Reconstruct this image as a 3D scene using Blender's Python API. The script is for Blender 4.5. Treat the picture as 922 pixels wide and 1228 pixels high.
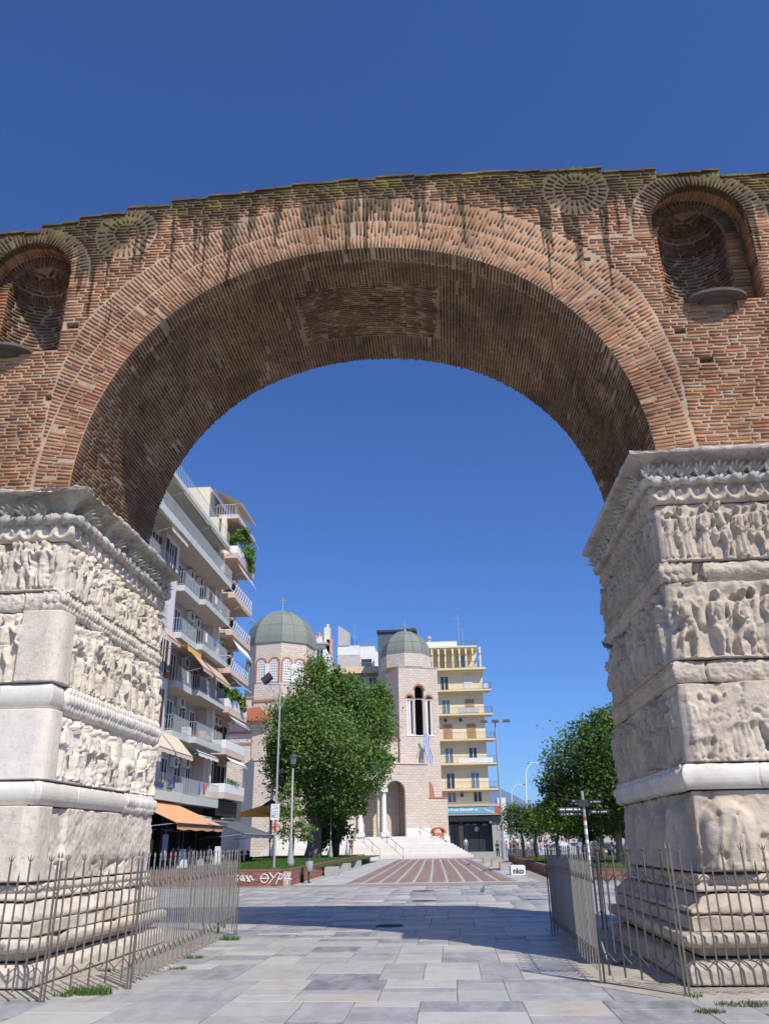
import bpy, bmesh, math, random
import numpy as np
from mathutils import Vector, Matrix
from mathutils.geometry import tessellate_polygon
for o in list(bpy.data.objects): bpy.data.objects.remove(o, do_unlink=True)
sc = bpy.context.scene; COL = sc.collection
rnd = random.Random(7); rng = np.random.default_rng(7)
PI = math.pi
# ------------------------------------------------ camera (world frame: X along the arch front, Y through the arch, Z up)
FPX, PITCH, ROLL, HEAD = 952.35, math.radians(22.685), math.radians(-0.943), math.radians(4.046)
CAM = Vector((1.27, -11.59, 1.6))
def _w(x, y, z):   # camera heading frame -> world
    return Vector((x*math.cos(HEAD)-y*math.sin(HEAD), x*math.sin(HEAD)+y*math.cos(HEAD), z))
_r0 = Vector((1, 0, 0)); _u0 = Vector((0, -math.sin(PITCH), math.cos(PITCH))); _f0 = Vector((0, math.cos(PITCH), math.sin(PITCH)))
RT = _w(*(_r0*math.cos(ROLL)+_u0*math.sin(ROLL))); UP = _w(*(_u0*math.cos(ROLL)-_r0*math.sin(ROLL))); FW = _w(*_f0)
cd = bpy.data.cameras.new("camera"); cam = bpy.data.objects.new("camera", cd); COL.objects.link(cam)
cam.matrix_world = Matrix(((RT.x, UP.x, -FW.x, CAM.x), (RT.y, UP.y, -FW.y, CAM.y), (RT.z, UP.z, -FW.z, CAM.z), (0, 0, 0, 1)))
cd.sensor_fit = 'HORIZONTAL'; cd.sensor_width = 36; cd.lens = 36*FPX/922; cd.clip_start = .1; cd.clip_end = 20000
sc.camera = cam
# ------------------------------------------------ daylight
SL = Vector((-.56, .72, -1)).normalized()       # direction the sunlight travels
SE = math.asin(-SL.z)
w = bpy.data.worlds.new("World"); sc.world = w; w.use_nodes = True
nt = w.node_tree; bg = nt.nodes['Background']; sky = nt.nodes.new('ShaderNodeTexSky')
sky.sky_type = 'NISHITA'; sky.sun_disc = False; sky.sun_elevation = SE
sky.sun_rotation = math.atan2(-SL.x, -SL.y)
sky.air_density = 1.0; sky.dust_density = .35; sky.ozone_density = 1.6; sky.altitude = 200
tint = nt.nodes.new('ShaderNodeVectorMath'); tint.operation = 'MULTIPLY'; tint.inputs[1].default_value = (.60, 1.0, 1.74); nt.links.new(sky.outputs[0], tint.inputs[0]); nt.links.new(tint.outputs[0], bg.inputs[0]); bg.inputs[1].default_value = .083
sd = bpy.data.lights.new("sun", 'SUN'); so = bpy.data.objects.new("sun", sd); COL.objects.link(so)
sd.energy = 5.0; sd.angle = math.radians(.53); sd.color = (1, .93, .82)
so.rotation_euler = SL.to_track_quat('-Z', 'Y').to_euler(); so.location = (20, -30, 60)
sc.view_settings.view_transform = 'Standard'; sc.view_settings.look = 'None'
sc.view_settings.exposure = 0; sc.view_settings.gamma = 1

def ray(px, py): return RT*((px-461)/FPX)+UP*((614-py)/FPX)+FW
def at(px, py, Y):               # photo point -> (x, z) on the plane y = Y
    d = ray(px, py); k = (Y-CAM.y)/d.y; p = CAM+d*k; return p.x, p.z
def atX(px, py, X):
    d = ray(px, py); k = (X-CAM.x)/d.x; p = CAM+d*k; return p.y, p.z
def gnd(px, py, z=0):
    d = ray(px, py); k = (z-CAM.z)/d.z; p = CAM+d*k; return p.x, p.y
# ------------------------------------------------ helpers
def tag(o, label=None, cat=None, group=None, kind=None):
    if label: o['label'] = label
    if cat: o['category'] = cat
    if group: o['group'] = group
    if kind: o['kind'] = kind
    return o
OFF = {}
def empty(name, loc, label, cat, group=None):
    o = bpy.data.objects.new(name, None); COL.objects.link(o); o.location = loc; o.empty_display_size = .2
    OFF[o.name] = Vector(loc); return tag(o, label, cat, group)
class MB:
    def __init__(s, T=None): s.v = []; s.f = []; s.T = T
    def add(s, vs, fs):
        b = len(s.v)
        if s.T is not None: vs = [s.T @ Vector(v) for v in vs]
        s.v += [tuple(v) for v in vs]; s.f += [tuple(b+i for i in f) for f in fs]; return s
    def box(s, x0, x1, y0, y1, z0, z1):
        return s.add([(x0,y0,z0),(x1,y0,z0),(x1,y1,z0),(x0,y1,z0),(x0,y0,z1),(x1,y0,z1),(x1,y1,z1),(x0,y1,z1)],
                     [(0,3,2,1),(4,5,6,7),(0,1,5,4),(1,2,6,5),(2,3,7,6),(3,0,4,7)])
    def hexa(s, v): return s.add(v, [(0,3,2,1),(4,5,6,7),(0,1,5,4),(1,2,6,5),(2,3,7,6),(3,0,4,7)])
    def tube(s, pts, r, n=8, cap=True):
        pts = [Vector(p) for p in pts]; rr = r if isinstance(r, (list, tuple)) else [r]*len(pts)
        vs = []; fs = []; a = None
        for i, p in enumerate(pts):
            d = (pts[min(i+1, len(pts)-1)]-pts[max(i-1, 0)]).normalized()
            if a is None:
                a = Vector((1, 0, 0)) if abs(d.x) < .9 else Vector((0, 1, 0))
            a = (a-d*a.dot(d)).normalized(); b = d.cross(a)
            for k in range(n):
                t = 2*PI*k/n; vs.append(p+(a*math.cos(t)+b*math.sin(t))*rr[i])
        for i in range(len(pts)-1):
            for k in range(n):
                k2 = (k+1) % n; fs.append((i*n+k, i*n+k2, (i+1)*n+k2, (i+1)*n+k))
        if cap: fs.append(tuple(range(n-1, -1, -1))); fs.append(tuple((len(pts)-1)*n+k for k in range(n)))
        return s.add(vs, fs)
    def lathe(s, c, prof, n=16, a0=0, a1=2*PI, rot=0):
        full = abs(a1-a0-2*PI) < 1e-6; m = n if full else n+1; vs = []; fs = []
        for (r, z) in prof:
            for k in range(m):
                t = a0+(a1-a0)*k/n+rot; vs.append((c[0]+r*math.cos(t), c[1]+r*math.sin(t), c[2]+z))
        for i in range(len(prof)-1):
            for k in range(n):
                k2 = (k+1) % m; fs.append((i*m+k, i*m+k2, (i+1)*m+k2, (i+1)*m+k))
        if full: fs.append(tuple(range(n-1, -1, -1))); fs.append(tuple((len(prof)-1)*m+k for k in range(n)))
        return s.add(vs, fs)
    def prism(s, poly, d0, d1, ax, holes=()):   # polygon in two axes, extruded along the third; ax 'x','y','z'
        def P(p, d): return (d, p[0], p[1]) if ax == 'x' else (p[0], d, p[1]) if ax == 'y' else (p[0], p[1], d)
        loops = [list(poly)]+[list(h) for h in holes]; flat = [p for l in loops for p in l]
        tri = tessellate_polygon([[Vector((p[0], p[1], 0)) for p in l] for l in loops]); n = len(flat)
        vs = [P(p, d0) for p in flat]+[P(p, d1) for p in flat]; fs = []
        for t in tri: fs.append(tuple(t)); fs.append(tuple(n+i for i in reversed(t)))
        b = 0
        for l in loops:
            for k in range(len(l)):
                k2 = (k+1) % len(l); fs.append((b+k, b+k2, n+b+k2, n+b+k))
            b += len(l)
        return s.add(vs, fs)
    def grid(s, P, close=False):     # P: (nu, nv, 3) array
        nu, nv, _ = P.shape; b = len(s.v); vs = [tuple(p) for p in P.reshape(-1, 3)]; s.v += vs
        for i in range(nu-1):
            for j in range(nv-1): s.f.append((b+i*nv+j, b+(i+1)*nv+j, b+(i+1)*nv+j+1, b+i*nv+j+1))
        return s
    def build(s, name, m, parent=None, smooth=False, fix=True):
        off = OFF.get(parent.name, Vector()) if parent else Vector()
        me = bpy.data.meshes.new(name)
        me.from_pydata([(v[0]-off.x, v[1]-off.y, v[2]-off.z) for v in s.v], [], s.f); me.materials.append(m)
        if fix:
            bm = bmesh.new(); bm.from_mesh(me); bmesh.ops.recalc_face_normals(bm, faces=bm.faces); bm.to_mesh(me); bm.free()
        if smooth: me.polygons.foreach_set('use_smooth', [True]*len(me.polygons))
        o = bpy.data.objects.new(name, me); COL.objects.link(o)
        if parent: o.parent = parent; OFF[o.name] = off
        return o
def npmesh(name, V, F, m, parent=None, smooth=False):
    off = OFF.get(parent.name, Vector()) if parent else Vector()
    V = np.asarray(V, np.float32)-np.array(off[:], np.float32); F = np.asarray(F, np.int32); k = F.shape[1]
    me = bpy.data.meshes.new(name); me.vertices.add(len(V)); me.vertices.foreach_set('co', V.ravel())
    me.loops.add(F.size); me.loops.foreach_set('vertex_index', F.ravel())
    me.polygons.add(len(F)); me.polygons.foreach_set('loop_start', np.arange(0, F.size, k, dtype=np.int32))
    me.polygons.foreach_set('loop_total', np.full(len(F), k, np.int32))
    if smooth: me.polygons.foreach_set('use_smooth', np.ones(len(F), bool))
    me.update(calc_edges=True); me.materials.append(m)
    o = bpy.data.objects.new(name, me); COL.objects.link(o)
    if parent: o.parent = parent; OFF[o.name] = off
    return o
def inst(name, me, M, parent=None):   # object sharing a mesh, placed in world by M
    o = bpy.data.objects.new(name, me); COL.objects.link(o)
    if parent:
        o.parent = parent; M = Matrix.Translation(-OFF[parent.name]) @ M; OFF[o.name] = OFF[parent.name]
    o.matrix_basis = M; return o
def copy_tree(o, parent=None):
    c = o.copy(); COL.objects.link(c); c.parent = parent
    for ch in [x for x in o.children]: copy_tree(ch, c)
    return c
# ------------------------------------------------ procedural materials
def lin(c): return tuple(((x/12.92) if x <= .04045 else ((x+.055)/1.055)**2.4) for x in c)
class NT:
    def __init__(s, name):
        s.m = bpy.data.materials.new(name); s.m.use_nodes = True; s.t = s.m.node_tree; s.n = s.t.nodes; s.b = s.n['Principled BSDF']
        s.geo = s.n.new('ShaderNodeNewGeometry'); s.pos = s.geo.outputs['Position']
    def lk(s, a, b): s.t.links.new(a, b)
    def setv(s, inp, v):
        if hasattr(v, 'links') or isinstance(v, bpy.types.NodeSocket): s.lk(v, inp)
        else: inp.default_value = (tuple(v)+(1,)) if (isinstance(v, (tuple, list)) and len(v) == 3 and inp.type == 'RGBA') else v
    def math(s, op, a, b=0., c=None, clamp=False):
        n = s.n.new('ShaderNodeMath'); n.operation = op; n.use_clamp = clamp; s.setv(n.inputs[0], a); s.setv(n.inputs[1], b)
        if c is not None: s.setv(n.inputs[2], c)
        return n.outputs[0]
    def noise(s, scale, detail=4, rough=.55, vec=None, stretch=None, dist=0):
        v = vec if vec is not None else s.pos
        if stretch:
            mp = s.n.new('ShaderNodeMapping'); s.lk(v, mp.inputs[0]); mp.inputs['Scale'].default_value = stretch; v = mp.outputs[0]
        n = s.n.new('ShaderNodeTexNoise'); s.lk(v, n.inputs['Vector']); n.inputs['Scale'].default_value = scale
        n.inputs['Detail'].default_value = detail; n.inputs['Roughness'].default_value = rough; n.inputs['Distortion'].default_value = dist
        return n.outputs['Fac']
    def ramp(s, fac, stops, interp='LINEAR'):
        n = s.n.new('ShaderNodeValToRGB'); s.lk(fac, n.inputs[0]); n.color_ramp.interpolation = interp; e = n.color_ramp.elements
        while len(e) < len(stops): e.new(.5)
        for i, (p, c) in enumerate(stops):
            e[i].position = p; e[i].color = (tuple(c)+(1,)) if isinstance(c, (tuple, list)) else (c, c, c, 1)
        return n.outputs[0]
    def mix(s, f, a, b, mode='MIX'):
        n = s.n.new('ShaderNodeMix'); n.data_type = 'RGBA'; n.blend_type = mode
        s.setv(n.inputs[0], f); s.setv(n.inputs[6], a); s.setv(n.inputs[7], b); return n.outputs[2]
    def rand(s):
        oi = s.n.new('ShaderNodeObjectInfo'); return s.math('FRACT', s.math('ADD', oi.outputs['Random'], s.geo.outputs['Random Per Island']))
    def sep(s, v=None):
        n = s.n.new('ShaderNodeSeparateXYZ'); s.lk(v if v is not None else s.pos, n.inputs[0]); return n.outputs
    def bump(s, h, strength=.4, dist=.01):
        n = s.n.new('ShaderNodeBump'); n.inputs['Strength'].default_value = strength; n.inputs['Distance'].default_value = dist
        s.lk(h, n.inputs['Height']); s.lk(n.outputs[0], s.b.inputs['Normal'])
    def done(s, col, rough=.8, spec=.3):
        s.setv(s.b.inputs['Base Color'], col); s.setv(s.b.inputs['Roughness'], rough); s.b.inputs['Specular IOR Level'].default_value = spec; return s.m
def pm(name, c, var=.15, scale=3., rough=.8, bump=0., bscale=40., isl=0., dirt=None, dscale=.8, dcov=.55, spec=.3, metal=0.):
    t = NT(name); n = t.noise(scale)
    col = t.mix(n, tuple(x*(1-var) for x in c), tuple(min(1, x*(1+var)) for x in c))
    if isl: col = t.mix(1., col, t.ramp(t.rand(), [(0, 1-isl), (1, 1+isl*.0)]), 'MULTIPLY')
    if dirt:
        d = t.ramp(t.noise(dscale, 6, .65), [(dcov, 0), (dcov+.15, 1)]); col = t.mix(t.math('MULTIPLY', d, .7), col, dirt)
    if bump: t.bump(t.noise(bscale, 5, .6), bump, .02)
    t.b.inputs['Metallic'].default_value = metal
    return t.done(col, rough, spec)
M = {}
def moss(t, col, strength=1.):   # dark lichen streaks running down from the wall head
    x, y, z = t.sep()
    top = t.math('SUBTRACT', 13.47, t.math('MULTIPLY', t.math('POWER', t.math('SUBTRACT', x, .8), 2), .0135))
    d = t.math('SUBTRACT', top, z)
    n1 = t.noise(3.6, 3, .6, stretch=(1, .3, .05)); n2 = t.noise(1.1, 2, .5, stretch=(1, .2, .1))
    n3 = t.noise(.45, 2, .5, stretch=(1, .2, .05)); ln = t.math('ADD', t.math('MULTIPLY', t.math('SUBTRACT', n1, .51, clamp=True), 16.), t.math('MULTIPLY', t.math('SUBTRACT', n2, .36, clamp=True), 3.))
    ln = t.math('MULTIPLY', t.math('ADD', ln, .66), t.ramp(n3, [(.3, .35), (.5, 1)]))
    ln = t.math('ADD', ln, t.math('MULTIPLY', t.math('SUBTRACT', t.noise(9, 5, .7), .5), .9))
    m = t.math('MULTIPLY', t.math('SUBTRACT', ln, t.math('MULTIPLY', d, 1.05)), 3.2, clamp=True)
    front = t.math('LESS_THAN', y, .16)
    m = t.math('MULTIPLY', t.math('MULTIPLY', m, front), .84*strength)
    mc = t.ramp(t.noise(1.7, 4, .6), [(.38, (.035, .030, .018)), (.5, (.06, .054, .02)), (.62, (.15, .135, .025))])
    mc = t.mix(t.math('MULTIPLY', t.math('SUBTRACT', d, .30), 4., clamp=True), mc, (.055, .046, .032))
    return t.mix(m, col, mc)
def brick_mat(name, stops, k=1., msk=True, soot_shade=0.):
    t = NT(name); r = t.rand(); col = t.ramp(r, stops, 'CONSTANT')
    col = t.mix(t.noise(14, 5, .7), t.mix(1., col, (.62, .58, .56), 'MULTIPLY'), t.mix(1., col, (1.3, 1.28, 1.25), 'MULTIPLY'))
    lime = t.ramp(t.noise(2.2, 6, .7), [(.5, 0), (.72, 1)])
    col = t.mix(t.math('MULTIPLY', lime, .28), col, (.48, .36, .25))
    if soot_shade:
        s_ = t.ramp(t.noise(.55, 6, .66, dist=.6), [(.36, 1), (.62, 0)])
        col = t.mix(t.math('MULTIPLY', s_, soot_shade), col, (.075, .055, .042))
        wl = t.ramp(t.noise(1.1, 8, .8, dist=.6), [(.58, 0), (.70, 1)]); col = t.mix(t.math('MULTIPLY', wl, .6), col, (.42, .35, .27))
    col = t.mix(1., col, t.ramp(t.noise(.75, 5, .65, dist=.4), [(.34, (.66, .62, .60)), (.5, (.95, .95, .95)), (.66, (1.12, 1.10, 1.08))]), 'MULTIPLY')
    if msk: col = moss(t, col)
    col = t.mix(1., col, (1.0, .93, .84), 'MULTIPLY')
    t.bump(t.noise(55, 5, .7), .5, .012)
    return t.done(col, .9, .2)
M['brick'] = brick_mat('fired brick', [(0, (.42, .185, .10)), (.14, (.45, .235, .13)), (.34, (.42, .24, .14)), (.5, (.36, .18, .10)), (.62, (.47, .255, .145)), (.78, (.35, .14, .075)), (.86, (.46, .29, .18)), (.965, (.20, .12, .08))])
M['brickdk'] = brick_mat('smoke and painted shade brick', [(0, (.16, .085, .052)), (.25, (.21, .12, .075)), (.5, (.12, .07, .048)), (.75, (.19, .12, .08)), (.9, (.25, .105, .06))], soot_shade=.5)  # smoked vault brick; inside the niches its dark tone is painted shade
def mortar(name, c, mk=True, soot_shade=0.):
    t = NT(name); col = t.mix(t.noise(5, 6, .7), tuple(x*.72 for x in c), tuple(min(1, x*1.2) for x in c))
    if soot_shade: col = t.mix(t.math('MULTIPLY', t.ramp(t.noise(.55, 6, .66, dist=.6), [(.38, 1), (.62, 0)]), soot_shade), col, (.10, .075, .055))
    col = t.mix(1., col, t.ramp(t.noise(.75, 5, .65, dist=.4), [(.34, (.62, .58, .56)), (.5, (.92, .92, .92)), (.66, (1.15, 1.15, 1.15))]), 'MULTIPLY')
    if mk: col = moss(t, col, .85)
    t.bump(t.math('ADD', t.noise(30, 6, .7), t.noise(110, 3, .6)), .9, .02); return t.done(col, .95, .15)
M['mortar'] = mortar('lime mortar', (.60, .455, .315))
M['mortardk'] = mortar('smoke and painted shade mortar', (.50, .385, .26), False, .5)  # smoked vault mortar; its dark tone paints shade into the niches
def marble_mat(name, c, dirt, amt, grey=(.30, .28, .25), bmp=.5):
    t = NT(name); n = t.noise(1.6, 8, .65, dist=.3)
    col = t.ramp(n, [(.25, tuple(x*.72 for x in c)), (.45, c), (.7, tuple(min(1, x*1.14) for x in c))])
    col = t.mix(t.math('MULTIPLY', t.ramp(t.noise(.7, 6, .7, stretch=(1, 1, .5)), [(.45, 0), (.7, 1)]), amt), col, dirt)
    grime = t.n.new('ShaderNodeTexNoise'); t.lk(t.pos, grime.inputs['Vector']); grime.inputs['Scale'].default_value = 11; grime.inputs['Detail'].default_value = 7
    col = t.mix(t.math('MULTIPLY', t.ramp(grime.outputs['Fac'], [(.52, 0), (.7, 1)]), amt*.8), col, grey)  # random grey grime from noise
    pit = t.noise(38, 6, .72)
    t.bump(t.math('ADD', t.noise(16, 6, .7), pit), bmp, .025)
    return t.done(col, .82, .3)
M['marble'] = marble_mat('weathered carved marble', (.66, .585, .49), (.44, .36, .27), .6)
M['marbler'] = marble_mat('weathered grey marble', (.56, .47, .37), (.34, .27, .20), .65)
M['marblec'] = marble_mat('marble of the cornice', (.55, .50, .435), (.28, .25, .215), .75, (.17, .16, .15))
M['marblew'] = marble_mat('smooth restored marble', (.64, .595, .53), (.58, .53, .45), .4, (.54, .50, .45), .12)
M['marbled'] = marble_mat('repaired dado marble', (.67, .61, .53), (.50, .45, .38), .4, (.40, .37, .33), .3)
def slab_mat():
    t = NT('paving marble'); r = t.rand()
    col = t.ramp(r, [(0, (.36, .345, .335)), (.16, (.24, .245, .26)), (.27, (.43, .41, .38)), (.42, (.29, .29, .30)), (.55, (.48, .43, .35)), (.64, (.34, .335, .33)), (.80, (.50, .475, .43)), (.90, (.185, .19, .21))], 'CONSTANT')
    v = t.noise(1.6, 8, .72, dist=.5, stretch=(2.2, .8, 1)); col = t.mix(t.ramp(v, [(.4, 0), (.62, 1)]), col, t.mix(.55, col, (.50, .50, .49)))
    d = t.ramp(t.noise(2.4, 7, .75), [(.5, 0), (.72, 1)]); col = t.mix(t.math('MULTIPLY', d, .38), col, (.24, .22, .19))
    col = t.mix(t.math('MULTIPLY', t.ramp(t.noise(17, 2, .5), [(.70, 0), (.74, 1)]), .45), col, (.12, .11, .10)); col = t.mix(t.math('MULTIPLY', t.ramp(t.noise(.8, 5, .7), [(.5, 0), (.68, 1)]), .3), col, (.30, .27, .225))
    t.bump(t.noise(50, 5, .6), .25, .006); return t.done(col, t.ramp(t.noise(6, 5, .7), [(.3, .35), (.7, .62)]), .45)
M['slab'] = slab_mat()
def wm(n, c, **k): M[n] = pm(n.replace('_', ' '), c, **k)
wm('joint_dirt', (.17, .15, .125), rough=.95, bump=.3); wm('ground_grey', (.33, .32, .30), var=.12, scale=.8, rough=.9, bump=.2, dirt=(.24, .22, .20))
wm('pale_paving', (.52, .52, .52), var=.12, scale=1.5, rough=.7, isl=.22, bump=.15, bscale=20, dirt=(.4, .39, .37))
wm('brown_paving', (.36, .32, .275), var=.15, scale=1.2, rough=.9, isl=.18, bump=.2, dirt=(.27, .24, .21))
wm('red_paving', (.36, .235, .21), var=.12, scale=3, rough=.9, isl=.25, bump=.3, dirt=(.30, .22, .2))
wm('stripe_paving', (.55, .51, .46), var=.1, scale=4, rough=.85, isl=.18, bump=.2, dirt=(.42, .39, .36))
wm('church_steps_marble', (.66, .63, .58), var=.08, scale=2, rough=.7, isl=.12, dirt=(.5, .47, .42))
wm('iron_pale', (.27, .26, .245), var=.2, scale=12, rough=.6, bump=.3, isl=.3, dirt=(.2, .12, .08), dscale=9, spec=.4); wm('iron', (.17, .15, .13), var=.25, scale=12, rough=.65, bump=.3, isl=.35, dirt=(.16, .075, .04), dscale=9, spec=.4)
wm('galv', (.33, .345, .36), var=.15, scale=10, rough=.5, spec=.5); wm('dark_metal', (.05, .052, .055), rough=.5); wm('white_paint', (.78, .78, .76), var=.06, rough=.6)
wm('grass', (.085, .17, .035), var=.5, scale=20, rough=.9, isl=.4); wm('dry_weed', (.13, .16, .05), var=.4, scale=20, rough=.9, isl=.4)
wm('bark', (.24, .20, .155), var=.35, scale=9, rough=.95, bump=.9, bscale=25); wm('darkbark', (.09, .07, .055), var=.3, scale=9, rough=.95, bump=.8)
wm('grey_wall', (.36, .345, .37), var=.06, scale=.8, rough=.9, dirt=(.34, .33, .35)); wm('lilac_wall', (.64, .62, .66), var=.05, scale=.7, rough=.9, dirt=(.56, .55, .6), dcov=.6)
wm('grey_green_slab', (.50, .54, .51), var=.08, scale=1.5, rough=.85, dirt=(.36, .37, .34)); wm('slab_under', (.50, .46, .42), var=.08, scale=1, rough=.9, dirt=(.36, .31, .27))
wm('pink_slab', (.62, .48, .41), var=.07, scale=1.5, rough=.85, dirt=(.45, .36, .31)); wm('cream_wall', (.74, .66, .50), var=.06, scale=1, rough=.9, dirt=(.55, .48, .38), dcov=.6)
wm('tan_wall', (.56, .45, .40), var=.06, scale=1, rough=.9); wm('rail_metal', (.40, .44, .47), var=.1, rough=.45, spec=.5); wm('rail_glass', (.30, .36, .40), rough=.15, spec=.6)
wm('shutter', (.17, .075, .06), var=.2, scale=4, rough=.7); wm('dark_glass', (.035, .045, .06), var=.3, scale=1, rough=.12, spec=.7); wm('pane_glass', (.16, .21, .28), var=.35, scale=.8, rough=.15, spec=.7)
wm('interior', (.03, .026, .024), var=.3, rough=.9); wm('awning_orange', (.68, .37, .18), var=.06, scale=2, rough=.85); wm('awning_yellow', (.78, .45, .10), var=.1, scale=2, rough=.85)
wm('awning_tan', (.60, .40, .27), var=.08, scale=3, rough=.85); wm('awning_cream', (.66, .57, .43), var=.06, scale=3, rough=.85); wm('awning_grey', (.12, .13, .14), var=.15, scale=3, rough=.8); wm('awning_white', (.72, .70, .66), var=.06, rough=.85)
wm('dark_brown', (.06, .04, .032), var=.2, rough=.7); wm('ac_white', (.70, .70, .68), var=.06, rough=.6); wm('ac_dark', (.10, .10, .10), rough=.6)
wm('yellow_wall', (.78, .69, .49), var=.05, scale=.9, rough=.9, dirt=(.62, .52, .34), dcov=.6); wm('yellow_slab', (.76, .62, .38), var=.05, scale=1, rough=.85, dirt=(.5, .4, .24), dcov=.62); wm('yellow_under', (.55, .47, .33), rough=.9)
wm('wood_shutter', (.42, .28, .16), var=.1, rough=.7); wm('curtain', (.62, .66, .72), var=.15, scale=3, rough=.8); wm('banner_blue', (.16, .40, .58), var=.1, scale=.7, rough=.6); wm('banner_red', (.62, .10, .08), rough=.6)
wm('shop_dark', (.032, .030, .032), var=.2, rough=.4); wm('lamp_white', (.8, .8, .78), rough=.4); wm('copper', (.225, .24, .215), var=.16, scale=1.2, rough=.75, bump=.2, bscale=6, dirt=(.15, .175, .16), dscale=.6)
wm('dome_seam', (.17, .20, .175), rough=.8); wm('terracotta', (.40, .135, .07), var=.15, scale=5, rough=.85, isl=.35); wm('red_trim', (.42, .19, .125), var=.12, scale=4, rough=.85)
wm('white_marble', (.80, .79, .76), var=.05, scale=3, rough=.5, spec=.4); wm('concrete', (.40, .385, .35), var=.18, scale=4, rough=.95, bump=.5, dirt=(.25, .23, .21)); wm('paint_white', (.80, .80, .80), var=.05, rough=.7); wm('paint_black', (.03, .03, .03), rough=.7)
wm('wall_brick', (.40, .17, .115), var=.2, scale=6, rough=.9, isl=.5, bump=.4); wm('wall_mortar', (.44, .36, .31), var=.2, rough=.95); wm('soil', (.20, .16, .11), var=.2, rough=1, bump=.4)
wm('skin', (.50, .33, .25), var=.06, rough=.6); wm('hair', (.03, .022, .018), rough=.6)
wm('haze_blue_mountain', (.13, .19, .30), var=.25, scale=.003, rough=1); wm('blue_tarp', (.04, .20, .55), var=.15, rough=.6); wm('plaster_white', (.72, .72, .71), var=.06, scale=.8, rough=.9, dirt=(.5, .49, .47)); wm('plaster_grey', (.46, .45, .43), var=.12, scale=.5, rough=.95, dirt=(.35, .34, .32))  # the far hills' colour holds the blue of distant haze
wm('shed_dark', (.10, .125, .14), var=.12, rough=.5); wm('pink_plaster', (.60, .33, .26), rough=.9);  wm('flag_blue', (.08, .18, .50), rough=.8); wm('tyre', (.02, .02, .02), rough=.9)
wm('stain_dark', (.12, .10, .085), rough=.95); wm('asphalt', (.06, .06, .062), var=.15, rough=.9); wm('green_sign', (.03, .28, .10), rough=.5); wm('sticker_red', (.6, .05, .04), rough=.6)
def cloth(name, c): return pm(name, c, var=.12, scale=8, rough=.85)
def leafmat(name, a, b, c, tc=(1.2, 1.5, .5), tf=.28):
    t = NT(name); r = t.rand(); col = t.ramp(r, [(0, a), (.5, b), (1, c)]); n = t.noise(.55, 3, .6)
    col = t.mix(t.ramp(n, [(.35, 0), (.65, 1)]), col, t.mix(1., col, (1.35, 1.3, .9), 'MULTIPLY'))
    t.setv(t.b.inputs['Base Color'], col); t.b.inputs['Roughness'].default_value = .55; t.b.inputs['Specular IOR Level'].default_value = .35
    tr = t.n.new('ShaderNodeBsdfTranslucent'); t.lk(t.mix(1., col, tc, 'MULTIPLY'), tr.inputs[0]); mx = t.n.new('ShaderNodeMixShader'); mx.inputs[0].default_value = tf
    t.lk(t.b.outputs[0], mx.inputs[1]); t.lk(tr.outputs[0], mx.inputs[2]); t.lk(mx.outputs[0], t.n['Material Output'].inputs[0]); return t.m
M['leaf'] = leafmat('broad leaves', (.065, .125, .035), (.105, .18, .05), (.155, .235, .075))
M['umbrella_yellow'] = leafmat('yellow canvas', (.80, .46, .05), (.82, .48, .05), (.84, .5, .06), (1.1, 1., .6), .5)
M['leafdk'] = leafmat('dark glossy leaves', (.035, .07, .02), (.065, .12, .03), (.11, .175, .048))
M['leafbr'] = leafmat('bright fresh leaves', (.06, .12, .02), (.10, .19, .03), (.15, .24, .05))
def block_mat(name, c, c2, rot, bw=.62, bh=.30, mort=(.42, .36, .31)):   # coursed ashlar too far away to build
    t = NT(name); x, y, z = t.sep(); cr, sr = math.cos(rot), math.sin(rot)
    nz = t.geo.outputs['Normal']; nx = t.n.new('ShaderNodeSeparateXYZ'); t.lk(nz, nx.inputs[0])
    u = t.math('ADD', t.math('MULTIPLY', x, cr), t.math('MULTIPLY', y, sr)); v = t.math('ADD', t.math('MULTIPLY', x, -sr), t.math('MULTIPLY', y, cr))
    dn = t.math('ABSOLUTE', t.math('ADD', t.math('MULTIPLY', nx.outputs[0], cr), t.math('MULTIPLY', nx.outputs[1], sr)))
    sel = t.math('GREATER_THAN', dn, .72); h = t.math('ADD', t.math('MULTIPLY', sel, v), t.math('MULTIPLY', t.math('SUBTRACT', 1, sel), u))
    cb = t.n.new('ShaderNodeCombineXYZ'); t.lk(h, cb.inputs[0]); t.lk(z, cb.inputs[1])
    b = t.n.new('ShaderNodeTexBrick'); t.lk(cb.outputs[0], b.inputs['Vector']); b.inputs['Scale'].default_value = 1
    b.inputs['Brick Width'].default_value = bw; b.inputs['Row Height'].default_value = bh; b.inputs['Mortar Size'].default_value = .018; b.inputs['Mortar Smooth'].default_value = .3
    b.inputs['Color1'].default_value = c+(1,); b.inputs['Color2'].default_value = c2+(1,); b.inputs['Mortar'].default_value = mort+(1,); b.inputs['Bias'].default_value = -.1
    col = t.mix(t.math('MULTIPLY', t.ramp(t.noise(.35, 6, .7), [(.48, 0), (.7, 1)]), .35), b.outputs[0], (.46, .38, .32))
    col = t.mix(.35, col, t.mix(t.noise(7, 5, .8), (.35, .30, .27), (.85, .80, .74)), 'OVERLAY')
    t.bump(t.math('SUBTRACT', t.noise(9, 5, .7), t.math('MULTIPLY', b.outputs['Fac'], .8)), .6, .05); return t.done(col, .9, .2)
CR = math.radians(22)
M['ashlar'] = block_mat('pinkish limestone ashlar', (.66, .575, .50), (.56, .475, .41), CR)
M['ashlardk'] = M['ashlar']
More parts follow.
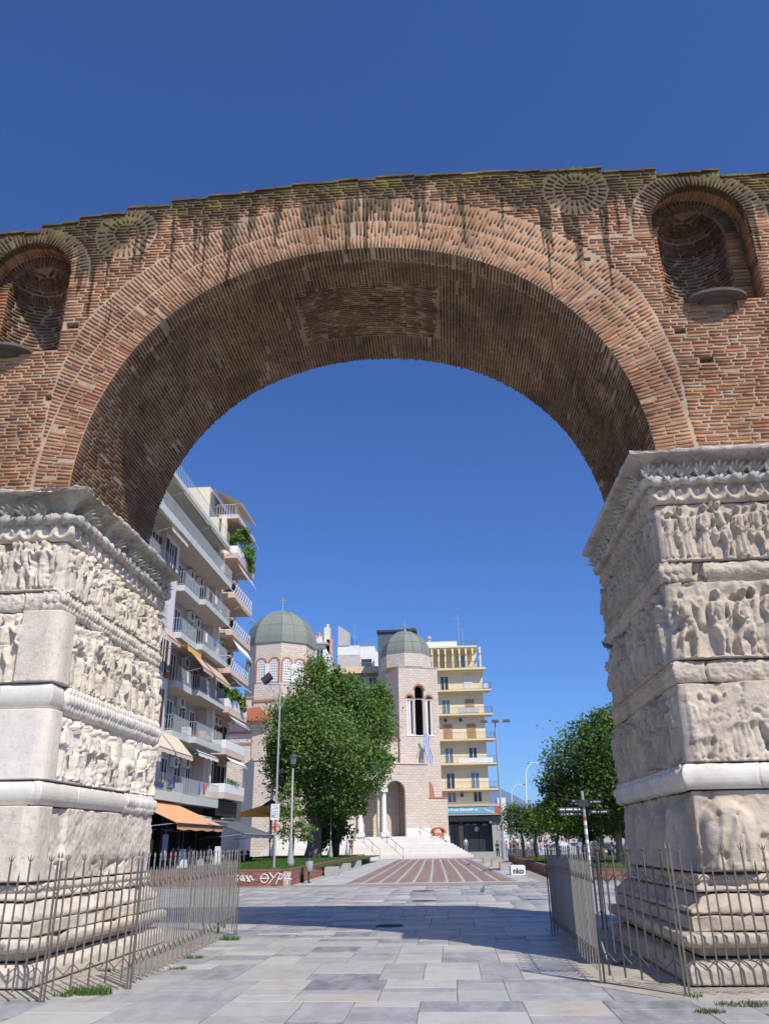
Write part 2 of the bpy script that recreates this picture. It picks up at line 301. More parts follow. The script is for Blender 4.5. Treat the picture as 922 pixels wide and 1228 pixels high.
# ================================================= THE BRICK ARCH
HS, RA, TH = 6.96, 4.86, 3.65
def rin(ph): return RA-.055*math.cos(4*ph)
def ztop(x): return 13.46-.0135*(x-.8)**2
def ringth(ph):
    q = ph if ph < PI/2 else PI-ph
    return .64+.52*min(1, max(0, (math.degrees(q)-10)/26))
arch = empty("brick_arch", (0, 0, 0), "huge ruined red brick arch with mossy top and two round headed niches", "arch")
XE = 8.75
NI = [dict(cx=6.22, r=.84, z0=10.13, zs=11.88, ri=.60, icx=6.17), dict(cx=-6.22, r=.82, z0=9.9, zs=11.58, ri=.58, icx=-6.24)]
CI = [(-4.42, 12.50), (4.12, 12.80)]
HOLES = [(5.52, 9.55, .19, .12), (5.86, 8.95, .23, .12), (5.35, 9.95, .09, .06), (7.1, 9.25, .14, .08), (-5.42, 8.9, .12, .1), (-5.2, 10.42, .24, .14), (6.95, 8.35, .12, .07), (-5.1, 8.3, .13, .05), (4.55, 10.98, .11, .09), (4.15, 11.18, .12, .08)]
# step profile of the wall head
xs = [-XE]; 
while xs[-1] < XE: xs.append(xs[-1]+rnd.uniform(.7, 1.15))
xs[-1] = XE
steps = [(xs[i], xs[i+1], ztop((xs[i]+xs[i+1])/2)+rnd.uniform(-.025, .025)) for i in range(len(xs)-1)]
def topat(x):
    for a, b, z in steps:
        if x <= b: return z
    return steps[-1][2]
def archpts(r_extra=0, n=72): return [((rin(PI*i/n)+r_extra)*math.cos(PI*i/n), HS+(rin(PI*i/n)+r_extra)*math.sin(PI*i/n)) for i in range(n+1)]
poly = [(-XE, HS), ]
for a, b, z in steps: poly += [(a, z-.05), (b, z-.05)]
poly += [(XE, HS)]+archpts(.006)
def nichepts(cx, r, z0, zs, n=20): return [(cx-r, z0), (cx+r, z0)]+[(cx+r*math.cos(PI*i/n), zs+r*math.sin(PI*i/n)) for i in range(n+1)]
core = MB(); holes = [nichepts(n['cx'], n['r']+.015, n['z0'], n['zs']) for n in NI]
for (hx, hz, a, b) in HOLES: holes.append([(hx-a/2, hz-b/2), (hx+a/2, hz-b/2), (hx+a/2, hz+b/2), (hx-a/2, hz+b/2)])
for (cx, cz, r_) in ():
    pass
# front skin .35 thick carries the niches' outer frames; the mass behind has the inner niches
core.prism(poly, .004, .40, 'y', holes)
core.build("masonry_core", M['mortar'], arch)
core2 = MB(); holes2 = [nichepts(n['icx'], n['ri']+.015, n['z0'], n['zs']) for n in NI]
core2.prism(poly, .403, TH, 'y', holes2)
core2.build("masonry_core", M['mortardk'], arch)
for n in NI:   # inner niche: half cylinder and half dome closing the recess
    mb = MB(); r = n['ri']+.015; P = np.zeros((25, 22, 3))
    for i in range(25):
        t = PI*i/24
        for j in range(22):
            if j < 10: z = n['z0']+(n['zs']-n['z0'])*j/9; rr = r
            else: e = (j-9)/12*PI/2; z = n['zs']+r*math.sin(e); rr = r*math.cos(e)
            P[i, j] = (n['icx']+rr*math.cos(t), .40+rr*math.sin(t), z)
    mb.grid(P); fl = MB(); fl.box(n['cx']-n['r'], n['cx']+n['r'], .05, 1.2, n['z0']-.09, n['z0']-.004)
    mb.build("niche_lining", M['mortardk'], arch); fl.build("niche_floor", M['mortar'], arch)  # lining in the dark mortar puts shade into the niche colour
BR = []   # bricks: centre, length axis, height axis, outward axis, L, H, D, kind
def brick(c, A, B, N, L, H, D=.10, k=0): BR.append((c, A, B, N, L, H, D, k))
from mathutils import noise as mn
def ero(x, z):  # missing or hollow spots on the face
    v = mn.noise((x*1.1, z*2.3, 3.1)); d = 0
    for (ex, ez, ra, rb) in ((4.6, 11.75, .9, .5), (6.8, 8.0, 1.2, .7), (-6.4, 8.6, 1.0, .4), (4.2, 12.2, .5, .25), (-5.2, 9.0, .3, .6), (4.9, 11.2, .6, .3)):
        d = max(d, 1-math.hypot((x-ex)/ra, (z-ez)/rb))
    return v*.5+d*.8
def inhole(x, z, m=.0):
    for (hx, hz, a, b) in HOLES:
        if abs(x-hx) < a/2+m and abs(z-hz) < b/2+m+.01: return True
    return False
def inniche(x, z, e=.0):
    for n in NI:
        R = n['r']+e
        if z > n['z0']-.02 and abs(x-n['cx']) < R and (z < n['zs'] or math.hypot(x-n['cx'], z-n['zs']) < R): return True
    return False
def freeface(x, z):
    if z > topat(x)-.085: return False
    if z > HS:
        r = math.hypot(x, z-HS); ph = math.atan2(z-HS, x)
        if r < rin(ph)+ringth(ph)+.015: return False
    if inhole(x, z): return False
    for n in NI:
        if z > n['z0']-.02 and abs(x-n['cx']) < n['r']+(.0 if z < n['zs']-.25 else .0)+.0: 
            if z < n['zs']-.3: return False
        if z >= n['zs']-.3 and math.hypot(x-n['cx'], z-n['zs']) < n['r']+.37 : return False
        if z >= n['zs']-.3 and z < n['zs'] and abs(x-n['cx']) < n['r']+.37: return False
    for (cx, cz) in CI:
        if math.hypot(x-cx, z-cz) < .585: return False
    return True
X_, Y_, Z_ = Vector((1, 0, 0)), Vector((0, 1, 0)), Vector((0, 0, 1)); NF = Vector((0, -1, 0))
CH = .066
z = HS+.045
while z < 13.5:
    x = -XE+rnd.uniform(0, .1); wob = rnd.uniform(-.004, .004)
    while x < XE:
        if not freeface(x, z): x += .02; continue
        x1 = x
        L = rnd.choice((.14, .2, .25, .29, .32, .34))+rnd.uniform(-.02, .02)
        while x1 < x+L and x1 < XE and freeface(x1+.02, z): x1 += .02
        ln = x1-x
        if ln > .07:
            xc = (x+x1)/2; e = ero(xc, z)
            if rnd.random() > max(.008, (e-.45)*.8):
                pr = rnd.uniform(.004, .015)-max(0, e-.35)*.03*rnd.random()
                tl = rnd.uniform(-.006, .006); A = Vector((math.cos(tl), 0, math.sin(tl))); B = Vector((-math.sin(tl), 0, math.cos(tl)))
                brick(Vector((xc, -pr, z+wob+rnd.uniform(-.004, .004))), A, B, NF, ln-.024, rnd.uniform(.028, .040))
        x = x1+.006
    z += CH*rnd.uniform(.95, 1.05)
def radial(cx, cz, rf, rof, a0, a1, pitch, th=.036, split=(.30,), skip=None, prou=(.004, .014), jit=.012):
    """voussoirs: bricks standing on edge round an arch or disc"""
    ph = a0
    while ph < a1:
        r0 = rf(ph); r1 = rof(ph); dph = pitch/max(.16, r0); pc = ph+dph/2; r = r0
        R = Vector((math.cos(pc), 0, math.sin(pc))); T = Vector((-math.sin(pc), 0, math.cos(pc)))
        while r < r1-.04:
            L = rnd.choice(split)+rnd.uniform(-.03, .03)
            if r1-(r+L) < .09: L = r1-r
            c = Vector((cx, 0, cz))+R*(r+L/2)
            if not inhole(c.x, c.z, .02) and rnd.random() > (.012 if not skip else skip(c.x, c.z)):
                tl = rnd.uniform(-jit, jit); A = (R+T*tl).normalized(); B = (T-R*tl).normalized()
                c.y = -rnd.uniform(*prou); tw = min(th*rnd.uniform(.88, 1.1), dph*(r+L/2)*.74)
                brick(c, A, B, NF, L-.018, tw)
            r += L
        ph += dph
radial(0, HS, rin, lambda p: rin(p)+.62, .004, PI, .0635, split=(.22, .28, .32, .36))
radial(0, HS, lambda p: rin(p)+.630, lambda p: rin(p)+ringth(p), math.radians(13), math.radians(167), .070, split=(.2, .26, .33))
for n in NI:
    radial(n['cx'], n['zs'], lambda p: n['r'], lambda p: n['r']+.35, -.02, PI+.02, .062, split=(.37, .2))
    for sgn in (-1, 1):
        zz = n['z0']+.04
        while zz < n['zs']-.28: zz += .079
        k = n['zs']-.28
        while k < n['zs']-.02: brick(Vector((n['cx']+sgn*(n['r']+.175), -rnd.uniform(0, .02), k)), X_, Z_, NF, .34, .044); k += .076
for (cx, cz) in CI:
    radial(cx, cz, lambda p: .41, lambda p: .575, 0, 2*PI, .086, split=(.2,)); radial(cx, cz, lambda p: .245, lambda p: .39, 0, 2*PI, .07, split=(.2,))
    k = cz-.2
    while k < cz+.22:
        hw = math.sqrt(max(0, .23**2-(k-cz)**2)); x = cx-hw
        while x < cx+hw-.05:
            L = min(rnd.uniform(.18, .3), cx+hw-x)
            if L > .05: brick(Vector((x+L/2, -rnd.uniform(0, .02), k)), X_, Z_, NF, L-.016, .044)
            x += L
        k += .075
# soffit of the vault: courses run through the arch, with a panel of turned bricks at the crown
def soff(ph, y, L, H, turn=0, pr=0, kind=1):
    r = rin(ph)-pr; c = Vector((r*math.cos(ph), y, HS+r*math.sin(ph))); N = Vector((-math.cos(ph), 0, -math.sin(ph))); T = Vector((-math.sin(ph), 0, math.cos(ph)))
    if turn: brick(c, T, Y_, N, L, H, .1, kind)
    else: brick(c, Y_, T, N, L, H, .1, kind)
ph = .008; PA, PB = math.radians(72), math.radians(106)
while ph < PI:
    dph = .066/rin(ph); pc = ph+dph/2; y = rnd.uniform(-.0, .0)
    while y < TH:
        L = rnd.choice((.26, .32, .36, .40)); y1 = min(TH+rnd.uniform(-.03, .05), y+L)
        ja = .05*mn.noise((y*3, 1, 2)); inp = PA+ja < pc < PB+ja and 1.0 < (y+y1)/2 < 2.75
        if inp and y < 1.0: y1 = 1.0
        elif inp: y = 2.75; continue
        v = mn.noise((pc*3.1, y*1.3, 9))
        if rnd.random() > .015+max(0, v-.45)*.8:
            soff(pc, (y+y1)/2, y1-y-.025, rnd.uniform(.030, .042), 0, rnd.uniform(.0, .014)-(.012 if v > .85 else 0))
        y = y1+.002
    ph += dph
y = 1.04
while y < 2.72:
    p = PA+rnd.uniform(0, .03)
    while p < PB-.02:
        L = rnd.uniform(.28, .4); p1 = min(PB, p+L/RA); soff((p+p1)/2, y, (p1-p)*RA-.02, .034, 1, rnd.uniform(-.005, .010)); p = p1
    y += .064
# niche reveals, half cylinders, half domes; inner bricks dark as painted shade
for n in NI:
    cx, r, ri, icx = n['cx'], n['r'], n['ri'], n['icx']
    z = n['z0']+.04
    while z < n['zs']:
        for sg in (-1, 1): brick(Vector((cx+sg*(r-rnd.uniform(0, .012)), .19, z)), Y_, Z_, Vector((-sg, 0, 0)), .37, .046, .08, 0)
        for (xa, xb) in ((cx-r, icx-ri), (icx+ri, cx+r)):
            if xb-xa > .05: brick(Vector(((xa+xb)/2, .385-rnd.uniform(0, .01), z)), X_, Z_, NF, xb-xa-.02, .046, .08, 0)
        t = rnd.uniform(0, .2)
        while t < PI:
            t1 = min(PI, t+rnd.uniform(.22, .4)/ri); tc = (t+t1)/2; N = Vector((-math.cos(tc), -math.sin(tc), 0))
            brick(Vector((icx, .40, z))-N*(ri-rnd.uniform(0, .012)), Vector((-math.sin(tc), math.cos(tc), 0)), Z_, N, (t1-t)*ri-.02, .040, .05, 1); t = t1
        z += .077
    ph = .02
    while ph < PI:      # radial lining of the outer frame arch, then the inner one
        R = Vector((math.cos(ph), 0, math.sin(ph))); T = Vector((-math.sin(ph), 0, math.cos(ph)))
        brick(Vector((cx, .19, n['zs']))+R*(r-rnd.uniform(0, .012)), Y_, T, -R, .37, .044, .08, 0)
        rr = (ri+r)/2; c = Vector((cx+(icx-cx)*.5, .385, n['zs']))+R*rr; brick(c, R, T, NF, r-ri-.02, .04, .06, 1); ph += .072/r
    for j in range(8):
        e = (j+.5)/9*PI/2*.93; rr = ri*math.cos(e); zz = n['zs']+ri*math.sin(e); t = rnd.uniform(0, .1)
        step = .05 if j in (1, 4, 5) else .3
        while t < PI:
            t1 = min(PI, t+step/max(rr, .1)); tc = (t+t1)/2
            N = Vector((-math.cos(tc)*math.cos(e), -math.sin(tc)*math.cos(e), -math.sin(e))); A = Vector((-math.sin(tc), math.cos(tc), 0)); B = A.cross(N)
            brick(Vector((icx, .40, n['zs']))-N*(ri-.008), A, B, N, (t1-t)*rr-.014, .105 if step < .1 else .055, .04, 1); t = t1+.0
# wall ends and head of the wall towards the sides
for sx in (-1, 1):
    z = HS+.05
    while z < ztop(XE*sx)-.1:
        y = 0.02
        while y < TH-.1: L = rnd.uniform(.25, .4); brick(Vector((sx*(XE+.005), y+L/2, z)), Y_, Z_, Vector((sx, 0, 0)), L-.02, .046, .05, 0); y += L
        z += .08
# ---- the 300 bricks that show largest become objects, the others one joined part per tone
def unitbrick(seed):
    r = random.Random(seed); bm = bmesh.new(); j = lambda a: r.uniform(-a, a)
    v = []
    for sx in (-1, 1):
        for sy in (-1, 1): v.append(bm.verts.new((sx*.5, sy*.5, -1)))
    for sx in (-1, 1):
        for sy in (-1, 1): v.append(bm.verts.new((sx*(.492+j(.012)), sy*(.46+j(.07)), j(.05))))
    m1 = bm.verts.new((j(.2), -.49+j(.05), .02)); m2 = bm.verts.new((j(.2), .49+j(.05), .0+j(.04)))
    for f in ((4, 8, 9, 5), (8, 6, 7, 9)):
        bm.faces.new([(v+[m1, m2])[i] for i in f])
    for f in ((0, 4, 5, 1), (2, 3, 7, 6)): bm.faces.new([v[i] for i in f])
    bm.faces.new([v[0], v[2], v[6], m1, v[4]]); bm.faces.new([v[1], v[5], m2, v[7], v[3]])
    bmesh.ops.recalc_face_normals(bm, faces=bm.faces)
    bmesh.ops.triangulate(bm, faces=bm.faces)
    me = bpy.data.meshes.new('brick'); bm.to_mesh(me); bm.free(); return me
UB = [unitbrick(i) for i in range(8)]; UBD = []
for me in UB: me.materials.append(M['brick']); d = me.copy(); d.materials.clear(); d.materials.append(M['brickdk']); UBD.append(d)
def area(b):
    c = b[0]; d = c-CAM; z = d.dot(FW)
    px = FPX*d.dot(RT)/z; py = FPX*d.dot(UP)/z
    if abs(px) > 455 or abs(py) > 608: return 0
    face = abs(b[3].dot(d))/d.length; return b[4]*b[5]*face/z**2*(1 if b[7] == 0 else .75)
order = sorted(range(len(BR)), key=lambda i: -area(BR[i])); big = set(order[:300])
def bmat(b):
    c, A, B, N, L, H, D, k = b; B = N.cross(A).normalized()
    return Matrix(((A.x*L, B.x*H, N.x*D, c.x), (A.y*L, B.y*H, N.y*D, c.y), (A.z*L, B.z*H, N.z*D, c.z), (0, 0, 0, 1)))
for i in sorted(big):
    b = BR[i]; inst('brick', (UBD if b[7] else UB)[i % 8], bmat(b), arch)
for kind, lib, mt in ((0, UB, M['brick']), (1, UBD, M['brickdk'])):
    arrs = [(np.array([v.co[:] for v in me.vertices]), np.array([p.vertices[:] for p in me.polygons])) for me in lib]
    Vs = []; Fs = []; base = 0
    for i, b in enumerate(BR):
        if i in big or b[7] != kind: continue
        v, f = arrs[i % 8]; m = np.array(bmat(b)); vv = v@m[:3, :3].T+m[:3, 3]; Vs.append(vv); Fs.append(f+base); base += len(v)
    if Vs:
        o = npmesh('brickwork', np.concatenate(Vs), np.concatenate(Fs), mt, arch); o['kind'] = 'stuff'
print('bricks', len(BR))
for a, b, z in steps:  # thin worn tiles capping each step of the wall head
    x = a
    while x < b-.02:
        L = min(b-x, rnd.uniform(.3, .5)); z0_ = z; z = z+rnd.uniform(-.03, .015); mb = MB(); h = rnd.uniform(.0, .012)
        mb.hexa([(x+.006, -.02-rnd.uniform(0, .03), z-.05), (x+L-.006, -.02-rnd.uniform(0, .03), z-.05), (x+L-.006, .6, z-.05), (x+.006, .6, z-.05),
                 (x+.006, -.018, z+h), (x+L-.006, -.018, z+h), (x+L-.006, .6, z+h), (x+.006, .6, z+h)])
        mb.build('coping_tile', M['brick'], arch); x += L; z = z0_
mb = MB()
for a, b, z in steps: mb.box(a, b, .6, TH, z-.06, z-.012)
mb.build('wall_head', M['mortar'], arch)
wm('ledge_stone', (.11, .10, .085), var=.25, scale=6, rough=.9, bump=.6, dirt=(.13, .125, .12), dscale=3, dcov=.45)
for (cx, cz, r) in ((6.2, 10.10, .52), (-6.42, 9.86, .56)):   # projecting half-round ledge below each niche
    mb = MB(); n = 20; po = [(cx+r*math.cos(PI+PI*i/n), -.62*r*math.sin(PI*i/n)*1.0) for i in range(n+1)]
    po = [(cx+r, .1)]+[(p[0], p[1]) for p in reversed(po)]+[(cx-r, .1)]
    mb.prism(po, cz-.0, cz+.055, 'z'); mb.build('niche_ledge', M['ledge_stone'], arch)
    mb = MB(); mb.prism([(cx+(p[0]-cx)*.55, min(.05, p[1]*.5)) for p in po], cz-.07, cz-.002, 'z'); mb.build('ledge_bracket', M['ledge_stone'], arch)
# old iron cramps left in the face
mb = MB(); mb.tube([(6.85, .02, 7.85), (6.85, -.10, 7.85), (6.85, -.12, 7.93)], .012, 6); mb.lathe((6.85, -.12, 7.92), [(.001, 0), (.03, .01), (.03, .05), (.001, .06)], 8); mb.build('iron_cramp', M['white_paint'], arch)

# ================================================= THE CARVED PIERS
def vnoise(U, V, seed):
    r = np.random.default_rng(seed); T = r.random((64, 64)); iu = np.floor(U).astype(int); iv = np.floor(V).astype(int); fu = U-iu; fv = V-iv
    fu = fu*fu*(3-2*fu); fv = fv*fv*(3-2*fv); g = lambda a, b: T[(iu+a) % 64, (iv+b) % 64]
    return (g(0, 0)*(1-fu)+g(1, 0)*fu)*(1-fv)+(g(0, 1)*(1-fu)+g(1, 1)*fu)*fv
def fbm(U, V, f, seed, o=4, gain=.5):
    s = 0; a = 1; t = 0
    for i in range(o): s = s+a*vnoise(U*f+17.3*i, V*f+5.1*i, seed+i); t += a; a *= gain; f *= 2.03
    return s/t
def caps(U, V, x0, y0, x1, y1, r0, r1, d, sq=1.):
    dx, dy = x1-x0, y1-y0; L2 = dx*dx+dy*dy+1e-9; t = np.clip(((U-x0)*dx+(V-y0)*dy)/L2, 0, 1)
    r = r0+(r1-r0)*t; q = ((U-x0-dx*t)**2+(V-y0-dy*t)**2)/(r*r)
    return d*np.clip(1-q, 0, 1)**.5*sq
def ell(U, V, cx, cy, a, b, d): return d*np.clip(1-((U-cx)/a)**2-((V-cy)/b)**2, 0, 1)**.5
def figure(U, V, cx, h, z0, r, d=.13):
    """one draped figure in relief, height h, feet at z0"""
    H = np.zeros_like(U); s = r.choice((-1, 1)); k = r.uniform(.92, 1.1); lean = r.uniform(-.06, .06)*h; hx = cx+lean; wsh = .105*h*k
    kind = r.random(); up = lambda a: np.maximum(H, a)
    st = r.choice((-1, 1)); kn = (.06+.05*r.random())*h
    if kind < .62:      # long robe, fluted folds
        wd = .085+(.075*h*k)*np.clip((.55*h+z0-V)/(.5*h), 0, 1); q = ((U-cx+lean*.4*np.clip((z0+.5*h-V)/h*2, 0, 1))/(wd*.9))
        sk = d*.85*np.clip(1-q*q, 0, 1)**.45*(V > z0+.05*h)*(V < z0+.56*h); ph = q*(2.2+1.3*r.random())*PI+1.2*np.sin((V-z0)*9+r.random()*6)
        H = up(sk*(.84+.16*np.cos(ph*1.25)))
        for q_ in (-1, 1): H = up(caps(U, V, cx+q_*.055*h, z0+.035*h, cx+q_*.055*h+s*.05*h, z0+.02*h, .026*h, .02*h, d*.85))
    else:               # short tunic, bare striding legs
        H = up(caps(U, V, cx, z0+.5*h, cx, z0+.40*h, .10*h, .125*h, d*.9)*(.85+.15*np.cos((U-cx)*2*PI/.05)))
        for q_ in (-1, 1):
            kx = cx+q_*.06*h+st*kn*(q_ == 1); H = up(caps(U, V, cx+q_*.05*h, z0+.42*h, kx, z0+.24*h, .055*h, .042*h, d*.95)); H = up(caps(U, V, kx, z0+.24*h, kx-st*.02*h*q_, z0+.03*h, .040*h, .024*h, d*.85)); H = up(caps(U, V, kx-st*.02*h*q_, z0+.03*h, kx+s*.05*h, z0+.02*h, .024*h, .018*h, d*.8))
    tor = caps(U, V, cx, z0+.50*h, hx, z0+.72*h, .078*h*k, .105*h*k, d*1.0); sh = caps(U, V, hx-wsh*.75, z0+.765*h, hx+wsh*.75, z0+.765*h, .045*h, .045*h, d*.92)
    H = up(np.maximum(tor, sh)*(.955+.045*np.cos(((U-cx)*s*1.2+(V-z0)*.5)*2*PI/.075+2*np.sin(V*25)))); H = up(caps(U, V, hx, z0+.79*h, hx, z0+.85*h, .030*h, .028*h, d*.75))
    H = H-d*.35*np.clip(1-np.abs(V-z0-.525*h)/(.013*h), 0, 1)*(H > d*.4)          # girdle
    hd = ell(U, V, hx+s*.012*h, z0+.905*h, .050*h, .066*h, d*1.1); H = up(hd); H = H-d*.3*ell(U, V, hx+s*.03*h, z0+.895*h, .012*h, .012*h, 1)
    H = up(ell(U, V, hx, z0+.945*h, .058*h, .038*h, d*1.0))
    for q_ in (-1, 1):
        pose = r.choice((0, 0, 1, 2, 3)); ax, ay = hx+q_*wsh*.95, z0+.755*h
        ex, ey, gx, gy = {0: (ax+q_*.035*h, z0+.58*h, ax-q_*.045*h, z0+.50*h), 1: (ax+q_*.07*h, z0+.66*h, ax+q_*.13*h, z0+.78*h), 2: (ax+q_*.05*h, z0+.86*h, ax-q_*.01*h, z0+.97*h), 3: (ax+q_*.03*h, z0+.58*h, ax+q_*.05*h, z0+.42*h)}[pose]
        H = up(caps(U, V, ax, ay, ex, ey, .036*h, .029*h, d*1.05)); H = up(caps(U, V, ex, ey, gx, gy, .029*h, .019*h, d*1.1)); H = up(ell(U, V, gx, gy, .026*h, .026*h, d*1.05))
    c = r.random()
    if c < .25:
        e_ = ell(U, V, cx+s*.15*h, z0+.42*h, .095*h, .165*h, d*1.05); H = np.where(e_ > .3*d, e_*(1-.14*np.cos(np.hypot((U-cx-s*.15*h)/.58, V-z0-.42*h)*70)), H)
    elif c < .45: H = up(caps(U, V, cx+s*.19*h, z0, cx+s*.165*h, z0+.99*h, .011*h, .011*h, d*.7))
    elif c < .6: H = up(caps(U, V, hx-s*.12*h, z0+.76*h, cx-s*.17*h, z0+.25*h, .03*h, .065*h, d*.5)*(.85+.15*np.sin(U*130)))
    return H
def horse(U, V, cx, h, z0, r, d=.13):
    s = r.choice((-1, 1)); H = caps(U, V, cx-s*.20*h, z0+.50*h, cx+s*.16*h, z0+.52*h, .135*h, .15*h, d)
    H = np.maximum(H, caps(U, V, cx+s*.24*h, z0+.58*h, cx+s*.38*h, z0+.84*h, .11*h, .06*h, d)); H = np.maximum(H, caps(U, V, cx+s*.38*h, z0+.87*h, cx+s*.52*h, z0+.74*h, .05*h, .03*h, d*1.1))
    for q, o in ((-.28, 0), (-.18, .1), (.16, -.05), (.3, .14)):
        H = np.maximum(H, caps(U, V, cx+s*q*h, z0+.42*h, cx+s*(q+o)*h, z0+.22*h, .05*h, .032*h, d*.9)); H = np.maximum(H, caps(U, V, cx+s*(q+o)*h, z0+.22*h, cx+s*(q+o*.4)*h, z0+.01*h, .028*h, .022*h, d*.85))
    H = np.maximum(H, caps(U, V, cx, z0+.66*h, cx-s*.02*h, z0+.9*h, .075*h, .08*h, d*1.15)); H = np.maximum(H, caps(U, V, cx+s*.02*h, z0+.6*h, cx+s*.06*h, z0+.36*h, .045*h, .03*h, d*1.25))
    return np.maximum(H, ell(U, V, cx-s*.0*h, z0+1.03*h, .05*h, .06*h, d*1.2))
def crowd(U, V, h, seed, u0, u1, dens=.34, hs=.95, wear=.3, d=.13, hor=.15):
    """a frieze of figures with ground line, background heads and weathering"""
    r = random.Random(seed); U0, V0 = U, V; U = U0+.055*(fbm(U0, V0, 3.1, seed+7, 3)-.5)+.02*(fbm(U0, V0, 11, seed+17, 2)-.5); V = V0+.045*(fbm(U0, V0, 2.7, seed+9, 3)-.5)+.016*(fbm(U0, V0, 10, seed+19, 2)-.5)
    H = d*.25*np.clip(fbm(U, V*.5, 5, seed, 3)*3-1.1, 0, 1)+.012*fbm(U, V, 6, seed); u = u0+.1
    while u < u1:
        hh = h*hs*r.uniform(.88, 1.); L = np.zeros_like(U); sl = (np.abs(U-u) < h*.8)
        if r.random() < hor: L[sl] = horse(U[sl], V[sl], u, hh*.84, .05, r, d); stp = hh*.8
        else: L[sl] = figure(U[sl], V[sl], u, hh, .03+.02*r.random(), r, d*r.uniform(.85, 1.1)); stp = dens*h*r.uniform(.88, 1.15)
        H = np.maximum(H, L)
        if r.random() < .7: H = np.maximum(H, ell(U, V, u+stp*.5, h*r.uniform(.82, .88), .038*h, .05*h, d*.6)); H = np.maximum(H, caps(U, V, u+stp*.5, h*.45, u+stp*.5, h*.73, .06*h, .07*h, d*.45))
        u += stp
    H = np.maximum(H, (V < .04)*d*.7)
    wv = np.clip((fbm(U, V, 1.8, seed+50)-.62+.22*wear)*7, 0, 1)*min(1, wear*1.4)
    H = H*(1-wv)+wv*(d*.55+.06*(fbm(U, V, 3.5, seed+60)-.5)-.025*np.clip(1-np.abs(fbm(U, V, 3, seed+61)-.5)/.02, 0, 1)); H = H+(fbm(U, V, 13, seed+70, 3)-.5)*.022*(.4+wear)
    deep = np.clip((fbm(U, V, 4.5, seed+80)-.68)*9, 0, 1); return H-deep*.08*(.4+wear)
def rough(U, V, seed, a=.02, f=7): return (fbm(U, V, f, seed)-.5)*a*2+(fbm(U, V, f*5, seed+3, 3)-.5)*a*.7
ZR0 = [0, 2.5, 3.86, 4.985, 5.29, 6.15, 6.44, 6.97, 7.0]; ZR1 = [0, 2.53, 3.90, 5.07, 5.37, 6.33, 6.63, 7.12, 7.13]
X0 = 4.66; YF = -.06; YB = 4.25; XO = 8.75
def offz(z): return (6.45-z)*.045
def band(pier, sg, name, prof, disp, mat_, nv, smooth=True, du=.018, yb=YB, cdisp=.05, cflat=False):
    """profile (offset, z) swept round the front (outer end -> corner) and the passage side (corner -> back), displaced by a relief map"""
    pr = np.array(prof, float); seg = np.r_[0, np.cumsum(np.hypot(*np.diff(pr, axis=0).T))]; tv = np.linspace(0, seg[-1], nv)
    off = np.interp(tv, seg, pr[:, 0]); zz = np.interp(tv, seg, pr[:, 1])
    if sg < 0: zz = np.interp(zz, ZR0, ZR1)
    n1 = int((XO-X0)/du); n2 = int((yb-YF)/du)
    t1 = np.linspace(0, 1, n1); t2 = np.linspace(0, 1, n2+1)[1:]
    u = np.r_[-(1-t1)*(XO-X0), t2*(yb-YF)]; U, V = np.meshgrid(u, tv, indexing='ij'); D = disp(U, V)
    P = np.zeros((len(u), nv, 3)); o = off[None, :]
    cx = X0-o; cy = YF-o             # corner for each offset (right-hand pier)
    wc_ = np.clip(1-np.abs(U)/.085, 0, 1); wc_ = wc_*wc_*(3-2*wc_); D = D*(1-wc_)+wc_*(np.minimum(D, cdisp+.015*(fbm(U*0, V, 5, 7)-.5)) if not cflat else D*.9)
    D[:, 0] = D[:, -1] = -.03; off[0], zz[0] = off[1], zz[1]; off[-1], zz[-1] = off[-2], zz[-2]; o = off[None, :]; cx = X0-o; cy = YF-o
    do = np.gradient(off[1:-1]); dz = np.gradient(zz[1:-1]); ll = np.hypot(do, dz)+1e-9; s_ = 1 if zz[-1] > zz[0] else -1
    no = np.r_[1, s_*dz/ll, 1][None, :]; nz = np.r_[0, -s_*do/ll, 0][None, :]; DZ = D*nz; D = D*no
    a = t1[:, None]; P[:n1, :, 0] = XO+(cx-XO)*a; P[:n1, :, 1] = YF-o-D[:n1]
    b = t2[:, None]; P[n1:, :, 0] = X0-o-D[n1:]; P[n1:, :, 1] = cy+((yb+.0)-cy)*b
    P[n1-1, :, 0] = cx[0]-D[n1-1]*.8; P[n1-1, :, 1] = cy[0]-D[n1-1]*.8
    P[:, :, 2] = zz[None, :]+DZ
    back = P[-1:].copy(); back[:, :, 0] += 1.6; P = np.concatenate([P, back])
    P[:, :, 0] *= -sg
    nu = len(P); I = np.arange(nu*nv).reshape(nu, nv)
    F = np.stack([I[:-1, :-1], I[1:, :-1], I[1:, 1:], I[:-1, 1:]], -1).reshape(-1, 4)
    if sg > 0: F = F[:, ::-1]
    return npmesh(name, P.reshape(-1, 3), F, mat_, pier, smooth)
def vjoint(U, us, w=.012, d=.03):
    s = 0
    for u in us: s = s-np.clip(1-np.abs(U-u)/w, 0, 1)*d
    return s
def palm(U, V, P, z0, hgt, d=.045, lobes=5):
    a = ((U % P)-P/2); H = np.zeros_like(U)
    for k in range(lobes):
        t = (k-(lobes-1)/2)*.42; L = hgt*(1-.12*abs(k-(lobes-1)/2)); H = np.maximum(H, caps(a, V, .2*L*math.sin(t), z0+.1*L*math.cos(t), L*math.sin(t), z0+L*math.cos(t), .018, .034, d))
    return H
def laurel(U, V, h, d=.03, p=.11):
    a = (U/p) % 1-.5; row = np.floor(V/(h/3)); a = ((U/p+.5*(row % 2)) % 1)-.5; b = ((V/(h/3)) % 1)-.5
    return d*np.sqrt(np.clip(1-(a*2)**2-(b*2)**2, 0, 1))
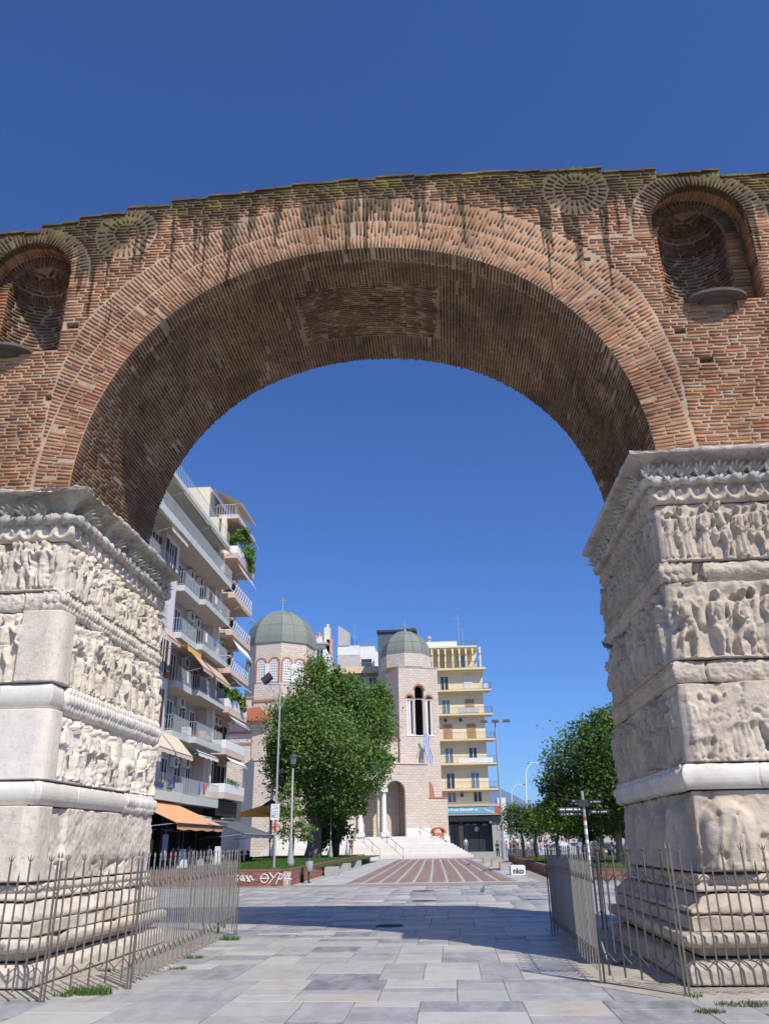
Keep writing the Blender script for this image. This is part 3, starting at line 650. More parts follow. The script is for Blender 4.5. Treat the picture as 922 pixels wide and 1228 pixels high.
def scroll(U, V, h, p, d=.04):
    a = ((U % p)/p-.5)*p; q = np.hypot(a, V-h/2); H = d*np.exp(-((q-h*.33)/(h*.09))**2)+d*1.1*np.exp(-(q/(h*.12))**2)
    c = (((U+p/2) % p)/p-.5)*p; H = np.maximum(H, caps(c, V, -.2*p, h*.2, .2*p, h*.8, h*.09, h*.06, d)); return H
def torus(o, z0, z1, bul, n=9): return [(o, z0)]+[(o+bul*math.sin(PI*i/n), z0+(z1-z0)*(.5-.5*math.cos(PI*i/n))) for i in range(n+1)]+[(o, z1)]
def pier(sg, label):
    R = sg < 0; sd = 100 if R else 300
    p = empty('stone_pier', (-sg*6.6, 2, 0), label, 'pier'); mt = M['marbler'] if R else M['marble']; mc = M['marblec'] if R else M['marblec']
    c = MB(); c.box(*sorted((-sg*(X0+.12), -sg*(XO-.02))), YF+.12, YB+.1, 0, 6.9); c.build('pier_core', mt, p)
    o = offz
    band(p, sg, 'cornice', [(.0, 6.44), (.10, 6.445), (.16, 6.465), (.18, 6.49), (.17, 6.52), (.12, 6.54), (.07, 6.56), (.06, 6.62), (.08, 6.70), (.14, 6.78), (.24, 6.84), (.36, 6.87), (.40, 6.875), (.41, 6.89), (.42, 6.95), (.40, 6.968), (.10, 6.975), (-.22, 6.98)],
         lambda U, V: (lambda w: rough(U, V, sd, .016 if R else .03)+w*(palm(U, V, .245, .14, .17, .05)+palm(U, V+.0, .17, .40, .08, .022, 3)*.8)+(np.abs(V-.17) < .09)*.035*np.abs(np.sin(U*13))
                       -np.clip((fbm(U, V, 1.3, sd+5)-.5)*5, 0, 1)*(.03 if R else .10)*(V > .3)*(U < 1.2))(1-.7*np.clip((fbm(U, V, 1.6, sd+2)-.55)*5, 0, 1)), mc, 60, du=.013, cflat=True)
    band(p, sg, 'floral_frieze', torus(o(6.3)+.02, 6.15, 6.445, .055), lambda U, V: scroll(U, V, .40, .27, .055)*(V < .45)+rough(U, V, sd+10, .018)+vjoint(U, (-1.4, -.35, 1.2, 2.6)), mt, 30, du=.014, cflat=True)
    band(p, sg, 'relief_panel', [(o(6.15), 6.155), (o(5.3)-.0, 5.285)], lambda U, V: (crowd(U, np.max(V)-V, .87, sd+20, -4.2, 4.5, .315 if R else .30, .97, .12 if R else .4, .15, .04))+vjoint(U, (-1.45, .03, 2.1))-(0 if R else .3)*(np.abs(U+.93) < .075)*(V > .02)*(V < .17), mt, 48)
    gt = lambda U, V, e, s2: (laurel(U, V, .44, .035)*(U > -.3)*(.4+.6*(fbm(U, V, 3, s2+4) > .35)))+rough(U, V, s2, e)+vjoint(U, (-.45 if R else -.6, -2., 1.3, 2.9), .014, .05)
    def gd(U, V):
        H = gt(U, V, .03, sd+30)
        if R: H = H-np.clip(1-np.abs(U+.52)/.075, 0, 1)**.4*.22-.10*(U < -.6)*np.clip(1-(V+.1)/.3, 0, 1)
        return H
    band(p, sg, 'garland_moulding', torus(o(5.1)+.01, 4.985, 5.29, .085), gd, mt, 28, cflat=True)
    def p2(U, V):
        V = np.max(V)-V; H = crowd(U, V, 1.13, sd+40, -4.3, 4.5, .33, .96, .5 if R else .4, .18, .10)
        if not R: H = np.where((U > -.5)*(U < .34), .13, H)
        return H
    band(p, sg, 'relief_panel', [(o(4.98), 4.985), (o(3.86), 3.86)], p2, mt, 62, cflat=not R)
    if R: band(p, sg, 'laurel_moulding', torus(o(3.7)+.01, 3.56, 3.862, .06), lambda U, V: laurel(U, V, .40, .03)*(U > .05)+rough(U, V, sd+50, .03)+vjoint(U, (-.42, -2.3, 1.7), .016, .06), mt, 26, cflat=True)
    else:
        band(p, sg, 'laurel_moulding', torus(o(3.7)+.02, 3.50, 3.862, .10), lambda U, V: laurel(U, V, .46, .035)*(U > .42)*1.+rough(U, V, sd+50, .02)*(U > .35)+rough(U, V, sd+51, .004)+vjoint(U, (-.78, .40, 1.7), .012, .04)+.03*(U > .42), M['marblew'], 26, cflat=True)
    def p3(U, V):
        V = np.max(V)-V; H = crowd(U, V, 1.05, sd+60, -4.3, 4.5, .31, .95, .5 if R else .45, .17, .06)
        if R: pl = (U < .0)*np.clip((V-.36+.5*(fbm(U, V, 3, 15)-.5))*12, 0, 1)*np.clip((fbm(U, V, 1.8, 16)-.45)*9, 0, 1); H = H*(1-pl)+pl*(.10+.05*fbm(U, V, 4, 8)-.04*np.clip(1-np.abs(fbm(U, V, 5, 77)-.5)/.03, 0, 1))
        else: H = np.where(U < .30, .11+rough(U, V, 9, .003), H)
        return H
    band(p, sg, 'relief_panel' if R else 'dado_panel', [(o(3.56 if R else 3.5), 3.56 if R else 3.5), (o(2.5), 2.485)], p3, mt if R else M['marbled'], 58, cflat=not R)
    band(p, sg, 'torus_moulding', torus(o(2.3)+.03, 2.165, 2.49, .115), lambda U, V: laurel(U, V, .5, .03)*((U > .12) if R else (U > 2.9))+rough(U, V, sd+70, .004)+rough(U, V, sd+71, .02)*((U > .1) if R else (U > 2.9))+vjoint(U, (-.9, .1, 1.6) if R else (-1.6, -.1, 1.1)), M['marblew'], 26, cflat=True)
    def sh(U, V):
        V = np.max(V)-V; H = rough(U, V, sd+80, .035, 4)
        if R:
            U1 = U+.10*(fbm(U, V, 2.2, 201, 3)-.5)+.02*(fbm(U, V, 9, 205)-.5); V1 = V+.14*(fbm(U, V, 1.9, 203, 3)-.5)
            for i, (a, w_) in enumerate(((-.38, .34), (-1.38, .44), (-2.5, .4), (.55, .3), (1.4, .35), (2.4, .38), (3.3, .35))):
                H = np.maximum(H, (.19*np.clip(1-np.abs((U1-a)/w_)**3.2, 0, 1)**.6*np.clip((.93-V1-.25*((U1-a)/w_)**2)*7, 0, 1)))
                H = np.maximum(H, caps(U1, V1, a+.05, .1, a-.08, .62, .12, .09, .235)); H = np.maximum(H, caps(U1, V1, a+.22, .05, a+.10, .5, .06, .05, .225)); H = H-.05*np.clip(1-np.abs(U1-a+.16-.1*V1)/.02, 0, 1)*(V1 < .7)
            H = H+(fbm(U, V, 3, 71)-.5)*.07*(V > .1)-.05*np.clip((fbm(U, V, 5, 72)-.6)*8, 0, 1)
            H = H+.014*np.sin(U*80+4*fbm(U, V, 2, 3))*(U > .2)*np.clip(V*3, 0, 1)
        else:
            H = H+.02; H = np.where((U > -.55)*(U < -.05), .16+rough(U, V, 7, .003), H); H = np.where((U > -.05)*(U < .34), .10+rough(U, V, 7, .004), H)
            H = H+.05*(U > .85)*np.clip((V-.1)*4, 0, 1)-.06*np.clip((fbm(U, V, 4, 91)-.58)*6, 0, 1)*(V < .25)*(U > .3)
        return H
    band(p, sg, 'pedestal_face', [(o(2.16), 2.17), (o(1.3)+.01, 1.3), (o(1.2)+.02, 1.17)], sh, mt, 48, cflat=not R)
    b = .22
    er = lambda k, a: (lambda U, V: rough(U, V, sd+90+k, a, 3.5)-np.clip((fbm(U, V, 1.7, sd+95+k)-.60)*5, 0, 1)*a*3.2+vjoint(U, (-1.1, 1.0, 2.4), .012, .03))
    band(p, sg, 'base_moulding', [(b+.02, 1.17), (b+.10, 1.165), (b+.12, 1.10), (b+.08, 1.07), (b+.10, 1.05), (b+.14, 1.03), (b+.15, .99), (b+.12, .965)], er(1, .012), mt, 18, cflat=True)
    band(p, sg, 'base_moulding', [(b+.10, .965), (b+.14, .93), (b+.20, .86), (b+.24, .83), (b+.29, .82), (b+.31, .79), (b+.31, .75), (b+.28, .73)], er(2, .02), mt, 20, cflat=True)
    band(p, sg, 'base_block', [(b+.26, .73), (b+.315, .725), (b+.32, .70), (b+.32, .57), (b+.31, .55)], er(3, .012), mt, 14, cflat=True)
    band(p, sg, 'base_step', [(b+.2, .552), (b+.43, .55), (b+.47, .53), (b+.47, .45), (b+.42, .40), (b+.26, .385), (b+.25, .27)], er(4, .014), mt, 26, cflat=True)
    band(p, sg, 'plinth', [(b+.25, .275), (b+.36, .265), (b+.42, .235), (b+.46, .19), (b+.465, .185), (b+.47, .16), (b+.47, .0)], er(5, .008), mt, 18, cflat=True)
    LM = leafmesh(); LM.materials.clear(); LM.materials.append(mc); q = random.Random(sd)
    def leaf(x, y, rz, s):
        inst('acanthus_leaf', LM, Matrix.Translation((x, y, 6.545 if not R else 6.725)) @ Matrix.Rotation(rz, 4, 'Z') @ Matrix.Rotation(q.uniform(-.06, .06), 4, 'Y') @ Matrix.Diagonal((s, s, s*q.uniform(.9, 1.1), 1)), p)
    k = X0-.12; st_ = .265
    while k < XO-.1:
        if R or q.random() < .8 and k > X0+.3: leaf(-sg*k, YF-.155, 0, q.uniform(1.1, 1.3))
        k += st_
    k = YF+.1
    while k < YB-.1:
        if q.random() < (.97 if R or k > 1.4 else .45): leaf(-sg*(X0-.155), k, (-PI/2 if R else PI/2), q.uniform(1.1, 1.3))
        k += st_
    return p
def leafmesh():
    V = []; F = []; n = 8
    for k in range(5):
        t = (k-2)*.44; L = .185*(1-.10*abs(k-2)); 
        for j in range(n+1):
            s = j/n; wd = .030*math.sin(PI*min(1, s*.85+.12))**.7*(.55+.6*s); out = -.02-.13*s**1.8
            cx_, cz_ = math.sin(t)*L*s, math.cos(t)*L*s*(1-.18*s*s); nx_, nz_ = math.cos(t), -math.sin(t); b = len(V)
            for (a_, dep) in ((-1, .018), (-.45, -.008), (0, -.0), (.45, -.008), (1, .018)): V.append((cx_+nx_*wd*a_, out+dep, cz_+nz_*wd*a_))
            if j:
                for c in range(4): F.append((b-5+c, b-4+c, b+1+c, b+c))
    me = bpy.data.meshes.new('acanthus_leaf'); me.from_pydata(V, [], F); me.polygons.foreach_set('use_smooth', [True]*len(F)); return me
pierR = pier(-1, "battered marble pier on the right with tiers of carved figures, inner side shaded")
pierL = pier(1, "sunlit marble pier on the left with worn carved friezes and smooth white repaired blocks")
for (sg, hx, hz) in ((1, -5.52, 6.05), (-1, 4.62, 6.2)): pass
# ================================================= GROUND AND PAVING
def gz(y): return 0 if y < 88 else min(.45, .45*(y-88)/10)
mb = MB(); ys = [-60, 0, 40, 88, 91, 94, 98, 150, 400, 1200, 6000]; xg = [-3000, -60, 0, 60, 3000]
mb.grid(np.array([[(x, y, gz(y)-.012) for x in xg] for y in ys])); tag(mb.build('ground', M['ground_grey']), kind='structure')
PA1 = math.radians(-1.0)     # the square is turned a touch against the arch
pave = empty('pavement', (0, 0, 0), None, None); pave['kind'] = 'structure'
bed = MB(); bed.box(-16, 9.5, -5, 24.2, -.03, -.004); bed.build('joint_bed', M['joint_dirt'], pave)
SL_ = []; yb0 = -4.9
while yb0 < 24.1:       # laid in bands, each with its own column joints
    yb1 = min(24.15, yb0+rnd.choice((1.5, 2.1, 2.7, 3.4)));  x = -15.8-rnd.uniform(0, .5)
    if yb1 > 23.6: yb1 = 24.15
    while x < 9.4:
        x1 = x+rnd.choice((.55, .72, .86, .95, 1.1))+rnd.uniform(-.03, .03); y = yb0
        while y < yb1-.01:
            L = rnd.choice((.3, .42, .55, .62, .8, 1.1))+rnd.uniform(-.03, .03); y1 = yb1 if y+L > yb1-.22 else y+L; jt = rnd.uniform(.003, .007)
            SL_.append((x+jt, x1-jt, y+jt, y1-jt)); y = y1
        x = x1
    yb0 = yb1
def slabarea(s):
    c = Vector(((s[0]+s[1])/2, (s[2]+s[3])/2, 0)); d = c-CAM; z = d.dot(FW); X = d.dot(RT)/z*FPX; Y = d.dot(UP)/z*FPX
    return 0 if abs(X) > 480 or Y < -640 or z < 0 else (s[1]-s[0])*(s[3]-s[2])/z**3
oo = sorted(range(len(SL_)), key=lambda i: -slabarea(SL_[i])); bigs = set(oo[:290])
usl = []
for k in range(6):   # paving stone with worn chamfered rim, unit size
    r = random.Random(k); bm = bmesh.new(); e = .006
    lo = [(-.5, -.5), (.5, -.5), (.5, .5), (-.5, .5)]
    a = [bm.verts.new((x, y, -1)) for x, y in lo]; b = [bm.verts.new((x, y, -.12)) for x, y in lo]
    c = [bm.verts.new((x*(1-2*e)+r.uniform(-.003, .003), y*(1-2*e)+r.uniform(-.003, .003), r.uniform(-.06, .06))) for x, y in lo]
    for q in range(4):
        n = (q+1) % 4; bm.faces.new((a[q], a[n], b[n], b[q])); bm.faces.new((b[q], b[n], c[n], c[q]))
    bm.faces.new(c); me = bpy.data.meshes.new('paving_slab'); bm.to_mesh(me); bm.free(); me.materials.append(M['slab']); usl.append(me)
Vs = []; Fs = []; base = 0
for i, s in enumerate(SL_):
    if abs(s[0]+s[1])/2 > 40: continue
    zt = rnd.uniform(-.0015, .0025); Mx = Matrix(((s[1]-s[0], 0, 0, (s[0]+s[1])/2), (0, s[3]-s[2], 0, (s[2]+s[3])/2), (0, 0, .03, zt), (0, 0, 0, 1)))
    if i in bigs: inst('paving_slab', usl[i % 6], Mx, pave)
    else:
        me = usl[i % 6]; v = np.array([q.co[:] for q in me.vertices]); m = np.array(Mx); Vs.append(v@m[:3, :3].T+m[:3, 3]); Fs.append(np.array([p.vertices[:] for p in me.polygons])+base); base += len(v)
npmesh('paving_slab', np.concatenate(Vs), np.concatenate(Fs), M['slab'], pave)['kind'] = 'stuff'
def tiles(name, poly_, m, z, tx, ty, parent, rot=0.):   # small paving units joined into one part, real joints
    V = []; F = []; x0 = min(p[0] for p in poly_); x1 = max(p[0] for p in poly_); y0 = min(p[1] for p in poly_); y1 = max(p[1] for p in poly_)
    cr, sr = math.cos(rot), math.sin(rot); y = y0; k = 0
    while y < y1:
        x = x0+(.5*tx if k % 2 else 0)
        while x < x1:
            a, b, c, d = x+.006, min(x1, x+tx)-.006, y+.006, min(y1, y+ty)-.006
            if b > a and d > c:
                n = len(V); zz = z+rnd.uniform(-.001, .001); V += [(a, c, zz), (b, c, zz), (b, d, zz), (a, d, zz)]; F.append((n, n+1, n+2, n+3))
            x += tx
        y += ty; k += 1
    V = np.array(V); W_ = V.copy(); W_[:, 0] = V[:, 0]*cr-V[:, 1]*sr; W_[:, 1] = V[:, 0]*sr+V[:, 1]*cr; W_[:, 2] += np.array([gz(q) for q in W_[:, 1]])
    o = npmesh(name, W_, np.array(F), m, parent); o['kind'] = 'stuff'; return o
sq = empty('town_square', (0, 0, 0), None, None); sq['kind'] = 'structure'
r1 = -PA1
def R_(x0, x1, y0, y1): return [(x0, y0), (x1, y0), (x1, y1), (x0, y1)]
tiles('brown_paver', R_(-24, 12, 24.25, 26.0), M['brown_paving'], .0, .4, .4, sq)
tiles('side_paver', R_(-7.6, -5.0, 26.0, 86), M['pale_paving'], .0, .5, .5, sq, r1)
tiles('side_paver', R_(5.0, 7.4, 26.0, 86), M['brown_paving'], .0, .5, .5, sq, r1)
# red field with pale stripes running towards the church
xa, xb = -2.9, 4.35; tiles('pale_border', R_(xa-.9-1.3, xa-.02, 26.0, 80), M['pale_paving'], .001, .45, .9, sq, r1); tiles('pale_border', R_(xb+.02, xb+1.15, 26.0, 80), M['pale_paving'], .001, .4, .9, sq, r1)
nst = 9; W_ = (xb-xa); xw = .22; seg = (W_-xw*(nst))/(nst+1); x = xa
for i in range(nst+1):
    tiles('red_paver', R_(x, x+seg, 26.9, 79), M['red_paving'], .003, .24, .24, sq, r1); x += seg
    if i < nst: tiles('stripe_paver', R_(x, x+xw, 26.9, 79), M['stripe_paving'], .004, xw, .5, sq, r1); x += xw
tiles('stripe_paver', R_(xa, xb, 26.0, 26.88), M['stripe_paving'], .004, .6, .3, sq, r1); tiles('stripe_paver', R_(xa, xb, 79.02, 80), M['stripe_paving'], .004, .6, .3, sq, r1)
for (px, py, r) in ((508, 1069, .42), (508, 1081, .36), (467, 1111, .3)):
    x, y = gnd(px, py); mb = MB(); mb.lathe((x, y, 0), [(r, -.02), (r, .008), (.001, .009)], 24); o = mb.build('manhole_cover', M['asphalt']); tag(o, {1069: 'dark round manhole cover farthest out on the pale paving before the square', 1081: 'dark round manhole cover in the middle of the pale paving', 1111: 'dark manhole cover lying inside the shadow of the arch'}[py], 'manhole cover')
# ================================================= IRON FENCES ROUND THE PIERS
def picket_mesh(tall, flat):
    mb = MB(); w_ = .009; d = .006 if flat else .009; wy = .017 if flat else .0085
    top = 1.44 if tall else 1.30; bot = .10 if tall else .34
    mb.box(-wy, wy, -d, d, bot, top)
    if tall:
        mb.lathe((0, 0, top-.01), [(.009, 0), (.013, .015), (.006, .035), (.010, .06), (.001, .12)], 6)
        for s in (-1, 1): mb.tube([(0, 0, top+.02), (s*.022, 0, top+.045), (s*.036, 0, top+.085)], [.007, .006, .003], 5)
    else: mb.lathe((0, 0, top), [(.011, 0), (.001, .06)], 6)
    o = mb.build('picket', M['iron']); me = o.data; bpy.data.objects.remove(o); return me
def brace_mesh(L, up):
    mb = MB(); h = .10
    if up: mb.tube([(0, 0, 0), (L, 0, -h)], .009, 5)
    else: mb.tube([(0, 0, 0), (L, 0, h)], .009, 5)
    o = mb.build('brace', M['iron']); me = o.data; bpy.data.objects.remove(o); return me
PK = {(t, f): picket_mesh(t, f) for t in (0, 1) for f in (0, 1)}
for t in (0, 1): PK[(t, 1)].materials.clear(); PK[(t, 1)].materials.append(M['iron_pale']); BRM = {u: brace_mesh(1, u) for u in (0, 1)}
def fence(loc, pts, label, flats):
    f = empty('iron_fence', loc, label, 'fence')
    for (a, b), flat in zip(zip(pts[:-1], pts[1:]), flats):
        a = Vector(a); b = Vector(b); L = (b-a).length; n = max(2, round(L/.125)); n += n % 2; ang = math.atan2(b.y-a.y, b.x-a.x)
        lx = rnd.uniform(-.004, .004)
        def MX(p, tilt=0, sx=1): return Matrix.Translation((p.x, p.y, 0)) @ Matrix.Rotation(ang, 4, 'Z') @ Matrix.Rotation(tilt, 4, 'Y') @ Matrix.Rotation(lx, 4, 'X') @ Matrix.Diagonal((sx, 1, 1, 1))
        for i in range(1, n):
            p = a.lerp(b, i/n); inst('picket', PK[(i % 2 == 1, flat)], MX(p, rnd.uniform(-.008, .008)), f)
        st = L/n
        for i in range(n):
            p = a.lerp(b, i/n); tall = i % 2 == 1
            for (zt, up) in ((1.21, 1), (.35, 1)):
                q = Matrix.Translation((0, 0, zt)) if tall else Matrix.Translation((0, 0, zt-.10))
                inst('brace', BRM[1 if tall else 0], MX(p) @ q @ Matrix.Diagonal((st, 1, 1, 1)), f)
    for i, p in enumerate(pts):
        for dx in ((-.022, .022) if 0 < i < len(pts)-1 else (0,)):
            mb = MB(); mb.box(p[0]+dx-.0105, p[0]+dx+.0105, p[1]-.0105, p[1]+.0105, -.01, 1.47); mb.lathe((p[0]+dx, p[1], 1.5), [(.018, 0), (.002, .07)], 6); mb.build('post', M['iron'], f)
    # feet of the long run
    a, b = (Vector(pts[-2]), Vector(pts[-1]))
    for k in (0.33, .62, .93):
        p = a.lerp(b, k); mb = MB(); mb.box(p.x-.018, p.x+.018, p.y-.018, p.y+.018, -.01, .34); mb.build('post_foot', M['iron'], f)
    return f
fence((-4, 0, 0), [(-8.9, -1.35, 0), (-6.35, -1.42, 0), (-3.42, -1.5, 0), (-2.75, -.62, 0), (-3.0, 5.6, 0), (-4.3, 6.6, 0)], 'grey spiked iron fence round the foot of the sunlit left pier', (0, 0, 0, 1, 1))
fence((4, 0, 0), [(8.9, -1.3, 0), (6.45, -1.3, 0), (3.79, -1.27, 0), (3.02, -.42, 0), (3.05, 4.85, 0), (4.2, 5.9, 0)], 'grey spiked iron fence round the foot of the right pier, seen edge on', (0, 0, 0, 1, 1))
mb = MB(); mb.tube([(3.1, -.1, .42), (3.2, -.18, .01)], .012, 6); tag(mb.build('loose_bar', M['galv']), 'pale loose metal bar leaning inside the right iron fence', 'bar')
def tuft(x, y, r, n, h, label, m='grass'):
    V = []; F = []
    for i in range(n):
        a = rnd.uniform(0, 2*PI); q = r*math.sqrt(rnd.random()); bx, by = x+q*math.cos(a), y+q*.45*math.sin(a); hh = h*rnd.uniform(.4, 1); l = rnd.uniform(-.5, .5)*hh; l2 = rnd.uniform(-.5, .5)*hh; t = rnd.uniform(0, PI); w_ = .006
        k = len(V); V += [(bx-w_*math.cos(t), by-w_*math.sin(t), 0), (bx+w_*math.cos(t), by+w_*math.sin(t), 0), (bx+l, by+l2, hh)]; F.append((k, k+1, k+2))
    o = npmesh('grass_tuft', np.array(V), np.array(F), M[m]); tag(o, label, 'grass', kind='stuff'); return o
for (px, py, r, n, h, lb, m) in ((108, 1193, .28, 420, .13, 'bright green grass tuft in front of the left fence', 'grass'), (75, 1196, .12, 90, .08, 'thin grass at the left fence post', 'grass'), (213, 1163, .14, 90, .06, 'weeds in the paving beside the left fence', 'dry_weed'), (232, 1150, .16, 120, .07, 'green weeds farther along the left fence', 'grass'),
     (276, 1128, .2, 160, .12, 'weeds at the far end of the left fence', 'grass'), (128, 1166, .12, 80, .08, 'small weeds behind the bars of the left fence', 'grass'), (892, 1206, .3, 240, .05, 'low dry grass in front of the right pier', 'dry_weed'), (851, 1215, .16, 150, .05, 'yellowing grass at the lower right', 'dry_weed'), (745, 1158, .12, 90, .06, 'weeds inside the right fence', 'dry_weed'), (832, 1197, .1, 60, .07, 'weeds at the right fence post', 'dry_weed')):
    x, y = gnd(px, py); tuft(x, y, r, n, h, lb, m)
wm('dusty_floor', (.42, .38, .32), var=.2, scale=3, rough=.95, bump=.5, dirt=(.27, .24, .19), dscale=1.6, dcov=.48)
for sgn in (-1, 1):
    mb = MB(); po = [(sgn*2.86, -.55), (sgn*3.5, -1.38), (sgn*9.2, -1.35), (sgn*9.2, 6.4), (sgn*4.1, 6.4), (sgn*3.1, 5.4)]; mb.prism(po, -.02, .007, 'z'); o = mb.build('fenced_floor', M['dusty_floor']); tag(o, kind='structure')
# ================================================= TREES
def crown(name, blobs, n, size, m, parent, shell=.62, seed=1):
    r = np.random.default_rng(seed); vol = np.array([b[3]*b[4]*b[5] for b in blobs])**.7; cnt = (n*vol/vol.sum()).astype(int); C = []
    for b, k in zip(blobs, cnt):
        ncl = max(6, k//55); d = r.normal(size=(ncl, 3)); d /= np.linalg.norm(d, axis=1)[:, None]; rad = (shell+(1-shell)*r.random(ncl))*(1+.10*r.normal(size=ncl))
        cl = d*rad[:, None]; idx = r.integers(0, ncl, k); sp = .17+.10*r.random(ncl)
        p = cl[idx]+r.normal(size=(k, 3))*sp[idx][:, None]*np.array([1, 1, .8]); C.append(p*np.array(b[3:6])+np.array(b[:3]))
    C = np.concatenate(C); k = len(C); nrm = r.normal(size=(k, 3))+np.array([.25, -.45, .9]); nrm /= np.linalg.norm(nrm, axis=1)[:, None]
    a = np.cross(nrm, r.normal(size=(k, 3))); a /= np.linalg.norm(a, axis=1)[:, None]; b = np.cross(nrm, a); s = size*(.6+.8*r.random(k))[:, None]
    V = np.stack([C-a*s, C-b*s*.55, C+a*s, C+b*s*.55], 1).reshape(-1, 3); F = np.arange(4*k).reshape(k, 4)
    return npmesh(name, V, F, m, parent)
def tree(loc, label, blobs, n, size, m, trunk, lims=(), bark='bark', group=None, seed=1, shell=.62):
    t = empty('broadleaf_tree', loc, label, 'tree', group)
    mb = MB()
    for pts, rr in trunk: mb.tube(pts, rr, 12)
    mb.build('trunk', M[bark], t, smooth=True)
    if lims:
        mb = MB()
        for pts, rr in lims: mb.tube(pts, rr, 7)
        mb.build('limb', M[bark], t, smooth=True)
    crown('crown', blobs, n, size, m, t, shell, seed); return t
def limbs(c, z0, blobs, r, n=9, seed=3):
    q = random.Random(seed); out = []
    for i in range(n):
        b = q.choice(blobs); e = Vector((b[0]+q.uniform(-.5, .5)*b[3], b[1]+q.uniform(-.5, .5)*b[4], b[2]+q.uniform(-.3, .6)*b[5])); s = Vector((c[0], c[1], z0+q.uniform(0, .8)))
        m_ = s.lerp(e, .5)+Vector((q.uniform(-.4, .4), q.uniform(-.4, .4), .4)); out.append(([s, m_, e], [r, r*.6, r*.2]))
    return out
def B(px, py, Y, rx, rz, ry=None): x, z = at(px, py, Y); return (x, Y, z, rx, ry or rx, rz)
# the big tree before the church, at Y about 62
Yt = 60; blobs = [B(375, 835, Yt, 2.0, 3.2), B(358, 872, Yt-1, 2.7, 3.0), B(424, 852, Yt+1, 2.6, 2.5), B(447, 878, Yt, 1.9, 2.4), B(396, 898, Yt-2, 3.4, 3.1), B(350, 925, Yt, 2.1, 2.3), B(436, 925, Yt-1, 1.9, 2.2), B(392, 948, Yt-1, 2.8, 2.0), B(378, 803, Yt, .8, 1.5), B(456, 838, Yt+1, 1.1, 1.5), B(420, 828, Yt, 1.0, 1.4), B(404, 815, Yt, .8, 1.2), B(342, 858, Yt, 1.0, 1.3), B(462, 905, Yt, 1.0, 1.2), B(392, 978, Yt+1, 1.8, 1.2), B(335, 900, Yt, 1.1, 1.4), B(420, 968, Yt, 1.2, 1.0)]
tx, tz = at(375, 1023, Yt); tx2, _ = at(403, 1023, Yt+2)
tree((tx, Yt, .6), 'tall bushy green tree on the raised lawn, standing before the church', blobs, 76000, .125, M['leaf'],
     [([(tx, Yt, .4), (tx+.1, Yt, 1.4), (tx+.2, Yt, 3.2), (tx+.5, Yt, 5.5)], [.85, .62, .5, .35])], limbs((tx+.3, Yt), 3, blobs, .22, 14), seed=4)
bl2 = [B(400, 985, Yt+2, 1.7, 1.7), B(408, 960, Yt+3, 2.0, 2.0), B(392, 1005, Yt+2, 1.0, 1.0)]
tree((tx2, Yt+2, .6), 'dark leaning trunk of a second tree just right of the bushy one', bl2, 5200, .15, M['leafdk'],
     [([(tx2-.3, Yt+2, .4), (tx2-.1, Yt+2, 1.6), (tx2+.5, Yt+2, 3.2), (tx2+.4, Yt+2, 6)], [.55, .42, .36, .2])], bark='darkbark', seed=5)
bl3 = [B(344, 960, 50, .8, 1.1), B(350, 985, 50, 1.2, 1.3), B(335, 975, 50, .5, .7), B(362, 1000, 50, .8, .7)]
tx3, _ = at(350, 1030, 50)
tree((tx3, 50, .6), 'slim young tree half hidden behind the white notice post', bl3, 2600, .10, M['leaf'], [([(tx3, 50, .4), (tx3+.1, 50, 2.0), (tx3, 50, 3.3)], [.09, .07, .03])], seed=6)
# right side: large tree, clipped round trees, street trees
Yr = 40; bl = [B(735, 885, Yr, 1.9, 1.6), B(715, 900, Yr-1, 2.3, 1.7), B(745, 925, Yr, 2.6, 2.0), B(690, 925, Yr, 1.9, 1.5), B(720, 950, Yr-1, 2.2, 1.4), B(668, 940, Yr+1, 1.0, .8), B(770, 900, Yr, 2.5, 2.3), B(745, 975, Yr, 1.9, 1.1), B(672, 955, Yr, .8, .6), B(800, 930, Yr, 3, 2.6), B(735, 862, Yr, 1.2, 1.0)]
txr, _ = at(741, 1010, Yr)
tree((txr, Yr, .3), 'large dark green street tree rising behind the right pier', bl, 52000, .10, M['leafdk'], [([(txr, Yr, .2), (txr+.05, Yr, 1.5), (txr+.2, Yr, 3.4)], [.26, .19, .15])], limbs((txr+.1, Yr), 2.6, bl, .12, 10, 5), 'bark', seed=7)
Yq = 50; txq, _ = at(722, 1015, Yq); bl = [B(710, 968, Yq, 1.9, 1.2), B(735, 960, Yq, 1.7, 1.4), B(700, 985, Yq, 1.3, .8), B(740, 990, Yq, 1.2, .9)]
tree((txq, Yq, 0), 'dark street tree over the parked cars behind the signpost', bl, 9000, .12, M['leafdk'], [([(txq, Yq, 0), (txq, Yq, 1.6), (txq+.1, Yq, 3.4)], [.2, .15, .12])], bark='bark', seed=8)
def rtree(px, py, Y, r, tx_, label, seed, m='leafdk', ng=5500, base=0.):
    x, z = at(px, py, Y); bl = [(x, Y, z, r, r, r*.92), (x-.3*r, Y, z+.15*r, r*.7, r*.7, r*.7), (x+.35*r, Y, z-.1*r, r*.68, r*.7, r*.72)]
    c, _ = at(tx_, 1020, Y)
    tree((c, Y, base), label, bl, ng, .085, M[m], [([(c, Y, base-.1), (c, Y, z*.5), (x, Y, z-.3*r)], [.13, .1, .08])], bark='darkbark', seed=seed, shell=.8, group=None)
rtree(622, 984, 62, 1.45, 628, 'round clipped dark tree standing just right of the tall lamp', 11, base=.2); rtree(642, 986, 58, 1.05, 643, 'small round clipped tree tucked between two larger ones', 12, base=.2, ng=3500)
rtree(669, 982, 40, 1.20, 668, 'bright clipped round tree just left of the signpost', 13, 'leafbr', 8000, .3)
rtree(700, 990, 44, 1.0, 700, 'low clipped tree hidden behind the signpost pole', 14, 'leafdk', 3500, .2)
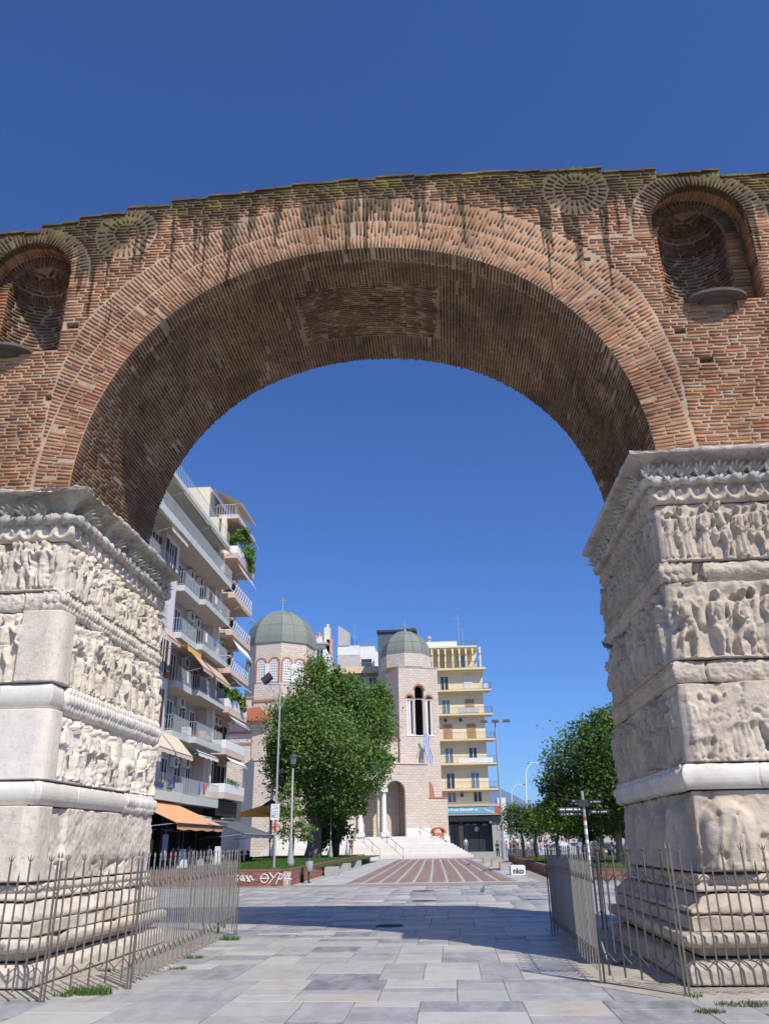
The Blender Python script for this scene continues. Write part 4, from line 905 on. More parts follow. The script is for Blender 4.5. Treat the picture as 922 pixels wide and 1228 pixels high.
# ================================================= PLANTERS
def planter(name, corners, h, label, loc, skip=()):
    p = empty(name, loc, label, 'planter'); n = len(corners)
    for i in range(n):
        if i in skip: continue
        a = Vector((*corners[i], 0)); b = Vector((*corners[(i+1) % n], 0)); L = (b-a).length; d = (b-a)/L; nn = Vector((d.y, -d.x, 0)); t = .26
        T = Matrix(((d.x, nn.x, 0, a.x), (d.y, nn.y, 0, a.y), (0, 0, 1, 0), (0, 0, 0, 1)))
        mb = MB(T); mb.box(-t*.0, L, -t, -.012, -.02, h-.02); mb.build('wall_core', M['wall_mortar'], p)
        bm_ = MB(T); z = .0; k = 0
        while z < h-.06:
            x = -.11 if k % 2 else 0
            while x < L:
                a0, b0 = max(0, x)+.006, min(L, x+.23)-.006
                if b0-a0 > .03 and rnd.random() > .01: bm_.box(a0, b0, -.05, rnd.uniform(-.004, .004), z+.006, z+.064)
                x += .235
            z += .072; k += 1
        bm_.build('brickwork', M['wall_brick'], p)['kind'] = 'stuff'
        mb = MB(T); mb.box(-.02, L+.02, -t-.02, .015, h-.02, h+.035); mb.build('wall_coping', M['wall_brick'] if i else M['wall_brick'], p)
    gm = MB(); gm.prism(corners, h-.12, h-.06, 'z'); gm.build('soil', M['soil'], p); return p
PLc = [(-16, 26.1), (-5.62, 25.0), (-6.55, 62), (-7.3, 74), (-17, 74)]
planter('brick_planter', PLc, .62, 'long raised red brick planter on the left with white graffiti and lawn', (-10, 40, 0))
PRc = [(20, 24.2), (6.15, 26.0), (6.6, 60), (20, 60)]
planter('brick_planter', [(5.95, 27.0), (20, 25.0), (20, 66), (6.3, 66)], .42, 'low brick planter bed on the right beneath the street trees', (9, 40, 0))
def lawn(poly_, z, n, label, seed, h=.10):
    r = np.random.default_rng(seed); x0, y0 = np.min(poly_, 0); x1, y1 = np.max(poly_, 0); P = r.random((n, 2))*[x1-x0, y1-y0]+[x0, y0]
    P[:, 1] = y0+(y1-y0)*r.random(n)**1.6
    ok = np.ones(n, bool); m = len(poly_)
    for i in range(m):
        a = np.array(poly_[i]); b = np.array(poly_[(i+1) % m]); ok &= ((b[0]-a[0])*(P[:, 1]-a[1])-(b[1]-a[1])*(P[:, 0]-a[0])) > .12*np.hypot(*(b-a))
    P = P[ok]; n = len(P); k = r.random(n)*PI; s = .02+.03*r.random(n); hh = h*(.4+.8*r.random(n)); c = np.stack([np.cos(k), np.sin(k)], 1)*s[:, None]; l = r.normal(size=(n, 2))*.03
    Z = np.full(n, z); V = np.stack([np.c_[P-c, Z], np.c_[P+c, Z], np.c_[P+l, Z+hh]], 1).reshape(-1, 3)
    o = npmesh('lawn', V, np.arange(3*n).reshape(n, 3), M['grass']); tag(o, label, 'grass', kind='stuff')
lawn(PLc, .55, 60000, 'short green lawn filling the left brick planter', 1); lawn([(5.95, 27.0), (20, 25.0), (20, 66), (6.3, 66)], .34, 30000, 'green lawn in the right planter bed', 2)
mb = MB(); mb.box(-15.9, -5.8, 26.2, 73.5, .48, .56); o = mb.build('turf', M['grass']); tag(o, kind='structure')
# graffiti on the front wall of the left planter
def text3(s, size, loc, rotx=PI/2, rotz=0., m=None, name='lettering', parent=None, ext=.003, xs_=1., off=.0, align='LEFT'):
    cu = bpy.data.curves.new('t', 'FONT'); cu.body = s; cu.size = size; cu.extrude = ext; cu.offset = off; cu.align_x = align
    o = bpy.data.objects.new('t', cu); COL.objects.link(o); bpy.context.view_layer.update()
    me = bpy.data.meshes.new_from_object(o.evaluated_get(bpy.context.evaluated_depsgraph_get())); bpy.data.objects.remove(o)
    me.materials.clear(); me.materials.append(m); q = bpy.data.objects.new(name, me); COL.objects.link(q)
    if parent: q.parent = parent; OFF[q.name] = OFF[parent.name]; loc = Vector(loc)-OFF[parent.name]
    q.location = loc; q.rotation_euler = (rotx, 0, rotz); q.scale = (xs_, 1, 1); return q
plL = [o for o in bpy.data.objects if o.name.startswith('brick_planter')][0]
wang = math.atan2(25.0-26.1, -5.62+16)
def onwall(px):   # point on the front wall plane of the planter
    best = None; a = Vector((-16, 26.1)); b = Vector((-5.62, 25.0)); d = ray(px, 1050); 
    den = d.x*(b.y-a.y)-d.y*(b.x-a.x); k = ((a.x-CAM.x)*(b.y-a.y)-(a.y-CAM.y)*(b.x-a.x))/den; return CAM.x+d.x*k, CAM.y+d.y*k
def stroke(pts, r=.02, name='graffiti', m='paint_white'):
    mb = MB()
    for st in pts: mb.tube(st, r, 5)
    o = mb.build(name, M[m], plL); return o
def WL(px, z): x, y = onwall(px); return (x+.006, y-.012, z)
circ = [WL(317+4.6*math.cos(t)*1.0, .31+.17*math.sin(t)) for t in np.linspace(0, 2*PI, 15)]
stroke([circ, [WL(312, .31), WL(322.5, .31)], [WL(323, .52), WL(328, .33)], [WL(333.5, .54), WL(322, .10)], [WL(336, .50), WL(331, .08)], [WL(334, .50), WL(338.5, .46), WL(338, .30), WL(333.5, .27)],
        [WL(336, .24), WL(341, .50), WL(342.5, .20)], [WL(346, .50), WL(341, .28), WL(350, .28)], [WL(347.5, .52), WL(344, .08)]], .022)
sc_ = []
for i in range(26):
    a = 282+rnd.random()*20; sc_.append([WL(a, rnd.uniform(.2, .48)), WL(a+rnd.uniform(1, 3.5), rnd.uniform(.2, .48))])
stroke(sc_, .017)
# concrete block seats
def cblock(px0, px1, py, label, w=.55, h=.45, dep=1.1, m='concrete', rot=0.):
    x0, y = gnd(px0, py); x1, _ = gnd(px1, py); b = empty('concrete_seat', ((x0+x1)/2, y+dep/2, 0), label, 'bench', 'concrete block seats')
    mb = MB(); c = .03; mb.prism([(x0+c, .0), (x1-c, .0), (x1, c), (x1, h-c), (x1-c, h), (x0+c, h), (x0, h-c), (x0, c)], y, y+dep, 'y'); o = mb.build('block', M[m], b)
    return b, x0, x1, y
s1 = cblock(389, 403.5, 1051, 'concrete block seat nearest to the arch, beside the left planter wall')
s2 = cblock(404.5, 418, 1045, 'second concrete block seat along the left planter wall'); s3 = cblock(419, 431, 1040.5, 'third concrete block seat along the left planter wall, by the red bin'); s4 = cblock(431, 442, 1035.5, 'concrete block seat nearest to the church steps on the left')
s5 = cblock(613, 631, 1050, 'white sprayed concrete seat with black lettering, nearest on the right', m='plaster_white'); s6 = cblock(600, 615, 1044.5, 'brownish concrete seat between two painted ones on the right'); s7 = cblock(590, 604, 1039.5, 'concrete seat sprayed with yellow letters on the right', m='concrete'); s8 = cblock(580, 591, 1036, 'bare dark sided concrete seat farthest away on the right')
for s, t, m, sz in ((s5, 'nko', 'paint_black', .36), (s7, 'TAN', 'awning_yellow', .3)):
    b, x0, x1, y = s; text3(t, sz, ((x0+.1), y-.004, .08), m=M[m], parent=b, name='graffiti', off=.012)
# ================================================= STREET FURNITURE
def polebase(x, y, z, r0, r1, top, mb): mb.lathe((x, y, z), [(r0*2.2, 0), (r0*2.2, .12), (r0*1.7, .3), (r0*1.5, .9), (r0, 1.05), (r0, 1.2), (r1, top)], 12)
fl = empty('floodlight_pole', (-7.08, 28.8, .6), 'tall thin grey pole carrying two floodlights and a white notice', 'lamp post')
mb = MB(); mb.tube([(-7.08, 28.8, .5), (-7.06, 28.8, 9.2)], [.062, .04], 10); mb.build('pole', M['galv'], fl)
mb = MB(); mb.tube([(-7.9, 28.8, 9.25), (-6.3, 28.8, 9.15)], .03, 6); mb.tube([(-7.06, 28.8, 7.9), (-7.6, 28.8, 9.2)], .022, 6); mb.tube([(-7.06, 28.8, 7.9), (-6.5, 28.8, 9.2)], .022, 6); mb.build('bracket', M['galv'], fl)
for x, a in ((-7.75, -.7),):
    mb = MB(Matrix.Translation((x, 28.8, 9.5)) @ Matrix.Rotation(a, 4, 'Y') @ Matrix.Rotation(-.5, 4, 'X')); mb.box(-.25, .25, -.10, .10, -.16, .16); mb.box(-.28, .28, -.15, -.10, -.19, .19); o = mb.build('floodlight', M['dark_metal'], fl)
sx, sz = at(330, 974, 28.7)
mb = MB(); mb.box(sx-.21, sx+.21, 28.68, 28.7, sz-.36, sz+.36); nb = mb.build('notice_board', M['white_paint'], fl)
mb = MB(); r = random.Random(4)
for i, zz in enumerate((.29, .19, .13, .02, -.06, -.14, -.24)):
    x = sx-.16 if i != 1 else sx-.05
    while x < sx+.15: L = r.uniform(.03, .1); mb.box(x, min(x+L, sx+.17), 28.672, 28.679, sz+zz-.012, sz+zz+.014); x += L+.02
mb.build('printed_lines', M['flag_blue'], nb); mb = MB(); mb.box(sx-.17, sx-.02, 28.671, 28.679, sz-.20, sz-.17); mb.build('printed_lines', M['sticker_red'], nb)
mb = MB(); mb.tube([(-7.07, 28.75, 2.6), (-7.07, 28.75, 2.25)], .068, 10); mb.build('sticker', M['sticker_red'], fl)
def lantern(px, py, base, label, top=None, ztop_=None, gr='lantern lamp posts'):
    x, y = gnd(px, py, base); e = empty('street_lamp', (x, y, base), label, 'street lamp', gr)
    zt = ztop_; mb = MB(); mb.lathe((x, y, base-.05), [(.22, 0), (.2, .25), (.14, .55), (.10, 1.0), (.085, 1.3), (.075, 1.34), (.055, 1.4), (.045, zt-base-.75)], 14); mb.build('post', M['galv'], e, smooth=True)
    mb = MB(); mb.lathe((x, y, zt-.75), [(.05, 0), (.16, .05), (.10, .08), (.13, .14)], 8); mb.build('lamp_collar', M['dark_metal'], e)
    mb = MB(); mb.lathe((x, y, zt-.6), [(.12, 0), (.2, .38)], 8); mb.build('lamp_glass', M['pane_glass'], e)
    mb = MB(); mb.lathe((x, y, zt-.22), [(.27, 0), (.24, .05), (.10, .16), (.04, .2), (.03, .32)], 8)
    for k in range(4): a = k*PI/2+.4; mb.tube([(x+.14*math.cos(a), y+.14*math.sin(a), zt-.6), (x+.22*math.cos(a), y+.22*math.sin(a), zt-.2)], .012, 4)
    mb.build('lamp_cap', M['dark_metal'], e); return e
def zat(px, py, y): return at(px, py, y)[1]
lantern(348, 1039, .6, 'grey lantern lamp post on the lawn, right of the floodlight pole', ztop_=zat(349, 903, gnd(348, 1039, .6)[1]))
lantern(396.3, 1029, .6, 'lantern lamp post rising before the two tree trunks', ztop_=zat(397, 930, gnd(396.3, 1029, .6)[1])); 
lantern(416, 1025, .62, 'farthest lantern lamp post, beside the foot of the steps', ztop_=zat(416, 935, gnd(416, 1025, .62)[1]))
x, y = gnd(604.5, 1031); e = empty('tall_lamp_post', (x, y, 0), 'very tall tapering lamp post with three dark heads before the yellow building', 'street lamp')
_, zt = at(594, 866, y); xt, _ = at(594, 866, y)
mb = MB(); mb.tube([(x, y, 0), (x, y, 1.6)], .22, 10); mb.tube([(x, y, 1.6), (x+.0, y, zt)], [.13, .07], 10); mb.build('post', M['galv'], e)
for dx in (-1.15, 0, 1.15):
    mb = MB(); mb.tube([(x, y, zt), (x+dx, y, zt+.0)], .04, 6); mb.build('arm', M['galv'], e)
    mb = MB(Matrix.Translation((x+dx, y-.1, zt+.05))); mb.hexa([(-.42, -.3, -.12), (.42, -.3, -.12), (.3, .3, -.1), (-.3, .3, -.1), (-.3, -.2, .14), (.3, -.2, .14), (.22, .25, .12), (-.22, .25, .12)]); mb.build('lamp_head', M['dark_metal'], e)
for (px0, py0, px1, py1, Y, lb) in ((632, 1012, 648, 915, 150, 'curved white street light, the nearer and taller of two'), (615, 1010, 628, 941, 230, 'small curved white street light far away')):
    x, z = at(px0, 1015, Y); xt, zt = at(px0-2, py1+6, Y); xe, ze = at(px1, py1, Y); e = empty('road_light', (x, Y, .3), lb, 'street light')
    mb = MB(); mb.tube([(x, Y, 0), (xt, Y, zt-1), (xt+.3, Y, zt-.1), (xt+.4*(xe-xt), Y, ze), (xe, Y, ze)], [.16, .11, .1, .09, .08], 7); mb.build('post', M['white_paint'], e)
    mb = MB(); mb.box(xe-.2, xe+.9, Y-.2, Y+.2, ze-.12, ze+.1); mb.build('lamp_head', M['dark_metal'], e)
# litter bins
x, y = gnd(370, 1059.5); e = empty('litter_bin', (x, y, 0), 'small grey metal litter bin on a short post by the planter corner', 'bin')
mb = MB(); mb.tube([(x, y, 0), (x, y, .5)], .04, 8); mb.lathe((x, y, 0), [(.13, 0), (.13, .02), (.05, .03)], 10); mb.build('post', M['dark_metal'], e)
mb = MB(); mb.lathe((x, y, .48), [(.14, 0), (.17, .02), (.19, .42), (.18, .44)], 16); mb.build('bin_body', M['galv'], e, True)
mb = MB(); mb.lathe((x, y, .93), [(.2, 0), (.18, .06), (.1, .1)], 16); mb.build('bin_lid', M['dark_metal'], e); mb = MB(); mb.tube([(x-.02, y+.12, .9), (x-.02, y+.12, 1.35)], .02, 6); mb.build('bracket', M['dark_metal'], e)
x, y = gnd(362, 1058.8); mb = MB(); mb.box(x-.09, x+.09, y-.05, y+.02, 0, .66); tag(mb.build('dark_post', M['dark_brown']), 'short dark post against the corner of the left brick planter', 'post')
x, y = gnd(427, 1031); e = empty('litter_bin', (x, y, 0), 'red plastic litter bin near the bottom of the church steps', 'bin')
mb = MB(); mb.lathe((x, y, .45), [(.2, 0), (.26, .05), (.28, .62), (.27, .68)], 12); mb.build('bin_body', M['sticker_red'], e); mb = MB(); mb.lathe((x, y, 1.13), [(.30, 0), (.28, .1), (.05, .14)], 12); mb.build('bin_lid', M['dark_metal'], e); mb = MB(); mb.tube([(x, y, 0), (x, y, .5)], .07, 6); mb.build('post', M['galv'], e)
# finger post with name blades
Yf = 13; xf, _ = at(704, 1010, Yf); ztf = at(700, 949, Yf)[1]
e = empty('signpost', (xf, Yf, 0), 'stickered signpost with five dark direction blades beside the right fence', 'signpost')
mb = MB(); mb.tube([(xf, Yf, 0), (xf, Yf, ztf)], .042, 10); mb.build('post', M['galv'], e); mb = MB()
for i, (z, h) in enumerate(((2.1, .1), (1.9, .14), (1.62, .1), (1.45, .16), (1.2, .1))): mb.tube([(xf, Yf, z), (xf, Yf, z-h)], .045, 10)
mb.build('sticker', M['white_paint'], e); mb = MB(); mb.tube([(xf, Yf, 2.22), (xf, Yf, 2.14)], .046, 10); mb.build('sticker', M['sticker_red'], e)
for (pa, pb, py, dy, txt) in ((683, 701, 961, .35,0), (704, 724, 962, -.3,0), (667, 699, 971, -.3,0), (669, 700, 977, .3,0), (706, 732, 974, -.25,0)):
    xa_, z = at(pa, py, Yf+(dy if pa < 700 else 0)); xb_, _ = at(pb, py, Yf+(0 if pa < 700 else dy)); ya, yb = (Yf+dy, Yf) if pa < 700 else (Yf, Yf+dy)
    a = math.atan2(yb-ya, xb_-xa_); L = math.hypot(xb_-xa_, yb-ya); mb = MB(Matrix.Translation((xa_, ya, z)) @ Matrix.Rotation(a, 4, 'Z')); t = .055
    po = [(0, -t), (L-.06, -t), (L, 0), (L-.06, t), (0, t)] if pa > 700 else [(.06, -t), (L, -t), (L, t), (.06, t), (0, 0)]
    mb.prism(po, -.01, .01, 'y'); bl_ = mb.build('sign_blade', M['dark_metal'], e)
    mb = MB(Matrix.Translation((xa_, ya, z)) @ Matrix.Rotation(a, 4, 'Z')); r = random.Random(int(pa)); u = .1
    while u < L-.14: q = r.uniform(.02, .06); mb.box(u, u+q, -.0135, -.011, -.022, r.uniform(.008, .024)); u += q+r.choice((.008, .012, .05))
    mb.build('lettering', M['paint_white'], bl_)
mb = MB(); mb.box(xf-.13, xf+.13, Yf-.08, Yf+.08, ztf-.42, ztf-.24); mb.build('clamp', M['dark_metal'], e)
# pigeons
def pigeon(x, y, z, a, label, grp=None, s=1.):
    e = empty('pigeon', (x, y, z), label, 'pigeon', grp); T = Matrix.Translation((x, y, z)) @ Matrix.Rotation(a, 4, 'Z') @ Matrix.Diagonal((s, s, s, 1)); mb = MB(T)
    mb.tube([(-.15, 0, .10), (-.09, 0, .115), (0, 0, .135), (.06, 0, .15), (.09, 0, .19), (.10, 0, .225), (.115, 0, .245), (.135, 0, .245)], [.012, .035, .062, .055, .032, .022, .026, .010], 8); mb.build('body', M['shed_dark'], e, True)
    mb = MB(T); mb.add([(-.14, .03, .11), (-.14, -.03, .11), (-.23, -.035, .09), (-.23, .035, .09)], [(0, 1, 2, 3)]); mb.tube([(.135, 0, .243), (.16, 0, .235)], [.006, .001], 4); mb.build('tail_feathers', M['asphalt'], e)
    for q in (-.02, .02): mb = MB(T); mb.tube([(.01, q, .09), (.01, q, 0), (.03, q, 0)], .005, 4); mb.build('leg', M['sticker_red'], e)
for (px, py, a, lb) in ((579, 1073, 1.2, 'grey pigeon alone on the pale paving right of centre'), (581, 1047.5, .3, 'pigeon pecking nearest the red stripes, left of its pair'), (588, 1046.5, 2.6, 'pigeon just right of its mate by the concrete seats'), (562, 1039, 0, 'small distant pigeon on the red paving')):
    x, y = gnd(px, py); pigeon(x, y, 0, a, lb)
x, z = -4.66+9.22, 4.95
pigeon(4.42, 3.7, 4.93, PI*.9, 'dark pigeon perched on the shaded edge of the right pier', s=.75)
# ================================================= APARTMENT BLOCKS ON THE LEFT
def railing(mb, a, b, z0, z1, sp=.14, r=.012):
    a = Vector(a); b = Vector(b); L = (b-a).length; n = max(1, int(L/sp))
    for zz in (z1, z0+.08): mb.tube([(a.x, a.y, zz), (b.x, b.y, zz)], r*1.4, 4)
    for i in range(n+1): p = a.lerp(b, i/n); mb.tube([(p.x, p.y, z0), (p.x, p.y, z1)], r, 4, False)
def balcony(P, X0_, X1, y0, y1, zt, slab, under, th=.16, fas=.30, style='rail', rail='rail_metal', deco=True):
    """X0_ wall side, X1 street side (larger x)"""
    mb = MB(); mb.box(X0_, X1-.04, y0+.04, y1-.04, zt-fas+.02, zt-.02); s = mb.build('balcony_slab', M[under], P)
    mb = MB(); mb.box(X1-.045, X1, y0, y1, zt-fas, zt+.06); mb.box(X0_, X1-.047, y0, y0+.045, zt-fas, zt+.06); mb.box(X0_, X1-.047, y1-.045, y1, zt-fas, zt+.06); mb.build('balcony_edge', M[slab], P)
    if style == 'rail':
        mb = MB(); railing(mb, (X1-.03, y0+.03, 0), (X1-.03, y1-.03, 0), zt+.06, zt+.95); railing(mb, (X0_, y0+.03, 0), (X1-.03, y0+.03, 0), zt+.06, zt+.95); mb.build('railing', M[rail], P)
    elif style == 'cross':
        mb = MB(); y = y0+.04
        while y < y1-.2:
            ye = min(y1-.04, y+.62); mb.tube([(X1-.03, y, zt+.1), (X1-.03, ye, zt+.85)], .022, 4); mb.tube([(X1-.03, ye, zt+.1), (X1-.03, y, zt+.85)], .022, 4); y = ye
        for zz in (.06, .9): mb.tube([(X1-.03, y0, zt+zz), (X1-.03, y1, zt+zz)], .03, 4); mb.tube([(X0_, y0+.03, zt+zz), (X1-.03, y0+.03, zt+zz)], .03, 4)
        mb.tube([(X0_+.1, y0+.03, zt+.1), (X1-.05, y0+.03, zt+.85)], .022, 4); mb.tube([(X0_+.1, y0+.03, zt+.85), (X1-.05, y0+.03, zt+.1)], .022, 4); mb.build('railing', M['ac_white'], P)
    else:
        mb = MB(); mb.box(X1-.09, X1-.0, y0, y1, zt+.063, zt+.62); mb.box(X0_, X1-.093, y0, y0+.08, zt+.063, zt+.62); mb.build('parapet', M['white_paint'], P)
        mb = MB(); railing(mb, (X1-.04, y0+.03, 0), (X1-.04, y1-.03, 0), zt+.62, zt+.92, .5); mb.build('railing', M['rail_metal'], P)
def window_x(P, X, y0, y1, z0, z1, kind='glass', shut=0, m='dark_glass'):   # on a wall facing +x
    mb = MB(); f = .06
    for (a, b, c, d) in ((y0, y0+f, z0, z1), (y1-f, y1, z0, z1), (y0+f, y1-f, z1-f, z1), (y0+f, y1-f, z0, z0+f), ((y0+y1)/2-.03, (y0+y1)/2+.03, z0+f, z1-f)): mb.box(X-.02, X+.05, a, b, c, d)
    w_ = mb.build('window', M['ac_white'], P); mb = MB(); mb.box(X-.015, X+.015, y0+f, y1-f, z0+f, z1-f); mb.build('pane', M[m], w_)
    for s in range(shut):
        a, b = (y0-.5, y0-.02) if s == 0 else (y1+.02, y1+.5); mb = MB(); mb.box(X+.0, X+.035, a, b, z0, z1)
        z = z0+.05
        while z < z1-.05: mb.box(X+.036, X+.05, a+.04, b-.04, z, z+.03); z += .055
        mb.build('shutter', M['shutter'], P)
def acunit_x(P, X, y, z):
    mb = MB(); mb.box(X+.03, X+.33, y-.4, y+.4, z, z+.58); a = mb.build('air_conditioner', M['ac_white'], P)
    mb = MB(Matrix.Translation((X+.332, y-.08, z+.29)) @ Matrix.Rotation(PI/2, 4, 'Y')); mb.lathe((0, 0, 0), [(.24, 0), (.24, .012), (.001, .014)], 14); mb.build('fan_grille', M['ac_dark'], a)
    mb = MB(); mb.box(X+.0, X+.32, y-.32, y-.28, z-.04, z-.004); mb.box(X+.0, X+.02, y-.28, y+.28, z-.04, z-.004); mb.box(X+.0, X+.32, y+.28, y+.32, z-.04, z-.004); mb.build('bracket', M['galv'], a)
def awning_x(P, X, y0, y1, zt, out, drop, m, val=.22, arms=True):
    mb = MB(); n = 8; V = []
    for i in range(n+1):
        y = y0+(y1-y0)*i/n; V += [(X, y, zt), (X+out, y, zt-drop), (X+out+.01, y, zt-drop-val*(1 if i % 2 else .82))]
    F = []
    for i in range(n): a = i*3; F += [(a, a+3, a+4, a+1), (a+1, a+4, a+5, a+2)]
    V2 = [(x, y, z-.02) for (x, y, z) in V]; k = len(V); mb.add(V+V2, F+[tuple(reversed([q+k for q in f])) for f in F])
    aw = mb.build('awning', M[m], P, fix=False); mb = MB(); mb.tube([(X+out, y0, zt-drop), (X+out, y1, zt-drop)], .03, 5)
    if arms:
        for y in (y0+.08, y1-.08): mb.tube([(X, y, zt-drop*1.05-.2), (X+out, y, zt-drop)], .018, 4)
    mb.build('awning_frame', M['rail_metal'], aw)
F1 = [4.35, 7.75, 10.6, 13.5, 16.45, 19.4, 22.35]
b1 = empty('apartment_building', (-18, 31, 0), 'tall pale grey apartment block with green edged balconies, beside the left pier', 'building')
WX = -15.15
mb = MB(); mb.box(-24, WX-.45, 12, 43.45, 0, F1[6]+.1); mb.build('wall', M['grey_wall'], b1)
mb = MB(); mb.box(WX-.447, -14.85, 31.6, 34.1, 4.3, 19.1); mb.build('wall', M['lilac_wall'], b1)             # bright projecting strip
mb = MB(); mb.box(WX-.447, WX+.0, 12, 31.55, 4.3, 19.1); mb.build('wall', M['lilac_wall'], b1)
mb = MB(); mb.box(WX-.447, WX+.25, 42.6, 43.44, 4.3, 22.3); mb.build('wall', M['tan_wall'], b1)
for i, z in enumerate(F1[:5]):
    zn = F1[i+1]
    if i == 0:
        balcony(b1, WX-.44, -13.95, 22, 43.3, z, 'grey_green_slab', 'slab_under', fas=.42)
    else:
        balcony(b1, WX-.44, -14.35, 34.2, 37.3, z, 'grey_green_slab', 'slab_under'); balcony(b1, WX-.44, -13.95, 37.35, 43.3, z+.0, 'grey_green_slab', 'slab_under')
        balcony(b1, WX, -14.3, 22, 31.6, z-.05, 'grey_green_slab', 'slab_under')
    XW = WX-.44
    window_x(b1, XW, 34.6, 35.5, z+.05, z+2.3, m='interior', shut=0); window_x(b1, XW, 36.2, 37.3, z+.1, z+2.2, shut=1 if i in (0, 2) else 0)
    window_x(b1, XW, 38.6, 39.9, z+.9, z+2.2, m='dark_glass'); window_x(b1, XW, 40.9, 41.9, z+.1, z+2.2, m='interior')
    acunit_x(b1, XW, 38.1+.3*i % 1, z+2.0 if i % 2 else z+1.75)
    if i in (0, 3, 4): acunit_x(b1, XW, 40.4, z+1.9)
    window_x(b1, -14.85, 31.75+.45, 32.6+.5, z+.15, z+2.25, m='interior', shut=2) if i in (1, 2, 4) else None
    for yy in (24.2, 27.2, 30): window_x(b1, WX, yy, yy+1.1, z+.1, z+2.2, m='dark_glass', shut=2 if i != 0 else 0)
for z in (F1[5],):   # long upper balcony and the floors set back above it
    balcony(b1, WX-.44, -13.95, 18, 43.3, z-.0, 'grey_green_slab', 'slab_under', fas=.42)
    for yy in (22, 25.5, 29, 32.5, 36, 39.5): window_x(b1, WX-.44, yy, yy+1.8, z+.1, z+2.2)
    mb = MB(); mb.box(WX-.44, -14.2, 18, 43.2, F1[6]-.3, F1[6]); mb.build('roof_slab', M['grey_green_slab'], b1)
    mb = MB(); railing(mb, (-14.3, 18, 0), (-14.3, 43.1, 0), F1[6], F1[6]+.95, .3); mb.build('railing', M['rail_metal'], b1)
    for (a, b) in ((31.2, 36.5), (37, 42.6)): awning_x(b1, -14.6, a, b, F1[6]-.35, .75, .55, 'awning_cream', .1)
mb = MB(); mb.box(-24, -17.2, 20, 41, F1[6]+.1, F1[6]+2.9); mb.build('penthouse', M['cream_wall'], b1)
mb = MB(); mb.box(-24, -17.0, 31, 36.4, F1[6]+2.9, F1[6]+4.6); mb.box(-22, -18.6, 32, 34.5, F1[6]+4.6, F1[6]+5.8); mb.build('stair_house', M['cream_wall'], b1)
mb = MB(); mb.tube([(-17.5, 38, F1[6]+2.9), (-17.5, 38, F1[6]+6.3)], .04, 5); mb.tube([(-17.9, 38, F1[6]+6), (-17.1, 38, F1[6]+6)], .02, 4); mb.tube([(-18.4, 35, F1[6]+4.6), (-18.4, 35, F1[6]+7)], .03, 5); mb.build('aerial', M['galv'], b1)
for (y0, y1, i, out, drop, m) in ((36.1, 38.4, 3, 1.15, 1.35, 'awning_tan'), (38.9, 42.9, 3, 1.15, 1.35, 'awning_tan'), (29.3, 31.5, 3, .95, 1.0, 'awning_tan'), (28.6, 31.5, 5, .9, .9, 'awning_cream'), (38.2, 42.7, 1, .6, .4, 'awning_white')):
    awning_x(b1, -14.35 if y0 < 33 else -14.55, y0, y1, F1[i]-.36, out, drop, m)
awning_x(b1, -14.2, 31.6, 34.2, F1[3]-.85, 1.2, .5, 'awning_yellow', .35); awning_x(b1, -14.1, 28.2, 31.2, F1[1]-.35, 1.0, 1.1, 'awning_cream'); awning_x(b1, -14.1, 31.4, 34.4, F1[1]-.35, 1.0, 1.1, 'awning_cream')
mb = MB(); mb.box(WX+.1, WX+.14, 31.0, 31.5, 4.5, 7.0); mb.build('red_curtain', M['sticker_red'], b1)
# shops at street level
mb = MB(); mb.box(WX-.44, WX+.2, 22, 43.3, 3.62, 3.9); mb.build('shop_fascia', M['dark_brown'], b1)
for y in (24, 27.2, 29.9, 33.4, 36.3, 39.4, 43.0): mb = MB(); mb.box(WX-.44, WX-.02, y-.2, y+.2, 0, 3.6); mb.build('shop_pier', M['dark_brown'], b1)
for (y0, y1, m) in ((24.25, 27, 'interior'), (27.4, 29.7, 'interior'), (30.2, 33.2, 'curtain'), (33.6, 36.1, 'interior'), (36.5, 39.2, 'dark_glass'), (39.6, 42.8, 'interior')):
    mb = MB(); mb.box(WX-.43, WX-.35, y0, y1, .1, 3.4); w_ = mb.build('shop_window', M[m], b1)
    mb = MB(); mb.box(WX-.34, WX-.30, y0, y1, 2.5, 2.58); mb.box(WX-.34, WX-.30, (y0+y1)/2-.03, (y0+y1)/2+.03, .1, 3.4); mb.build('window_bar', M['galv'], w_)
awning_x(b1, -14.6, 27.6, 35.7, 4.0, 3.1, 1.35, 'awning_orange', .30)
mb = MB(); mb.box(-11.49, -11.45, 27.6, 35.7, 2.55, 2.66); mb.build('awning_bar', M['dark_brown'], b1)
for (y0, y1, z0, z1, m) in ((30.6, 31.5, 1.0, 2.6, 'white_paint'), (31.8, 32.3, .4, 2.2, 'banner_blue'), (33.7, 34.6, .9, 2.7, 'plaster_white'), (34.9, 35.5, 1.2, 2.0, 'awning_yellow'), (37.0, 38.0, .9, 2.3, 'white_paint')):
    mb = MB(); mb.box(WX-.28, WX-.2, y0, y1, z0, z1); mb.build('poster_board', M[m], b1)
for (y, hgt, m) in ((31.0, 1.5, 'white_paint'), (34.0, 1.3, 'plaster_grey'), (37.6, 1.6, 'white_paint')):
    mb = MB(); mb.hexa([(-12.6, y, 0), (-12.1, y, 0), (-12.1, y+.9, 0), (-12.6, y+.9, 0), (-12.4, y+.05, hgt), (-12.3, y+.05, hgt), (-12.3, y+.85, hgt), (-12.4, y+.85, hgt)]); tag(mb.build('menu_board', M[m]), {31.0: 'white upright board standing under the left part of the orange awning', 34.0: 'grey upright board standing under the right part of the orange awning', 37.6: 'white upright board between the orange and the grey awning'}[y], 'board')
awning_x(b1, -14.6, 36.2, 38.6, 3.55, 1.6, .35, 'awning_white', .12); awning_x(b1, -14.6, 38.8, 42.5, 3.3, 1.6, .3, 'awning_grey', .3)
rq = random.Random(77)
